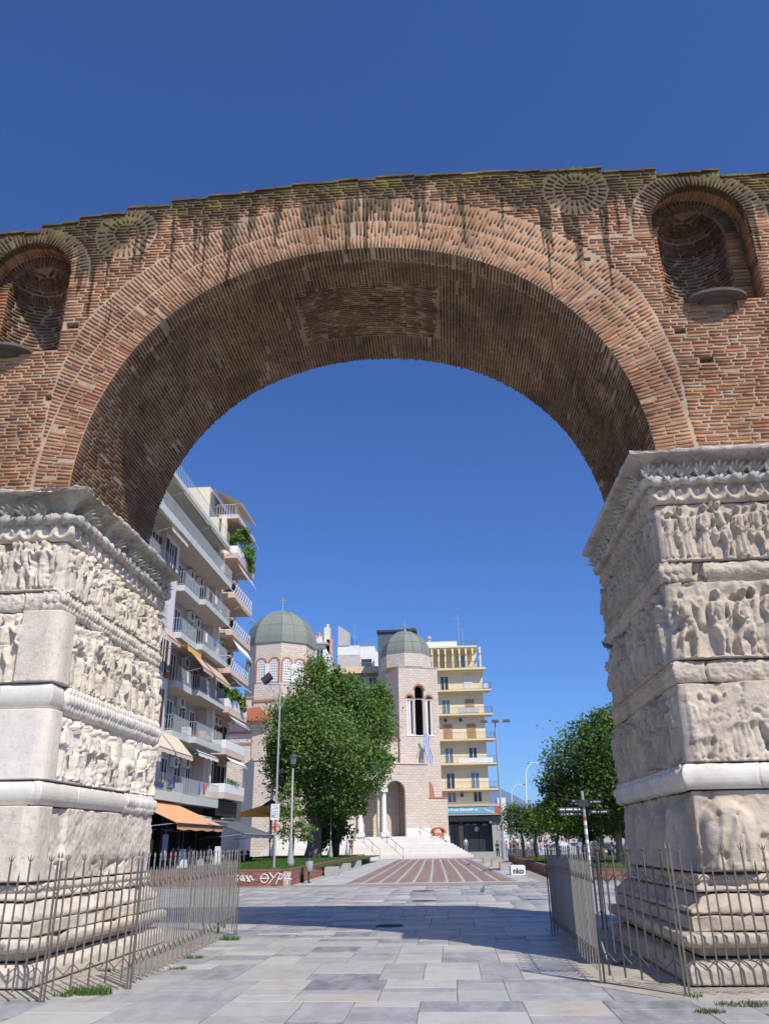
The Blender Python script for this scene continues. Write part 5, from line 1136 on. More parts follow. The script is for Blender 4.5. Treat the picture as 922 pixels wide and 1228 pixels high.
for i, z in enumerate(F1[:6]):      # what stands and hangs on the balconies
    for k in range(7 if i else 9):
        y = rq.uniform(24, 42.4); xo = -14.1 if (y > 37.5 or i in (0, 5)) else -14.5; c = rq.random(); m = rq.choice(('white_paint', 'flag_blue', 'awning_tan', 'sticker_red', 'curtain', 'pink_plaster', 'shutter'))
        if c < .35:
            mb = MB(); w_ = rq.uniform(.3, .8); h = rq.uniform(.4, .8); mb.add([(xo+.12, y, z+.98), (xo+.12, y+w_, z+.98), (xo+.17, y+w_*.95, z+.98-h), (xo+.14, y+.03, z+.98-h*.95)], [(0, 1, 2, 3)]); mb.build('laundry', M[m], b1)
        elif c < .7:
            mb = MB(); mb.lathe((xo-.15, y, z+.0), [(.12, 0), (.17, .3), (.18, .32)], 8); f_ = mb.build('flower_pot', M['terracotta'], b1); crown('pot_plant', [(xo-.15, y, z+.6, .22, .3, .3)], 60, .06, M['leaf'], f_, .2, i*9+k)
        else:
            mb = MB(); mb.box(xo-.9, xo-.4, y, y+.5, z+.0, z+rq.uniform(.4, .9)); mb.build('balcony_box', M[m], b1)
for y in (34.3, 43.2): mb = MB(); mb.tube([(WX-.25, y, 4), (WX-.25, y, 22)], .06, 6); mb.build('drainpipe', M['galv'], b1)
# -- second block, pink balcony edges
F2 = [4.9, 7.75, 10.55, 13.3, 16.05, 18.85, 21.95, 25.1]
b2 = empty('apartment_building', (-18, 46.5, 0), 'second left apartment block with pink edged balconies and hanging greenery', 'building')
mb = MB(); mb.box(-24, -15.35, 43.5, 49.3, 0, 24.9); mb.build('wall', M['cream_wall'], b2)
mb = MB(); mb.box(-15.345, -15.1, 43.5, 49.2, 4.6, 22.0); mb.build('wall', M['tan_wall'], b2)
mb = MB(); mb.box(-15.09, -14.75, 43.5, 44.0, 4.6, 25); mb.build('corner_pier', M['cream_wall'], b2)
for i, z in enumerate(F2):
    if i == 7:
        mb = MB(); mb.box(-15.4, -13.85, 43.7, 49.3, z-.3, z); mb.build('roof_slab', M['pink_slab'], b2); continue
    balcony(b2, -15.1, -13.8 if i else -13.7, 43.75, 49.2, z, 'pink_slab', 'pink_slab', fas=.34, style=['wall', 'wall', 'wall', 'cross', 'cross', 'cross', 'wall'][i])
    window_x(b2, -15.1, 44.5, 45.6, z+.05, z+2.1, m='interior'); window_x(b2, -15.1, 46.4, 48.6, z+.05, z+2.1, m='interior')
    mb = MB(); mb.box(-15.095, -15.02, 45.7, 46.3, z+.1, z+2.2); mb.build('dark_panel', M['dark_brown'], b2)
    awning_x(b2, -14.0, 44.4, 48.9, F2[i+1]-.38, .55, .45 if i not in (3, 5) else .9, 'awning_white', .08)
for y in (44.6, 45.6): acunit_x(b2, -15.1, y, F2[1]+1.75)
acunit_x(b2, -15.1, 45.0, F2[3]+1.6)
mb = MB(); mb.box(-22, -16.2, 43.6, 48.5, 25, 27.5); mb.build('penthouse', M['cream_wall'], b2)
mb = MB(); mb.box(-16.15, -16.1, 43.8, 46.5, 25.2, 27.2); gp = mb.build('glass_screen', M['pane_glass'], b2); mb = MB(); railing(mb, (-14.2, 43.8, 0), (-14.2, 49.2, 0), 25.1, 26.0, .3); railing(mb, (-15.6, 43.8, 0), (-14.2, 43.8, 0), 25.1, 26.0, .2); mb.build('railing', M['ac_white'], b2)
awning_x(b2, -16.1, 44.2, 49, 27.6, 2.3, 1.3, 'awning_cream', .1)
mb = MB(); mb.box(-15.4, -14.2, 43.6, 49.3, 3.5, 4.5); mb.build('shop_fascia', M['shop_dark'], b2); mb = MB(); mb.box(-15.34, -15.2, 43.7, 49.2, .1, 3.4); mb.build('shop_window', M['interior'], b2)
awning_x(b2, -14.6, 41.5, 50.5, 3.35, 3.0, 1.05, 'awning_grey', .22)
def leafball(name, blobs, n, s, label, cat, m='leaf', seed=3, pot=None, loc=None, group=None):
    e = empty(name, loc or blobs[0][:3], label, cat, group); crown('foliage', blobs, n, s, M[m], e, .3, seed)
    if pot: mb = MB(); mb.lathe(pot, [(.12, 0), (.17, .28), (.18, .3)], 10); mb.build('pot', M['terracotta'], e)
leafball('balcony_plant', [(-13.8, 45.5, 23.9, .5, 1.5, .9), (-13.7, 46.6, 22.9, .5, 1.6, .8), (-13.7, 47.6, 22.3, .45, 1.0, .8), (-14.4, 44.5, 23.3, .5, .6, .6)], 2600, .10, 'bright green creeper hanging over the top pink edged balcony', 'plant', 'leafbr', 31)
leafball('balcony_plant', [(-13.9, 44.5, 11.6, .45, .8, .65), (-13.8, 45.7, 11.4, .4, .7, .6)], 900, .12, 'leafy plant filling the white balcony box on the pink edged block', 'plant', 'leafbr', 32)
leafball('balcony_plant', [(-13.8, 47.7, 11.3, .4, .7, .5)], 500, .11, 'smaller dark plant at the far end of the planted pink balcony', 'plant', 'leaf', 33)
leafball('balcony_plant', [(-13.9, 46.0, 5.6, .35, 1.4, .35)], 500, .08, 'low plants with yellow flowers on the lowest pink balcony', 'plant', 'leafbr', 34)

# ================================================= THE CHURCH
T0 = Matrix.Translation((-4.6, 92, 0)) @ Matrix.Rotation(CR, 4, 'Z')
def C_(): return MB(T0)
T0i = T0.inverted()
def cu(px, py, v):     # photo point -> (u, z) on the church plane at depth v
    o = T0i @ CAM; d = T0i.to_3x3() @ ray(px, py); k = (v-o.y)/d.y; p = o+d*k; return p.x, p.z
ch = empty('church', (-12, 98, 0), 'pale stone church with green copper domes, arched porch and tall belfry windows', 'church')
zp = 2.35       # porch floor
TW = cu(527, 880, 0)[0]; ZT = cu(500, 801, 0)[1]
def archpoly(c, r, z0, zs, n=14): return [(c-r, z0), (c+r, z0)]+[(c+r*math.cos(PI*i/n), zs+r*math.sin(PI*i/n)) for i in range(n+1)]
# belfry: front with the triple window
u = lambda x, y=900, v=0: cu(x, y, v)[0]
zz = lambda y, x=500, v=0: cu(x, y, v)[1]
wc = [u(491.5, 850), u(503, 850), u(514.5, 850)]; zb = zz(882, 503); zl = zz(838, 491); zc_ = zz(828, 503); rr_ = (wc[1]-wc[0])
holes_ = [archpoly(wc[0], .42, zb, zl), archpoly(wc[1], .62, zb, zc_), archpoly(wc[2], .42, zb, zl)]
m_ = C_(); m_.prism([(0, 0), (TW, 0), (TW, ZT), (0, ZT)], 0, .7, 'y', holes_); m_.build('wall', M['ashlar'], ch)
m_ = C_(); m_.box(0, .6, .703, 5.6, 0, ZT); m_.box(TW-.6, TW, .703, 5.6, 0, ZT); m_.box(.603, TW-.603, 5.0, 5.6, 0, ZT); m_.box(.603, TW-.603, .703, 4.99, 0, zb-.02); m_.box(.603, TW-.603, .703, 4.99, zc_+1.2, ZT-.02); m_.build('wall', M['ashlar'], ch)
m_ = C_(); m_.box(-.06, TW+.06, -.06, 5.66, ZT+.003, ZT+.14); m_.build('cornice', M['plaster_grey'], ch)
m_ = C_(); m_.box(.003+.6, TW-.603, 4.2, 4.9, zb, zc_+1.1); m_.build('belfry_back_wall', M['shop_dark'], ch)
for c, r, zs_ in ((wc[0], .42, zl), (wc[1], .62, zc_), (wc[2], .42, zl)):
    m_ = C_(); n = 14; po = [(c+(r+.24)*math.cos(PI*i/n), zs_+(r+.24)*math.sin(PI*i/n)) for i in range(n+1)]+[(c+r*math.cos(PI*i/n), zs_+r*math.sin(PI*i/n)) for i in range(n, -1, -1)]; m_.prism(po, -.05, .3, 'y'); m_.build('window_arch', M['red_trim'], ch)
for cxx in (wc[0]-.36, wc[0]+.0, wc[0]+.52, wc[1]+.66, wc[2]-.3, wc[2]+.36):
    m_ = C_(); m_.tube([(cxx, .25, zb), (cxx, .25, zl-.15)], .17, 10); m_.box(cxx-.24, cxx+.24, .03, .5, zl-.2, zl+.02); m_.box(cxx-.22, cxx+.22, .03, .5, zb, zb+.15); m_.build('column', M['white_marble'], ch)
m_ = C_(); m_.box(wc[0]-.62, wc[2]+.62, -.07, .4, zb-.12, zb-.003); m_.build('window_sill', M['white_marble'], ch)
m_ = C_(); m_.box(-.03, TW+.03, -.03, -.002, zl-.06, zl+.02); m_.box(-.03, -.002, -.03, 5.6, zl-.06, zl+.02); m_.build('string_course', M['ashlar'], ch)
# side window of the belfry (shaded face)
for v_ in (3.0,):
    m_ = C_(); m_.prism([(v_+.5*math.cos(PI*i/12), zl-.3+.5*math.sin(PI*i/12)) for i in range(13)]+[(v_-.5, zb), (v_+.5, zb)], -.012, .02, 'x'); m_.build('side_window', M['shop_dark'], ch)
def octa(c, R_, z0, z1, mat_, name, parent, a0=0., R1=None):
    mb = MB(); mb.lathe((c[0], c[1], 0), [(R_, z0), (R1 or R_, z1)], 8, rot=a0); return mb.build(name, mat_, parent)
def dome(c, R_, z0, h, parent, a0, cross=True, n=8, lip=.25):
    mb = MB(); pr = [(R_+lip, z0-.18), (R_+lip, z0)]
    for i in range(1, 11): t = i/10*PI/2; pr.append(((R_+lip)*math.cos(t)*(1-.0*i)+.02, z0+h*math.sin(t)))
    mb.lathe((c[0], c[1], 0), pr, 8, rot=a0); d = mb.build('dome', M['copper'], parent)
    mb = MB()
    for k in range(16):
        a = a0+k*PI/8; f = 1.0 if k % 2 == 0 else math.cos(PI/8); mb.tube([(c[0]+(p[0]*f+.01)*math.cos(a), c[1]+(p[0]*f+.01)*math.sin(a), p[1]+.01) for p in pr[1:]], .035, 4)
    for j in (3, 6):
        r, z = pr[1+j]; mb.tube([(c[0]+r*math.cos(a0+k*PI/4), c[1]+r*math.sin(a0+k*PI/4), z+.01) for k in range(9)], .03, 4)
    mb.build('dome_seam', M['dome_seam'], d); mb = MB(); t = z0+h
    mb.lathe((c[0], c[1], t-.05), [(.28, 0), (.25, .12), (.08, .3), (.06, .5)], 8)
    s = .55 if R_ < 4 else 1.; mb.tube([(c[0], c[1], t), (c[0], c[1], t+2.3*s)], .075*s+.02, 6); mb.tube([(c[0]-.6*s, c[1], t+1.65*s), (c[0]+.6*s, c[1], t+1.65*s)], .07*s+.02, 6)
    for q in ((0, 2.3), (-.6, 1.65), (.6, 1.65)): mb.lathe((c[0]+q[0]*s, c[1], t+q[1]*s-.06), [(.03, 0), (.12*s+.02, .06), (.03, .14)], 6)
    mb.build('cross', M['galv'], d)
# small octagonal drum and dome on the belfry
bc = T0 @ Vector((TW*.5, 2.8, 0)); Yb = bc.y; zd0 = ZT+.14; xl, _ = at(457, 790, Yb); xr, _ = at(516, 790, Yb); Rb = (xr-xl)/2/.985; cxb = (xl+xr)/2
zd1 = at(486, 785, Yb-2.4)[1]; a0 = CR+PI/8
octa((cxb, Yb), Rb, zd0, zd1, M['ashlar'], 'drum', ch, a0); dome((cxb, Yb), Rb*.97, zd1+.02, at(486, 758, Yb)[1]-zd1, ch, a0, lip=.05)
# porch block in front, arch and white columns
vP = -2.6; ul = cu(426, 960, vP)[0]; ur = cu(514, 960, vP)[0]; zP = cu(495, 917, vP)[1]
ac = (cu(463, 960, vP)[0]+cu(486, 960, vP)[0])/2; ar = (cu(486, 960, vP)[0]-cu(463, 960, vP)[0])/2; zs_ = cu(475, 949, vP)[1]
a2 = ac-3.5
m_ = C_(); m_.prism([(ul-4, zp), (ur, zp), (ur, zP), (ul-4, zP)], vP, vP+.5, 'y', [archpoly(ac, ar, zp+.001, zs_, 16), archpoly(a2, ar, zp+.001, zs_, 16)]); m_.build('porch_wall', M['ashlar'], ch)
m_ = C_(); m_.box(ur-.55, ur-.003, vP+.503, -.02, zp, zP-.003); m_.box(ul-4, ur-.56, vP+.503, -.02, zP-.6, zP-.01); m_.box(ul-4, ur, vP-.1, -.02, zP+.003, zP+.16); m_.build('porch_roof', M['ashlar'], ch)
m_ = C_(); m_.box(ul-9, ur-.56, 1.2, 1.5, zp, zP-.6); m_.build('porch_back_wall', M['ashlar'], ch)
m_ = C_(); m_.prism(archpoly(ac-.3, .62, zp, zp+4.1), 1.15, 1.19, 'y'); m_.build('porch_door', M['shop_dark'], ch)
for k in (0, 1, 2):
    pc = cu(460.5-29*k, 1003, vP-.35)[0]; zcap = cu(460, 946, vP-.35)[1]
    m_ = C_(); m_.box(pc-.5, pc+.5, vP-.85, vP-.0, zp, zp+.28); m_.box(pc-.4, pc+.4, vP-.76, vP-.03, zp+.283, zp+.5); m_.lathe((pc, vP-.4, 0), [(.36, zp+.5), (.29, zp+.62), (.27, zcap-.45), (.30, zcap-.4)], 14); m_.box(pc-.4, pc+.4, vP-.8, vP-.003, zcap-.4, zcap); m_.build('column', M['white_marble'], ch)
m_ = C_(); m_.lathe((ac-4.6, vP+1.2, 0), [(.9, zp), (1.0, zp+1.3), (.8, zp+1.6)], 14); m_.build('stone_drum', M['cream_wall'], ch)
# white base of the porch wall with its railing, the wing to the right
m_ = C_(); m_.box(ac+ar+.02, ur+.06, vP-.07, vP-.003, zp, zp+.9); m_.box(ur+.003, TW+.6, -.5, -.01, .1, cu(525, 1003, 0)[1]); m_.build('marble_base', M['white_marble'], ch)
zw = cu(525, 958, 0)[1]; m_ = C_(); m_.box(ur+.2, TW+.55, -.35, -.01, cu(525, 1003, 0)[1]+.003, zw); m_.build('side_wing', M['ashlar'], ch); m_ = C_(); m_.box(ur+.15, TW+.6, -.42, -.01, zw+.003, zw+.14); m_.build('wing_coping', M['red_trim'], ch)
m_ = C_(); hz0 = cu(518, 958, 0)[1]; rh = cu(521, 958, 0)[0]-cu(515, 958, 0)[0]; uh = cu(515, 958, 0)[0]; m_.prism([(uh, hz0+.15)]+[(uh+rh*math.sin(PI/2*i/8), hz0+.15+(cu(516, 939, 0)[1]-hz0)*math.cos(PI/2*i/8)) for i in range(9)], -.04, .02, 'y'); m_.build('half_arch', M['red_trim'], ch)
# little brick shrine by the steps
sx_ = cu(526, 1010, -1.6)[0]; zs0 = .3; zs1 = cu(526, 999, -1.6)[1]
sh = empty('wayside_shrine', tuple((T0 @ Vector((sx_, -1.6, 0)))), 'tiny red brick shrine with round arch at the right end of the steps', 'shrine')
m_ = C_(); m_.prism([(sx_-.62, zs0), (sx_+.62, zs0), (sx_+.62, zs1), (sx_-.62, zs1)], -1.9, -1.3, 'y', [archpoly(sx_-.15, .26, zs0+.3, zs1-.75, 8)]); m_.build('wall', M['red_trim'], sh)
m_ = C_(); n = 10; m_.prism([(sx_+(.85)*math.cos(PI*i/n), zs1+.85*.75*math.sin(PI*i/n)) for i in range(n+1)]+[(sx_+.6*math.cos(PI*i/n), zs1+.6*.75*math.sin(PI*i/n)) for i in range(n, -1, -1)], -2.0, -1.2, 'y'); m_.build('roof_arch', M['terracotta'], sh)
m_ = C_(); m_.prism(archpoly(sx_-.15, .3, zs0+.25, zs1-.75, 8), -1.5, -1.45, 'y'); m_.build('icon_panel', M['white_paint'], sh)
# nave mass behind the tree
vN = 6; m_ = C_(); zN = cu(420, 838, vN)[1]; m_.box(-13, -.02, 5.7, 22, 0, zN-3); m_.build('nave', M['ashlar'], ch)
m_ = C_(); m_.box(-8.2, -.1, .4, 5.6, 0, cu(450, 885, .4)[1]); m_.build('nave', M['ashlar'], ch); m_ = C_(); m_.box(-8.3, -.05, .3, 5.6, cu(450, 885, .4)[1]+.003, cu(450, 885, .4)[1]+.25); m_.build('coping', M['red_trim'], ch)
# main dome
Yd = 103; xl, _ = at(283, 790, Yd); xr, _ = at(376, 790, Yd); xc, _ = at(328, 768, Yd-5.5); Rd = (at(376, 790, Yd)[0]-xc)/.97; ad = math.atan2(-(Yd-CAM.y), -(xc-CAM.x))
zdt = at(328, 768, Yd-Rd)[1]; zdb = at(328, 838, Yd-Rd)[1]
dr = octa((xc, Yd), Rd, zdb-9, zdt, M['ashlar'], 'drum', ch, ad)
dome((xc, Yd), Rd, zdt+.02, at(328, 733, Yd)[1]-zdt-.2, ch, ad, lip=.22)
cosf = math.cos(PI/8)
for k in (-2, -1, 0, 1):     # paired round-headed lattice windows on each face
    am = ad+(k+.5)*PI/4; TF = Matrix.Translation((xc+Rd*cosf*math.cos(am), Yd+Rd*cosf*math.sin(am), 0)) @ Matrix.Rotation(am+PI/2, 4, 'Z')   # local x along the face, -y outward... 
    zb_ = at(345, 817, Yd-Rd)[1]; zs2 = at(345, 794, Yd-Rd)[1]
    for s in (-1, 1):
        c = s*.98; r = .62; n = 12; mb = MB(TF); y0, y1 = -.12, .1
        mb.prism([(c+(r+.24)*math.cos(PI*i/n), zs2+(r+.24)*math.sin(PI*i/n)) for i in range(n+1)]+[(c-r-.24, zb_), (c-r, zb_)]+[(c+r*math.cos(PI*i/n), zs2+r*math.sin(PI*i/n)) for i in range(n, -1, -1)]+[(c+r, zb_), (c+r+.24, zb_)], y0, y1, 'y')
        w_ = mb.build('window', M['red_trim'], ch); mb = MB(TF); mb.prism(archpoly(c, r, zb_, zs2, 12), -.02, .05, 'y'); mb.build('pane', M['shop_dark'], w_)
        mb = MB(TF)
        for q in range(5): x = c-r+.1+q*(2*r-.2)/4; hh = math.sqrt(max(0, r*r-(x-c)**2)); mb.box(x-.07, x+.07, -.06, -.025, zb_, zs2+hh)
        z = zb_+.2
        while z < zs2+r-.15: w2 = r if z < zs2 else math.sqrt(max(.01, r*r-(z-zs2)**2)); mb.box(c-w2, c+w2, -.065, -.027, z-.07, z+.07); z += .36
        mb.build('lattice', M['white_paint'], w_)
    mb = MB(TF); mb.box(-.33, .33, -.2, .05, zb_, zs2-.1); mb.build('window_pillar', M['white_marble'], ch)
octa((xc, Yd), Rd+.15, zdb-.3, zdb, M['red_trim'], 'string_course', ch, ad)
# transept with red tile roof left of the tree, lower chapel with stairs
Yt_ = 99; q = lambda x, y: at(x, y, Yt_)
mb = MB(); x0, _ = q(268, 900); x1, _ = q(372, 900); zt_ = q(310, 822)[1]; mb.prism([(x0, 0), (x1, 0), (x1, q(360, 850)[1]), (q(318, 828)[0], q(318, 828)[1]), (x0, q(296, 838)[1]-1.2)], Yt_, Yt_+8, 'y', [archpoly(q(322, 905)[0], 1.25, q(322, 910)[1], q(322, 893)[1])]); mb.build('transept_wall', M['ashlar'], ch)
mb = MB(); a = Vector((q(298, 862)[0], 0, q(298, 855)[1])); mb.hexa([(x0, Yt_-1.6, a.z-1.2), (q(326, 868)[0], Yt_-1.6, a.z-1.4), (q(326, 868)[0], Yt_-.01, a.z-1.2), (x0, Yt_-.01, a.z-1.2), (x0, Yt_-.9, a.z-.2), (q(312, 860)[0], Yt_-.9, a.z+.4), (q(312, 860)[0], Yt_-.01, a.z+.9), (x0, Yt_-.01, a.z+.2)])
rf = mb.build('tiled_roof', M['terracotta'], ch); mb = MB()
for i in range(16): x = x0+.3+i*.42; mb.tube([(x, Yt_-1.62, a.z-1.28), (x, Yt_-.92, a.z-.12)], .09, 5)
mb.build('tile_rib', M['terracotta'], rf)
for (y_, d_) in ((838, .35), (880, .3), (893, .3)):
    mb = MB(); z = q(310, y_)[1]; mb.box(x0, q(330 if y_ < 890 else 312, y_)[0], Yt_-.12, Yt_-.003, z, z+.28); mb.build('brick_course', M['red_trim'], ch)
mb = MB(); c = q(322, 905)[0]; r = 1.25; z0_, z1_ = q(322, 910)[1], q(322, 893)[1]; n = 12; mb.prism([(c+(r+.3)*math.cos(PI*i/n), z1_+(r+.3)*math.sin(PI*i/n)) for i in range(n+1)]+[(c+r*math.cos(PI*i/n), z1_+r*math.sin(PI*i/n)) for i in range(n, -1, -1)], Yt_-.06, Yt_+.3, 'y'); w_ = mb.build('window', M['red_trim'], ch)
mb = MB(); mb.prism(archpoly(c, r-.02, z0_, z1_), Yt_+.35, Yt_+.4, 'y'); mb.build('pane', M['shop_dark'], w_); mb = MB()
for i in range(6): x = c-1.1+i*.44; hh = math.sqrt(max(0, (r-.05)**2-(x-c)**2)); mb.box(x-.08, x+.08, Yt_+.25, Yt_+.3, z0_, z1_+hh)
z = z0_+.25
while z < z1_+1.0: mb.box(c-1.0, c+1.0, Yt_+.24, Yt_+.295, z-.08, z+.08); z += .46
mb.build('lattice', M['white_paint'], w_)
Yl = 88; x0, _ = at(303.5, 950, Yl); x1, _ = at(352, 950, Yl); zl_ = at(320, 912, Yl)[1]
mb = MB(); mb.add([(x0, Yl, 0), (x1+3, Yl, 0), (x1+3, Yl+9, 0), (x0-3.6, Yl+9, 0), (x0, Yl, zl_), (x1+3, Yl, zl_), (x1+3, Yl+9, zl_), (x0-3.6, Yl+9, zl_)], [(0, 3, 2, 1), (4, 5, 6, 7), (0, 1, 5, 4), (1, 2, 6, 5), (2, 3, 7, 6), (3, 0, 4, 7)]); mb.build('chapel_wall', M['ashlar'], ch)
mb = MB(); mb.add([(x0-.15, Yl-.15, zl_+.003), (x1+3.1, Yl-.15, zl_+.003), (x1+3.1, Yl+9, zl_+.003), (x0-3.8, Yl+9, zl_+.003), (x0-.15, Yl-.15, zl_+.25), (x1+3.1, Yl-.15, zl_+.25), (x1+3.1, Yl+9, zl_+.25), (x0-3.8, Yl+9, zl_+.25)], [(0, 3, 2, 1), (4, 5, 6, 7), (0, 1, 5, 4), (1, 2, 6, 5), (2, 3, 7, 6), (3, 0, 4, 7)]); mb.build('chapel_coping', M['pink_slab'], ch)
# ---- flights of marble steps
st = empty('church_steps', (-5, 86, 0), 'broad flight of white marble steps rising to the church porch', 'steps')
N_ = 13; vF = vP-4.9; 
for i in range(N_):
    v0 = vF+i*.35; z1 = .12+(zp-.12)*(i+1)/N_; uL = cu(330, 1020, v0)[0]; uR = cu(568-3.3*i, 1030, v0)[0] if i < 13 else ur
    uR = max(uR, ur+.2)
    m_ = C_(); m_.box(uL, uR, v0, vP+1.2 if i == N_-1 else v0+.46, .0, z1); m_.build('step', M['church_steps_marble'], st)
m_ = C_(); m_.box(cu(330, 1020, vP)[0], ur-.1, vP-.5, 1.2, zp-.3, zp-.002); m_.build('landing', M['church_steps_marble'], st)
for (ua, lab) in ((cu(467, 1020, vP)[0], 0), (cu(440, 1020, vP)[0], 0), (cu(503, 1010, vP)[0], 1)):
    m_ = C_(); top = (ua-(1.4 if not lab else 0), vP-.3, zp+.9); bot = (ua+(.0 if not lab else 3.6), vF-.05 if not lab else vP-2.4, 1.05 if not lab else 1.3)
    m_.tube([top, bot], .03, 6); 
    for t in (0, .35, .7, 1.): p = Vector(top).lerp(Vector(bot), t); m_.tube([p, (p.x, p.y, p.z-.95)], .025, 6)
    m_.build('handrail', M['iron'], st)
# white stair wall of the chapel at the left
mb = MB(); Ys = 84; n = 9; x0, _ = at(306, 1020, Ys); x1, _ = at(334, 1020, Ys); zt_ = at(320, 1000, Ys)[1]
for i in range(n): mb.box(x0+(x1-x0)*i/n, x1+2, Ys, Ys+2, zt_*i/n if i else 0, zt_*(i+1)/n)
ss = mb.build('side_stairs', M['church_steps_marble']); tag(ss, 'narrow side stairs in shade left of the church steps', 'stairs')
# flag
fp = cu(499.5, 913, -.2); fl_ = empty('flag', tuple(T0 @ Vector((fp[0], -.2, fp[1]))), 'blue and white striped flag hanging from a slanted pole on the belfry', 'flag')
ft = cu(508, 886, -1.2); m_ = C_(); m_.tube([(fp[0], -.02, fp[1]), (ft[0], -1.2, ft[1])], .035, 6); m_.build('flagpole', M['white_paint'], fl_)
for i in range(7):
    m_ = C_(); V = []; wdt = .115
    for j in range(7):
        h = ft[1]+.9-j*.58; sw = .12*math.sin(j*1.3+i*.4)+.04*j; V += [(ft[0]-.05+i*wdt+sw, -1.2+.12*math.sin(j+i), h-abs(i-1)*.12), (ft[0]-.05+(i+1)*wdt+sw, -1.2+.12*math.sin(j+i+1), h-abs(i)*.12)]
    m_.add(V, [(2*j, 2*j+1, 2*j+3, 2*j+2) for j in range(6)]); m_.build('flag_stripe', M['flag_blue'] if i % 2 == 0 else M['white_paint'], fl_)
# ================================================= THE YELLOW BLOCK
YY = 100; q = lambda x, y, Y=YY: at(x, y, Y); g0 = .45
yb = empty('apartment_building', (4, YY+6, g0), 'yellow apartment block with six tiers of balconies over a dark shop', 'building')
xL = .3; xR = q(584, 900)[0]; zsh = q(590, 970)[1]-.0
zr = [q(570, y)[1] for y in (948, 917, 888, 857.5, 828.5)]   # balcony slab undersides, floors 2..6
zfl = [zsh+.0]+zr; zroof = q(560, 801)[1]
mb = MB(); mb.box(xL, xR, YY+1.2, YY+14, zsh+.6, zroof); mb.build('wall', M['yellow_wall'], yb)
def win_y(P, x0, x1, Y, z0, z1, m='pane_glass', fr='ac_white', mull=True, name='window'):
    mb = MB(); f = .07
    for (a, b, c, d) in ((x0, x0+f, z0, z1), (x1-f, x1, z0, z1), (x0+f, x1-f, z1-f, z1), (x0+f, x1-f, z0, z0+f)): mb.box(a, b, Y-.06, Y+.02, c, d)
    if mull: mb.box((x0+x1)/2-.05, (x0+x1)/2+.05, Y-.055, Y+.02, z0+f, z1-f)
    w_ = mb.build(name, M[fr], P); mb = MB(); mb.box(x0+f, x1-f, Y-.01, Y+.015, z0+f, z1-f); mb.build('pane', M[m], w_)
def shut_y(P, x0, x1, Y, z0, z1, m='wood_shutter'):
    mb = MB(); mb.box(x0, x1, Y-.03, Y+.01, z0, z1)
    for k in (0.02, .36, .68): x = x0+(x1-x0)*k; mb.box(x, x+(x1-x0)*.26, Y-.07, Y-.032, z0, z1)
    mb.build('shutter', M[m], P)
def acunit_y(P, x, Y, z):
    mb = MB(); mb.box(x-.45, x+.45, Y-.4, Y-.02, z, z+.62); a = mb.build('air_conditioner', M['ac_white'], P); mb = MB(Matrix.Translation((x-.1, Y-.41, z+.31)) @ Matrix.Rotation(PI/2, 4, 'X')); mb.lathe((0, 0, 0), [(.27, 0), (.27, .012), (.001, .014)], 12); mb.build('fan_grille', M['ac_dark'], a)
ov = [.95, .95, .95, .95, .95]
for i, z in enumerate(zr):
    xe = q([604.5, 596.5, 594, 591, 588][i] if i else 599, 900)[0]; xe = q([599, 597, 594, 591, 589][i], [948, 917, 888, 857, 828][i])[0]
    mb = MB(); mb.box(xL, xe, YY, YY+1.19, z, z+.22); mb.box(xL, xe-.3, YY+.25, YY+1.19, z-.16, z-.003); mb.build('balcony_slab', M['yellow_slab'], yb)
    mb = MB(); railing(mb, (xL, YY+.05, 0), (xe-.04, YY+.05, 0), z+.22, z+1.1, .16, .014); railing(mb, (xe-.04, YY+.05, 0), (xe-.04, YY+1.15, 0), z+.22, z+1.1, .16, .014); mb.build('railing', M['iron'], yb)
    mb = MB(); mb.box(xe-.05, xe-.02, YY+.3, YY+1.1, z+.25, z+1.05); mb.build('side_screen', M['ac_dark'] if i < 4 else M['ac_white'], yb)
fz = [zsh+.62]+[z+.22 for z in zr]
cen = [(538.5, 558.5), (540.5, 566), (538.5, 566.5), (536, 564.5), (534, 562.5), (533, 561)]
for i, z in enumerate(fz):
    py = [935, 925, 895, 865, 838, 810][i]; xa_ = q([541, 540, 538, 536.5, 534.5, 532.5][i], py)[0]; xb_ = q([572, 569.5, 567, 565, 563, 561][i], py)[0]; h = 1.55 if i == 0 else 2.1; z0 = z+.25 if i == 0 else z+.02
    for j, x in enumerate((xa_, xb_)):
        if i == 3 or (i == 4 and j == 1): shut_y(yb, x-.62, x+.62, YY+1.2, z0, z0+h)
        elif i == 5 and j == 1: mb = MB(); mb.box(x-.6, x+.6, YY+1.1, YY+1.199, z0, z0+h); mb.build('roller_shutter', M['ac_white'], yb)
        else: win_y(yb, x-.58, x+.58, YY+1.2, z0, z0+h, 'dark_glass' if (i+j) % 2 else 'pane_glass')
acunit_y(yb, q(535, 862)[0], YY+1.2, zr[3]-.85); acunit_y(yb, q(553, 862)[0], YY+1.2, zr[3]-.85); acunit_y(yb, q(555, 955)[0], YY+1.2, zr[0]-.85); 
mb = MB(); mb.box(q(550, 912)[0], q(591, 912)[0], YY-.02, YY+.02, zr[1]+.25, zr[1]+.85); mb.build('white_cloth', M['white_paint'], yb); mb = MB(); mb.box(q(549, 852)[0], q(574, 852)[0], YY+.08, YY+.12, zr[3]+.25, zr[3]+1.0); mb.build('balcony_panel', M['ac_white'], yb)
mb = MB(); mb.box(q(580, 822)[0], q(585, 822)[0], YY+.08, YY+.6, zr[4]+.25, zr[4]+1.05); mb.build('white_box', M['white_paint'], yb)
mb = MB(); xe = q(582, 800)[0]; mb.box(xL-2, xe, YY, YY+1.19, zroof-.25, zroof+.05); mb.box(xL-2, xe-.3, YY+.3, YY+13, zroof-.45, zroof-.253); mb.build('roof_slab', M['yellow_slab'], yb)
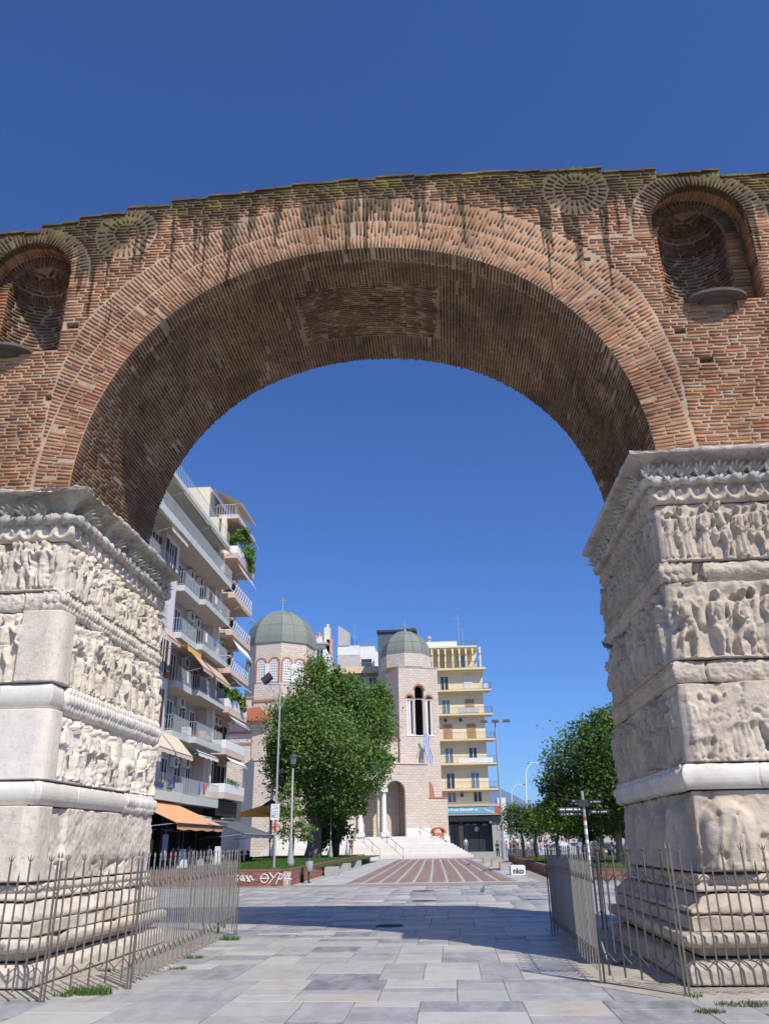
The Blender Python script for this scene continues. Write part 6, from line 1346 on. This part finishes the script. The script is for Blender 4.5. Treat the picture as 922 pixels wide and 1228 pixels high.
# set back top floor with pergola
zt2 = q(560, 775)[1]; x2 = q(575, 790)[0]
mb = MB(); mb.box(-3, x2-.3, YY+3.4, YY+12, zroof+.05, zt2); mb.build('penthouse', M['yellow_wall'], yb)
mb = MB(); mb.box(-2.6, q(572, 775)[0], YY+.6, YY+5, zt2, zt2+.22)
for px in (518, 526, 534, 543, 551, 559, 567, 576):
    x = q(px, 790)[0]; mb.box(x-.12, x+.12, YY+.7, YY+.95, zroof+.05, zt2); mb.hexa([(x-.1, YY+.5, zt2-1.0), (x+.1, YY+.5, zt2-1.0), (x+.1, YY+3.4, zt2-.4), (x-.1, YY+3.4, zt2-.4), (x-.1, YY+.5, zt2-.8), (x+.1, YY+.5, zt2-.8), (x+.1, YY+3.4, zt2-.02), (x-.1, YY+3.4, zt2-.02)])
mb.build('pergola', M['yellow_wall'], yb)
for px, w_, m in ((530, .75, 'awning_tan'), (553, .6, 'pane_glass')): x = q(px, 790)[0]; win_y(yb, x-w_, x+w_, YY+3.38, zroof+.3, zt2-.5, m)
mb = MB(); railing(mb, (-1.5, YY+.12, 0), (x2+.1, YY+.12, 0), zroof+.05, zroof+.9, .2, .018); mb.build('railing', M['iron'], yb)
mb = MB(); mb.box(-2.4, q(566, 765)[0], YY+4, YY+10, zt2+.22, q(550, 768)[1]); mb.box(-2.6, q(548, 765)[0], YY+3.6, YY+10, q(550, 768)[1]+.01, q(550, 766)[1]+.5); mb.build('rooftop_house', M['plaster_white'], yb)
mb = MB(); x = q(551, 770)[0]; mb.tube([(x, YY+4, zt2), (x, YY+4, q(548, 728)[1])], .05, 5); mb.tube([(x-.7, YY+4, q(548, 740)[1]), (x+.5, YY+4, q(548, 740)[1])], .03, 4); mb.tube([(x-.5, YY+4, q(548, 733)[1]), (x+.4, YY+4, q(548, 733)[1])], .03, 4); x = q(556, 770)[0]; mb.tube([(x, YY+4, zt2), (x, YY+4, q(556, 745)[1])], .04, 5); mb.tube([(x-.4, YY+4, q(556, 748)[1]), (x+.7, YY+4, q(556, 746)[1])], .04, 4)
x = q(513, 770)[0]; mb.lathe((x, YY+5, 0), [(.35, zt2), (.35, q(513, 758)[1]), (.5, q(513, 757)[1]), (.45, q(513, 754)[1])], 8); mb.build('aerial', M['galv'], yb)
mb = MB(); railing(mb, (q(548, 770)[0], YY+4.1, 0), (q(574, 770)[0], YY+4.1, 0), q(560, 768)[1], q(560, 768)[1]+.9, .3, .02); mb.build('railing', M['iron'], yb)
# shop level: blue banner, dark glazing
bz0, bz1 = q(570, 976)[1], q(570, 968.5)[1]
mb = MB(); mb.box(xL+.1, q(593, 972)[0], YY-.35, YY-.02, bz0, bz1); bn = mb.build('banner', M['banner_blue'], yb); mb = MB(); mb.box(q(593, 972)[0]+.01, q(600.5, 972)[0], YY-.35, YY-.02, bz0, bz1); mb.build('banner', M['banner_red'], yb)
mb = MB(); r = random.Random(3); x = xL+.5
while x < q(572, 972)[0]: L = r.uniform(.1, .3); mb.box(x, x+L*.8, YY-.362, YY-.352, bz1-.42, bz1-r.uniform(.12, .2)); x += L+r.choice((.02, .03, .15))
for k in range(3): mb.hexa([(q(579, 970)[0]+k*.15, YY-.362, bz1-.15-.12*k), (q(592, 970)[0], YY-.362, bz1-.65-.1*k), (q(592, 970)[0], YY-.354, bz1-.65-.1*k), (q(579, 970)[0]+k*.15, YY-.354, bz1-.15-.12*k), (q(579, 970)[0]+k*.15, YY-.362, bz1-.11-.12*k), (q(592, 970)[0], YY-.362, bz1-.61-.1*k), (q(592, 970)[0], YY-.354, bz1-.61-.1*k), (q(579, 970)[0]+k*.15, YY-.354, bz1-.11-.12*k)])
mb.build('lettering', M['paint_white'], bn)
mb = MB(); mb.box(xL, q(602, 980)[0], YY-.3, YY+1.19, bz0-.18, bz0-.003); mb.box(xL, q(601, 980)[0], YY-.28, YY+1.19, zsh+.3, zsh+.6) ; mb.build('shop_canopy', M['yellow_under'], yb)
mb = MB(); mb.box(xL, q(601, 985)[0], YY-.15, YY+.1, q(590, 985)[1], bz0-.19); mb.build('shop_fascia', M['shop_dark'], yb)
mb = MB(); mb.box(xL, xR-.2, YY+1.6, YY+12, g0, zsh+.6); mb.build('shop_interior', M['shop_dark'], yb)
for px, w_ in ((537, .3), (553, .28), (593.5, .32), (599, .25)): mb = MB(); x = q(px, 1000)[0]; mb.box(x-w_, x+w_, YY+.2, YY+.6, g0-.4, q(590, 985)[1]); mb.build('shop_pillar', M['asphalt'] if px < 590 else M['concrete'], yb)
for (pa, pb, y0_, y1_) in ((539, 551, 988, 1018), (556, 574, 988, 1018), (575, 591, 988, 1018)):
    win_y(yb, q(pa, 1000)[0], q(pb, 1000)[0], YY+1.4, g0, q(560, 988)[1], 'dark_glass', 'asphalt')
mb = MB(Matrix.Translation((q(571.5, 994)[0], YY+.9, q(571.5, 994.5)[1])) @ Matrix.Rotation(PI/2, 4, 'X')); mb.lathe((0, 0, 0), [(.3, 0), (.3, .06), (.001, .07)], 18); mb.build('round_sign', M['plaster_grey'], yb)
for px in (560, 569, 581): mb = MB(); x, z = q(px, 988.5); mb.lathe((x, YY+.9, z-.15), [(.42, 0), (.2, .2), (.03, .25)], 10); mb.build('shop_lamp', M['plaster_grey'], yb)
# ================================================= BUILDINGS BEHIND THE CHURCH
Yc = 135; q = lambda x, y, Y=Yc: at(x, y, Y)
bb = empty('apartment_building', (-14, Yc, .4), 'long cream building showing a row of windows above the big tree', 'building')
mb = MB(); x0, x1 = q(380, 800)[0], q(470, 800)[0]; z1 = q(420, 801)[1]; mb.box(x0, x1, Yc, Yc+14, 0, z1-1.2); mb.build('wall', M['cream_wall'], bb); mb = MB(); mb.box(x0-.5, x1+.3, Yc-.8, Yc+14, z1-1.19, z1+.0); mb.build('roof_slab', M['yellow_slab'], bb); mb = MB(); mb.box(x0-.3, x1, Yc-.5, Yc-.01, z1-1.7, z1-1.2); mb.build('eaves', M['red_trim'], bb)
for i, px in enumerate((388, 400, 415, 431, 447, 458)): a, _ = q(px, 812); win_y(bb, a-.75, a+.75, Yc-.02, z1-5, z1-1.9, 'dark_glass')
mb = MB(); mb.box(q(425, 790)[0], q(438, 790)[0], Yc-.03, Yc-.01, z1-9, z1-6); mb.build('wall_panel', M['plaster_white'], bb)
for (px0, px1, py0, py1, Y, m, nm, lb, cat) in (
    (373, 396, 772, 830, 150, 'plaster_white', 'rooftop_building', 'white gabled rooftop building right of the main dome', 'building'),
    (405, 431, 775, 803, 152, 'plaster_grey', 'rooftop_building', 'grey rooftop block with white upper band and a blue water tank', 'building'),
    (431, 449, 775, 803, 153, 'plaster_white', 'rooftop_building', 'small white rooftop house with a recessed terrace left of the dark shed', 'building'),
    (453, 498, 759, 810, 128, 'shed_dark', 'rooftop_shed', 'dark blue grey metal shed on the roof behind the small dome', 'shed'),
    (449, 456, 782, 810, 149, 'plaster_white', 'rooftop_building', 'narrow white chimney block beside the dark roof shed', 'chimney')):
    a, z = q(px0, py0, Y); b, _ = q(px1, py0, Y); z0 = q(px0, py1, Y)[1]-6; e = empty(nm, ((a+b)/2, Y, z0), lb, cat)
    mb = MB()
    if px0 == 373: mb.prism([(a, z0), (b, z0), (b, q(b, 800, Y)[1] if 0 else z-3.0), (q(384, py0, Y)[0], z+1.5), (a, z)], Y, Y+8, 'y')
    elif px0 == 453: mb.prism([(a, z0), (b, z0), (b, z+.8), (a, z)], Y, Y+7, 'y')
    else: mb.box(a, b, Y, Y+8, z0, z)
    mb.build('wall', M[m], e); mb = MB()
    if px0 == 373:
        win_y(e, a+1.2, a+2.6, Y-.02, z-4.2, z-1.2, 'dark_glass'); mb.box(a-.8, a+3.6, Y-.8, Y+6, z-.3, z+.05); mb.build('roof_slab', M['plaster_grey'], e)
        for px, m2, h in ((381, 'pink_plaster', 1.9), (391, 'cream_wall', 3.6), (394, 'pink_plaster', 1.)):
            x, zz_ = q(px, 772, Y); mb = MB(); mb.box(x-.9 if px == 381 else x-.6, x+.9 if px == 381 else x+.6, Y+1, Y+2.4, z-3, z+h); mb.lathe((x, Y+1.7, z+h), [(.35, 0), (.3, .5), (.4, .52), (.38, .8)], 8); mb.build('chimney', M[m2], e)
        x, zz_ = q(366, 751, Y); mb = MB(); mb.lathe((x, Y+2, zz_-.7), [(.1, -3), (.1, 0), (.55, .2), (.65, .7), (.45, 1.2), (.02, 1.4)], 10); mb.build('water_tank', M['white_paint'], e)
    elif px0 == 405:
        mb.box(a-.02, b+.02, Y-.05, Y-.01, z-2.0, z); mb.build('white_band', M['plaster_white'], e); mb = MB(); x, zz_ = q(419, 770, Y); mb.lathe((x, Y+2, z), [(1.4, 0), (1.4, 1.6), (1.0, 2.0), (.3, 2.1)], 12); mb.build('water_tank', M['blue_tarp'], e)
        mb = MB(); mb.add([(a+.1, Y-.2, z), (a+.1, Y-.2, z+4.4), (a+2.6, Y-.2, z+2.6), (a+2.6, Y-.2, z), (a+.1, Y+.1, z), (a+.1, Y+.1, z+4.4), (a+2.6, Y+.1, z+2.6), (a+2.6, Y+.1, z)], [(0, 1, 2, 3), (7, 6, 5, 4), (0, 4, 5, 1), (1, 5, 6, 2), (2, 6, 7, 3)]); mb.build('stair_wall', M['plaster_grey'], e)
        mb = MB(); mb.tube([(b-1, Y, z), (b-1, Y, z+4.4)], .06, 5); mb.tube([(b-1.5, Y, z+4.2), (b-.6, Y, z+4.2)], .05, 4); mb.build('aerial', M['galv'], e)
    elif px0 == 431:
        mb.box(a+.4, b-.6, Y-.03, Y-.01, z-4.4, z-2.8); mb.build('window', M['dark_glass'], e); mb = MB(); railing(mb, (a+.2, Y-.1, 0), (b-.2, Y-.1, 0), z-4.6, z-3.6, .4, .03); railing(mb, (a, Y-.1, 0), (b, Y-.1, 0), z, z+1.2, .6, .03); mb.build('railing', M['galv'], e)
    elif px0 == 453: mb.box(a-.2, b+.2, Y-.3, Y+7, z+.0, z+.4); mb.build('roof', M['asphalt'], e)
# far town seen under the trees on the right
r = random.Random(12)
for k, (px0, px1, py, Y, m, lb) in enumerate(((596, 606, 957, 170, 'plaster_white', 'narrow white house far off at the right of the yellow block'), (600, 640, 993, 240, 'plaster_grey', 'low grey building at the far end of the avenue'), (640, 700, 985, 210, 'tan_wall', 'tan building beyond the clipped round trees'), (700, 760, 962, 130, 'plaster_grey', 'grey building with a green shop sign behind the right pier'), (760, 900, 930, 128, 'cream_wall', 'cream block mostly hidden by the right pier'))):
    a, z = at(px0, py, Y); b, _ = at(px1, py, Y); e = empty('town_building', ((a+b)/2, Y, .4), lb, 'building'); mb = MB(); mb.box(a, b, Y, Y+12, 0, z); mb.build('wall', M[m], e)
    nz_ = max(1, int((z-1)/3.1))
    for i in range(nz_):
        x = a+.6
        while x < b-1.6: win_y(e, x, x+1.2, Y-.02, 1.2+i*3.1, 2.7+i*3.1, 'dark_glass'); x += 3.4
    if k == 3:
        x0, z0 = at(742, 988, Y); x1, z1 = at(757, 970, Y); mb = MB(); mb.box(x0, x1+4, Y-.6, Y-.1, z0, z1); s = mb.build('shop_sign', M['green_sign'], e); mb = MB(); mb.box(x0, x1+4, Y-.62, Y-.55, z0-1.2, z0-.05); mb.build('shop_band', M['banner_blue'], e)
# hills
mb = MB(); r = random.Random(2); n = 60; X = [-5200+i*180 for i in range(n+1)]
def hh(x): return 130+120*math.sin(x/900+1.2)+330*math.exp(-((x-230)/330)**2)+90*math.sin(x/310)+30*math.sin(x/97)
P = np.zeros((n+1, 6, 3))
for i, x in enumerate(X):
    for j in range(6): t = j/5; P[i, j] = (x+150, 4200+t*1500, max(0, hh(x))*math.sin(t*PI*.5)*.95-8)
P = np.array([[(x+0, 4200+t*1400, (max(10, hh(x))*math.sin(t*PI*.5))*.52-8+12*math.sin(x*.02+t*9)*t) for t in np.linspace(0, 1, 9)] for x in np.arange(-5200, 5600, 45)])
mb.grid(P); h_ = mb.build('hills', M['haze_blue_mountain'], smooth=True); tag(h_, kind='structure')
# ================================================= VEHICLES on the avenue, right
def car(x, y, ang, colr, label, z=0.0):
    T = Matrix.Translation((x, y, z)) @ Matrix.Rotation(ang, 4, 'Z'); e = empty('parked_car', (x, y, z), label, 'car', 'cars on the avenue behind the trees'); m = cloth('paint', colr); m.node_tree.nodes['Principled BSDF'].inputs['Roughness'].default_value = .25
    prof = [(-2.1, .3), (-2.15, .62), (-2.0, .85), (-1.25, .95), (-.65, 1.4), (.75, 1.42), (1.45, 1.0), (2.05, .9), (2.12, .6), (2.08, .3)]
    mb = MB(T); n = len(prof); V = []
    for s, ins in ((-1, 0), (1, 0)):
        for (px, pz) in prof: w_ = .84-(.16 if pz > 1.2 else 0); V.append((px, s*w_, pz))
    mb.add(V, [tuple(range(n-1, -1, -1)), tuple(range(n, 2*n))]+[(i, (i+1) % n, n+(i+1) % n, n+i) for i in range(n)]); mb.build('body', m, e)
    for s in (-1, 1):
        mb = MB(T); mb.add([(-1.1, s*.835, .98), (1.25, s*.835, .98), (.72, s*.70, 1.36), (-.62, s*.70, 1.36)], [(0, 1, 2, 3)]); mb.build('side_window', M['dark_glass'], e)
        for wx in (-1.3, 1.3):
            mb = MB(T @ Matrix.Translation((wx, s*.72, .32)) @ Matrix.Rotation(PI/2, 4, 'X')); mb.lathe((0, 0, -.1), [(.2, 0), (.32, .02), (.32, .18), (.2, .2)], 16); w_ = mb.build('wheel', M['tyre'], e); mb = MB(T @ Matrix.Translation((wx, s*.835, .32)) @ Matrix.Rotation(PI/2, 4, 'X')); mb.lathe((0, 0, -.01), [(.19, 0), (.19, .02)], 10); mb.build('rim', M['galv'], w_)
        mb = MB(T); mb.box(-2.14, -2.02, s*.6-.16, s*.6+.16, .62, .76); mb.build('headlight', M['lamp_white'], e)
    mb = MB(T); mb.add([(-1.3, -.7, .99), (-1.3, .7, .99), (-.68, .62, 1.36), (-.68, -.62, 1.36)], [(0, 1, 2, 3)]); mb.build('windscreen', M['dark_glass'], e)
for (px, Y, a, c, lb) in ((722, 66, 1.75, (.10, .12, .18), 'dark blue car facing the camera just right of the signpost'), (752, 64, 1.7, (.30, .32, .35), 'silver grey car facing the camera close to the pier'), (668, 78, .1, (.55, .56, .58), 'pale silver car seen side on behind the round tree'), (690, 80, .05, (.20, .24, .34), 'slate blue car side on, left of the signpost pole'), (775, 72, 1.6, (.5, .5, .5), 'grey car mostly hidden behind the right pier')):
    x, _ = at(px, 1010, Y); car(x, Y, a, c, lb)
mb = MB(); mb.add([(7.6, 66.2, .005), (40, 66.2, .005), (40, 128, .455), (7.6, 128, .455), (7.6, 88, .005), (40, 88, .005), (7.6, 98, .455), (40, 98, .455)], [(0, 1, 5, 4), (4, 5, 7, 6), (6, 7, 2, 3)]); tag(mb.build('road', M['asphalt']), kind='structure')
# ================================================= PARASOLS, TABLES
x, y = gnd(324, 1033); px_, _ = at(324, 1000, 66); zt_ = at(324, 966, 66)[1]
um = empty('parasol', (px_, 66, .05), 'big yellow parasol with a small dark cap beside the dark café awning', 'parasol')
mb = MB(); mb.tube([(px_, 66, 0), (px_, 66, zt_)], .05, 6); mb.build('pole', M['dark_metal'], um); mb = MB(); mb.lathe((px_, 66, 0), [(3.3, zt_-.95), (3.32, zt_-.72), (1.2, zt_-.1), (.5, zt_)], 8); mb.build('canopy', M['umbrella_yellow'], um); mb = MB(); mb.lathe((px_, 66, 0), [(.95, zt_-.05), (.5, zt_+.25), (.05, zt_+.5)], 8); mb.build('cap', M['dark_brown'], um)
# ================================================= PEOPLE
def person(x, y, z, a, top, bot, label, h=1.7, sit=False, hair=True, arms=0, group=None, bag=None):
    e = empty('person', (x, y, z), label, 'person', group); k = h/1.7; T = Matrix.Translation((x, y, z)) @ Matrix.Rotation(a, 4, 'Z') @ Matrix.Scale(k, 4)
    r = random.Random(int(x*100)); st = .0 if sit else r.uniform(.04, .16)
    hip = .90 if not sit else .47
    J = dict(pel=(0, 0, hip), ch=(0, .0, hip+.42), nk=(0, 0, hip+.57), hd=(0, -.02, hip+.70), tp=(0, -.02, hip+.79))
    if sit: L = {s: [(s*.1, 0, hip), (s*.13, -.42, hip), (s*.13, -.45, .08), (s*.13, -.58, .04)] for s in (-1, 1)}
    else: L = {s: [(s*.09, 0, hip-.02), (s*.1, -s*st*.6, .48), (s*.1, -s*st*.2+.02, .08), (s*.1, -s*st*.2-.14, .03)] for s in (-1, 1)}
    A = {s: [(s*.17, 0, hip+.49), (s*.23, .03, hip+.2), (s*(.12 if arms else .24), -.22 if arms else -.06, hip+(.12 if arms else -.03)), (s*(.08 if arms else .24), -.30 if arms else -.09, hip+(.16 if arms else -.12))] for s in (-1, 1)}
    def skin(name, chains, m, sub=1):
        V = []; E = []; Rr = []
        for ch_, par in chains:
            prev = par
            for (p, rd) in ch_:
                V.append(T @ Vector(p)-Vector((x, y, z))); Rr.append(rd*k)
                if prev is not None: E.append((prev, len(V)-1))
                prev = len(V)-1
        me = bpy.data.meshes.new(name); me.from_pydata(V, E, []); me.materials.append(m)
        o = bpy.data.objects.new(name, me); COL.objects.link(o); o.parent = e; md = o.modifiers.new('s', 'SKIN')
        for i, rd in enumerate(Rr): me.skin_vertices[0].data[i].radius = (rd, rd)
        me.skin_vertices[0].data[0].use_root = True; md.use_smooth_shade = True; md.use_x_symmetry = False; ss_ = o.modifiers.new('d', 'SUBSURF'); ss_.levels = sub; ss_.render_levels = sub
        return o
    body = [([(J['pel'], .115), (J['ch'], .125), (J['nk'], .05), (J['hd'], .088), (J['tp'], .07)], None)]
    for s in (-1, 1): body.append(([(L[s][0], .085), (L[s][1], .055), (L[s][2], .035), (L[s][3], .03)], 0)); body.append(([(A[s][0], .045), (A[s][1], .036), (A[s][2], .026), (A[s][3], .03)], 1))
    skin('body', body, M['skin'])
    sh_ = [([(J['pel'], .135), ((0, 0, hip+.25), .13), (J['ch'], .15), ((0, 0, hip+.53), .075)], None)]
    for s in (-1, 1): sh_.append(([(A[s][0], .06), (A[s][1], .05)], 2))
    skin('shirt', sh_, cloth('cloth', top)); tr = [([((0, 0, hip+.02), .132)], None)]
    for s in (-1, 1): tr.append(([(L[s][0], .105), (L[s][1], .078), (L[s][2], .062)], 0))
    skin('trousers', tr, cloth('cloth', bot))
    mb = MB(T); mb.lathe((J['hd'][0], J['hd'][1]+.02, J['hd'][2]), [(.085, .0), (.105, .04), (.09, .10), (.04, .135)], 10)
    if r.random() < .5: mb.tube([(0, .07, J['hd'][2]+.05), (0, .10, J['hd'][2]-.1), (0, .08, J['hd'][2]-.22)], [.08, .07, .04], 7)
    mb.build('hair', M['hair'], e, True); mb = MB(T); mb.tube([(0, -.10, J['hd'][2]+.03), (0, -.125, J['hd'][2]-.005), (0, -.10, J['hd'][2]-.02)], .012, 5); mb.build('nose', M['skin'], e)
    if bag: mb = MB(T); mb.box(-.13, .13, .12, .26, hip+.1, hip+.5); mb.build('backpack', cloth('cloth', bag), e)
    return e
def pp(px, py, a, top, bot, lb, **kw): x, y = gnd(px, py, .0) if py > 1027 else (at(px, py, kw.get('Y', 84))[0], kw.get('Y', 84)); kw.pop('Y', None); person(x, y, gz(y), a, top, bot, lb, **kw)
pp(597, 1025, .2, (.05, .05, .06), (.02, .02, .03), 'woman in dark clothes standing between the tall lamp and the shop, arms folded', Y=84, arms=1)
pp(608, 1025, 1.4, (.35, .2, .22), (.25, .4, .6), 'person in a pinkish top and light blue jeans right behind the tall lamp', Y=88)
pp(613, 1024, 2.2, (.6, .25, .15), (.25, .12, .08), 'person in a red brown outfit walking in the group near the lamp', Y=92)
pp(617, 1024, 3., (.04, .04, .05), (.05, .04, .04), 'person all in black at the right of the walking group', Y=94, bag=(.3, .1, .1)); pp(621, 1023, .4, (.7, .7, .7), (.05, .05, .06), 'person in a white shirt under the round clipped tree', Y=98)
pp(559, 1022, .1, (.55, .55, .54), (.25, .25, .27), 'grey clad person standing before the dark shop front', Y=98, bag=(.5, .5, .5)); pp(634, 1024, .5, (.65, .6, .62), (.2, .2, .25), 'person in a pale top right of the round clipped tree', Y=90)
pp(643, 1026, 2.6, (.03, .03, .04), (.03, .03, .04), 'dark dressed person beside the small clipped tree', Y=72, bag=(.02, .02, .03)); pp(650, 1025, .9, (.7, .35, .4), (.35, .6, .75), 'person in a pink top and turquoise trousers near the end of the right fence', Y=76)
x, _ = at(421, 1012, 70); person(x, 70, .62, .6, (.05, .04, .045), (.25, .1, .08), 'person with dark hair sitting on the planter wall by the red bin', h=1.6, sit=False and True)
pp(736, 1032, 1.2, (.02, .02, .025), (.02, .02, .025), 'person all in black standing behind the bars of the right fence', Y=30)
x, _ = at(207, 1025, 31); person(x, 31, 0, 1.0, (.62, .06, .04), (.05, .05, .07), 'person in a red shirt under the orange awning', h=1.65)
for k, (px, Y, a, c) in enumerate(((282, 46, .3, (.02, .02, .02)), (290, 47.5, 2.2, (.04, .03, .03)), (274, 44, 1.2, (.03, .03, .05)), (297, 49.5, -.6, (.05, .04, .04)), (268, 42, 2.8, (.10, .09, .09)))):
    x, _ = at(px, 1020, Y); person(x, Y, 0, a, c, (.02, .02, .025), ['seated café guest in black closest to the café post', 'seated café guest in dark brown, second from the right end', 'café guest in navy sitting deep under the grey awning', 'seated café guest farthest right, next to the yellow parasol', 'café guest in a grey top nearest to the fence'][k], h=1.7, sit=True, group='guests seated under the grey awning')
    ce = empty('cafe_chair', (x, Y, 0), ['dark café chair under the guest nearest the post', 'dark café chair second from the right end', 'dark café chair deep under the grey awning', 'dark café chair farthest right by the yellow parasol', 'dark café chair nearest to the fence'][k], 'chair', 'café chairs under the grey awning')
    T = Matrix.Translation((x, Y, 0)) @ Matrix.Rotation(a, 4, 'Z'); mb = MB(T); mb.box(-.24, .24, -.24, .24, .38, .42); mb.build('seat', M['dark_brown'], ce); mb = MB(T); mb.box(-.24, .24, .22, .26, .43, .9); mb.build('backrest', M['dark_brown'], ce)
    for s in (-1, 1):
        for t in (-1, 1): mb = MB(T); mb.tube([(s*.2, t*.2, 0), (s*.2, t*.2, .38)], .018, 5); mb.build('leg', M['dark_metal'], ce)
for px, Y, a, c, b_, lb in ((226, 36, 2.0, (.6, .6, .6), (.05, .05, .08), 'person in a white top by the boards under the orange awning'), (250, 41, .4, (.08, .1, .2), (.1, .1, .1), 'person in dark blue walking in front of the shops, right of the orange awning'),
        (213, 33, 1.2, (.15, .15, .16), (.3, .28, .25), 'person in a dark grey top at the shop door beside the red shirted one')):
    x, _ = at(px, 1020, Y); person(x, Y, 0, a, c, b_, lb, h=1.72)
for px, py, Y, a, c, b_, lb in ((602, 1024, 104, .3, (.45, .1, .1), (.1, .1, .15), 'person in dark red left of the tall lamp pole, far off'), (626, 1022, 110, 1.7, (.1, .15, .3), (.06, .06, .06), 'person in navy far behind the clipped trees'), (638, 1022, 112, 2.9, (.6, .55, .4), (.3, .3, .3), 'person in beige far behind the small clipped tree'), (655, 1024, 95, .2, (.1, .1, .1), (.5, .5, .5), 'person with black top and light trousers behind the fence end'), (473, 1012, 88, 2.4, (.1, .1, .12), (.2, .2, .25), 'person in dark clothes walking at the foot of the church steps')):
    pp(px, py, a, c, b_, lb, Y=Y)
# ================================================= THIN HAZE OF THE AIR
hz = MB(); hz.box(-5600, 5600, -70, 5990, -14, 620); ho = hz.build('haze', bpy.data.materials.new('haze')); ho.data.materials[0].use_nodes = True
t = ho.data.materials[0].node_tree; t.nodes.remove(t.nodes['Principled BSDF']); pv = t.nodes.new('ShaderNodeVolumePrincipled'); pv.inputs['Color'].default_value = (.62, .76, .95, 1); pv.inputs['Density'].default_value = .00003; pv.inputs['Anisotropy'].default_value = .2
t.links.new(pv.outputs[0], t.nodes['Material Output'].inputs['Volume']); tag(ho, kind='stuff'); ho['label'] = 'thin blue haze over the whole scene'
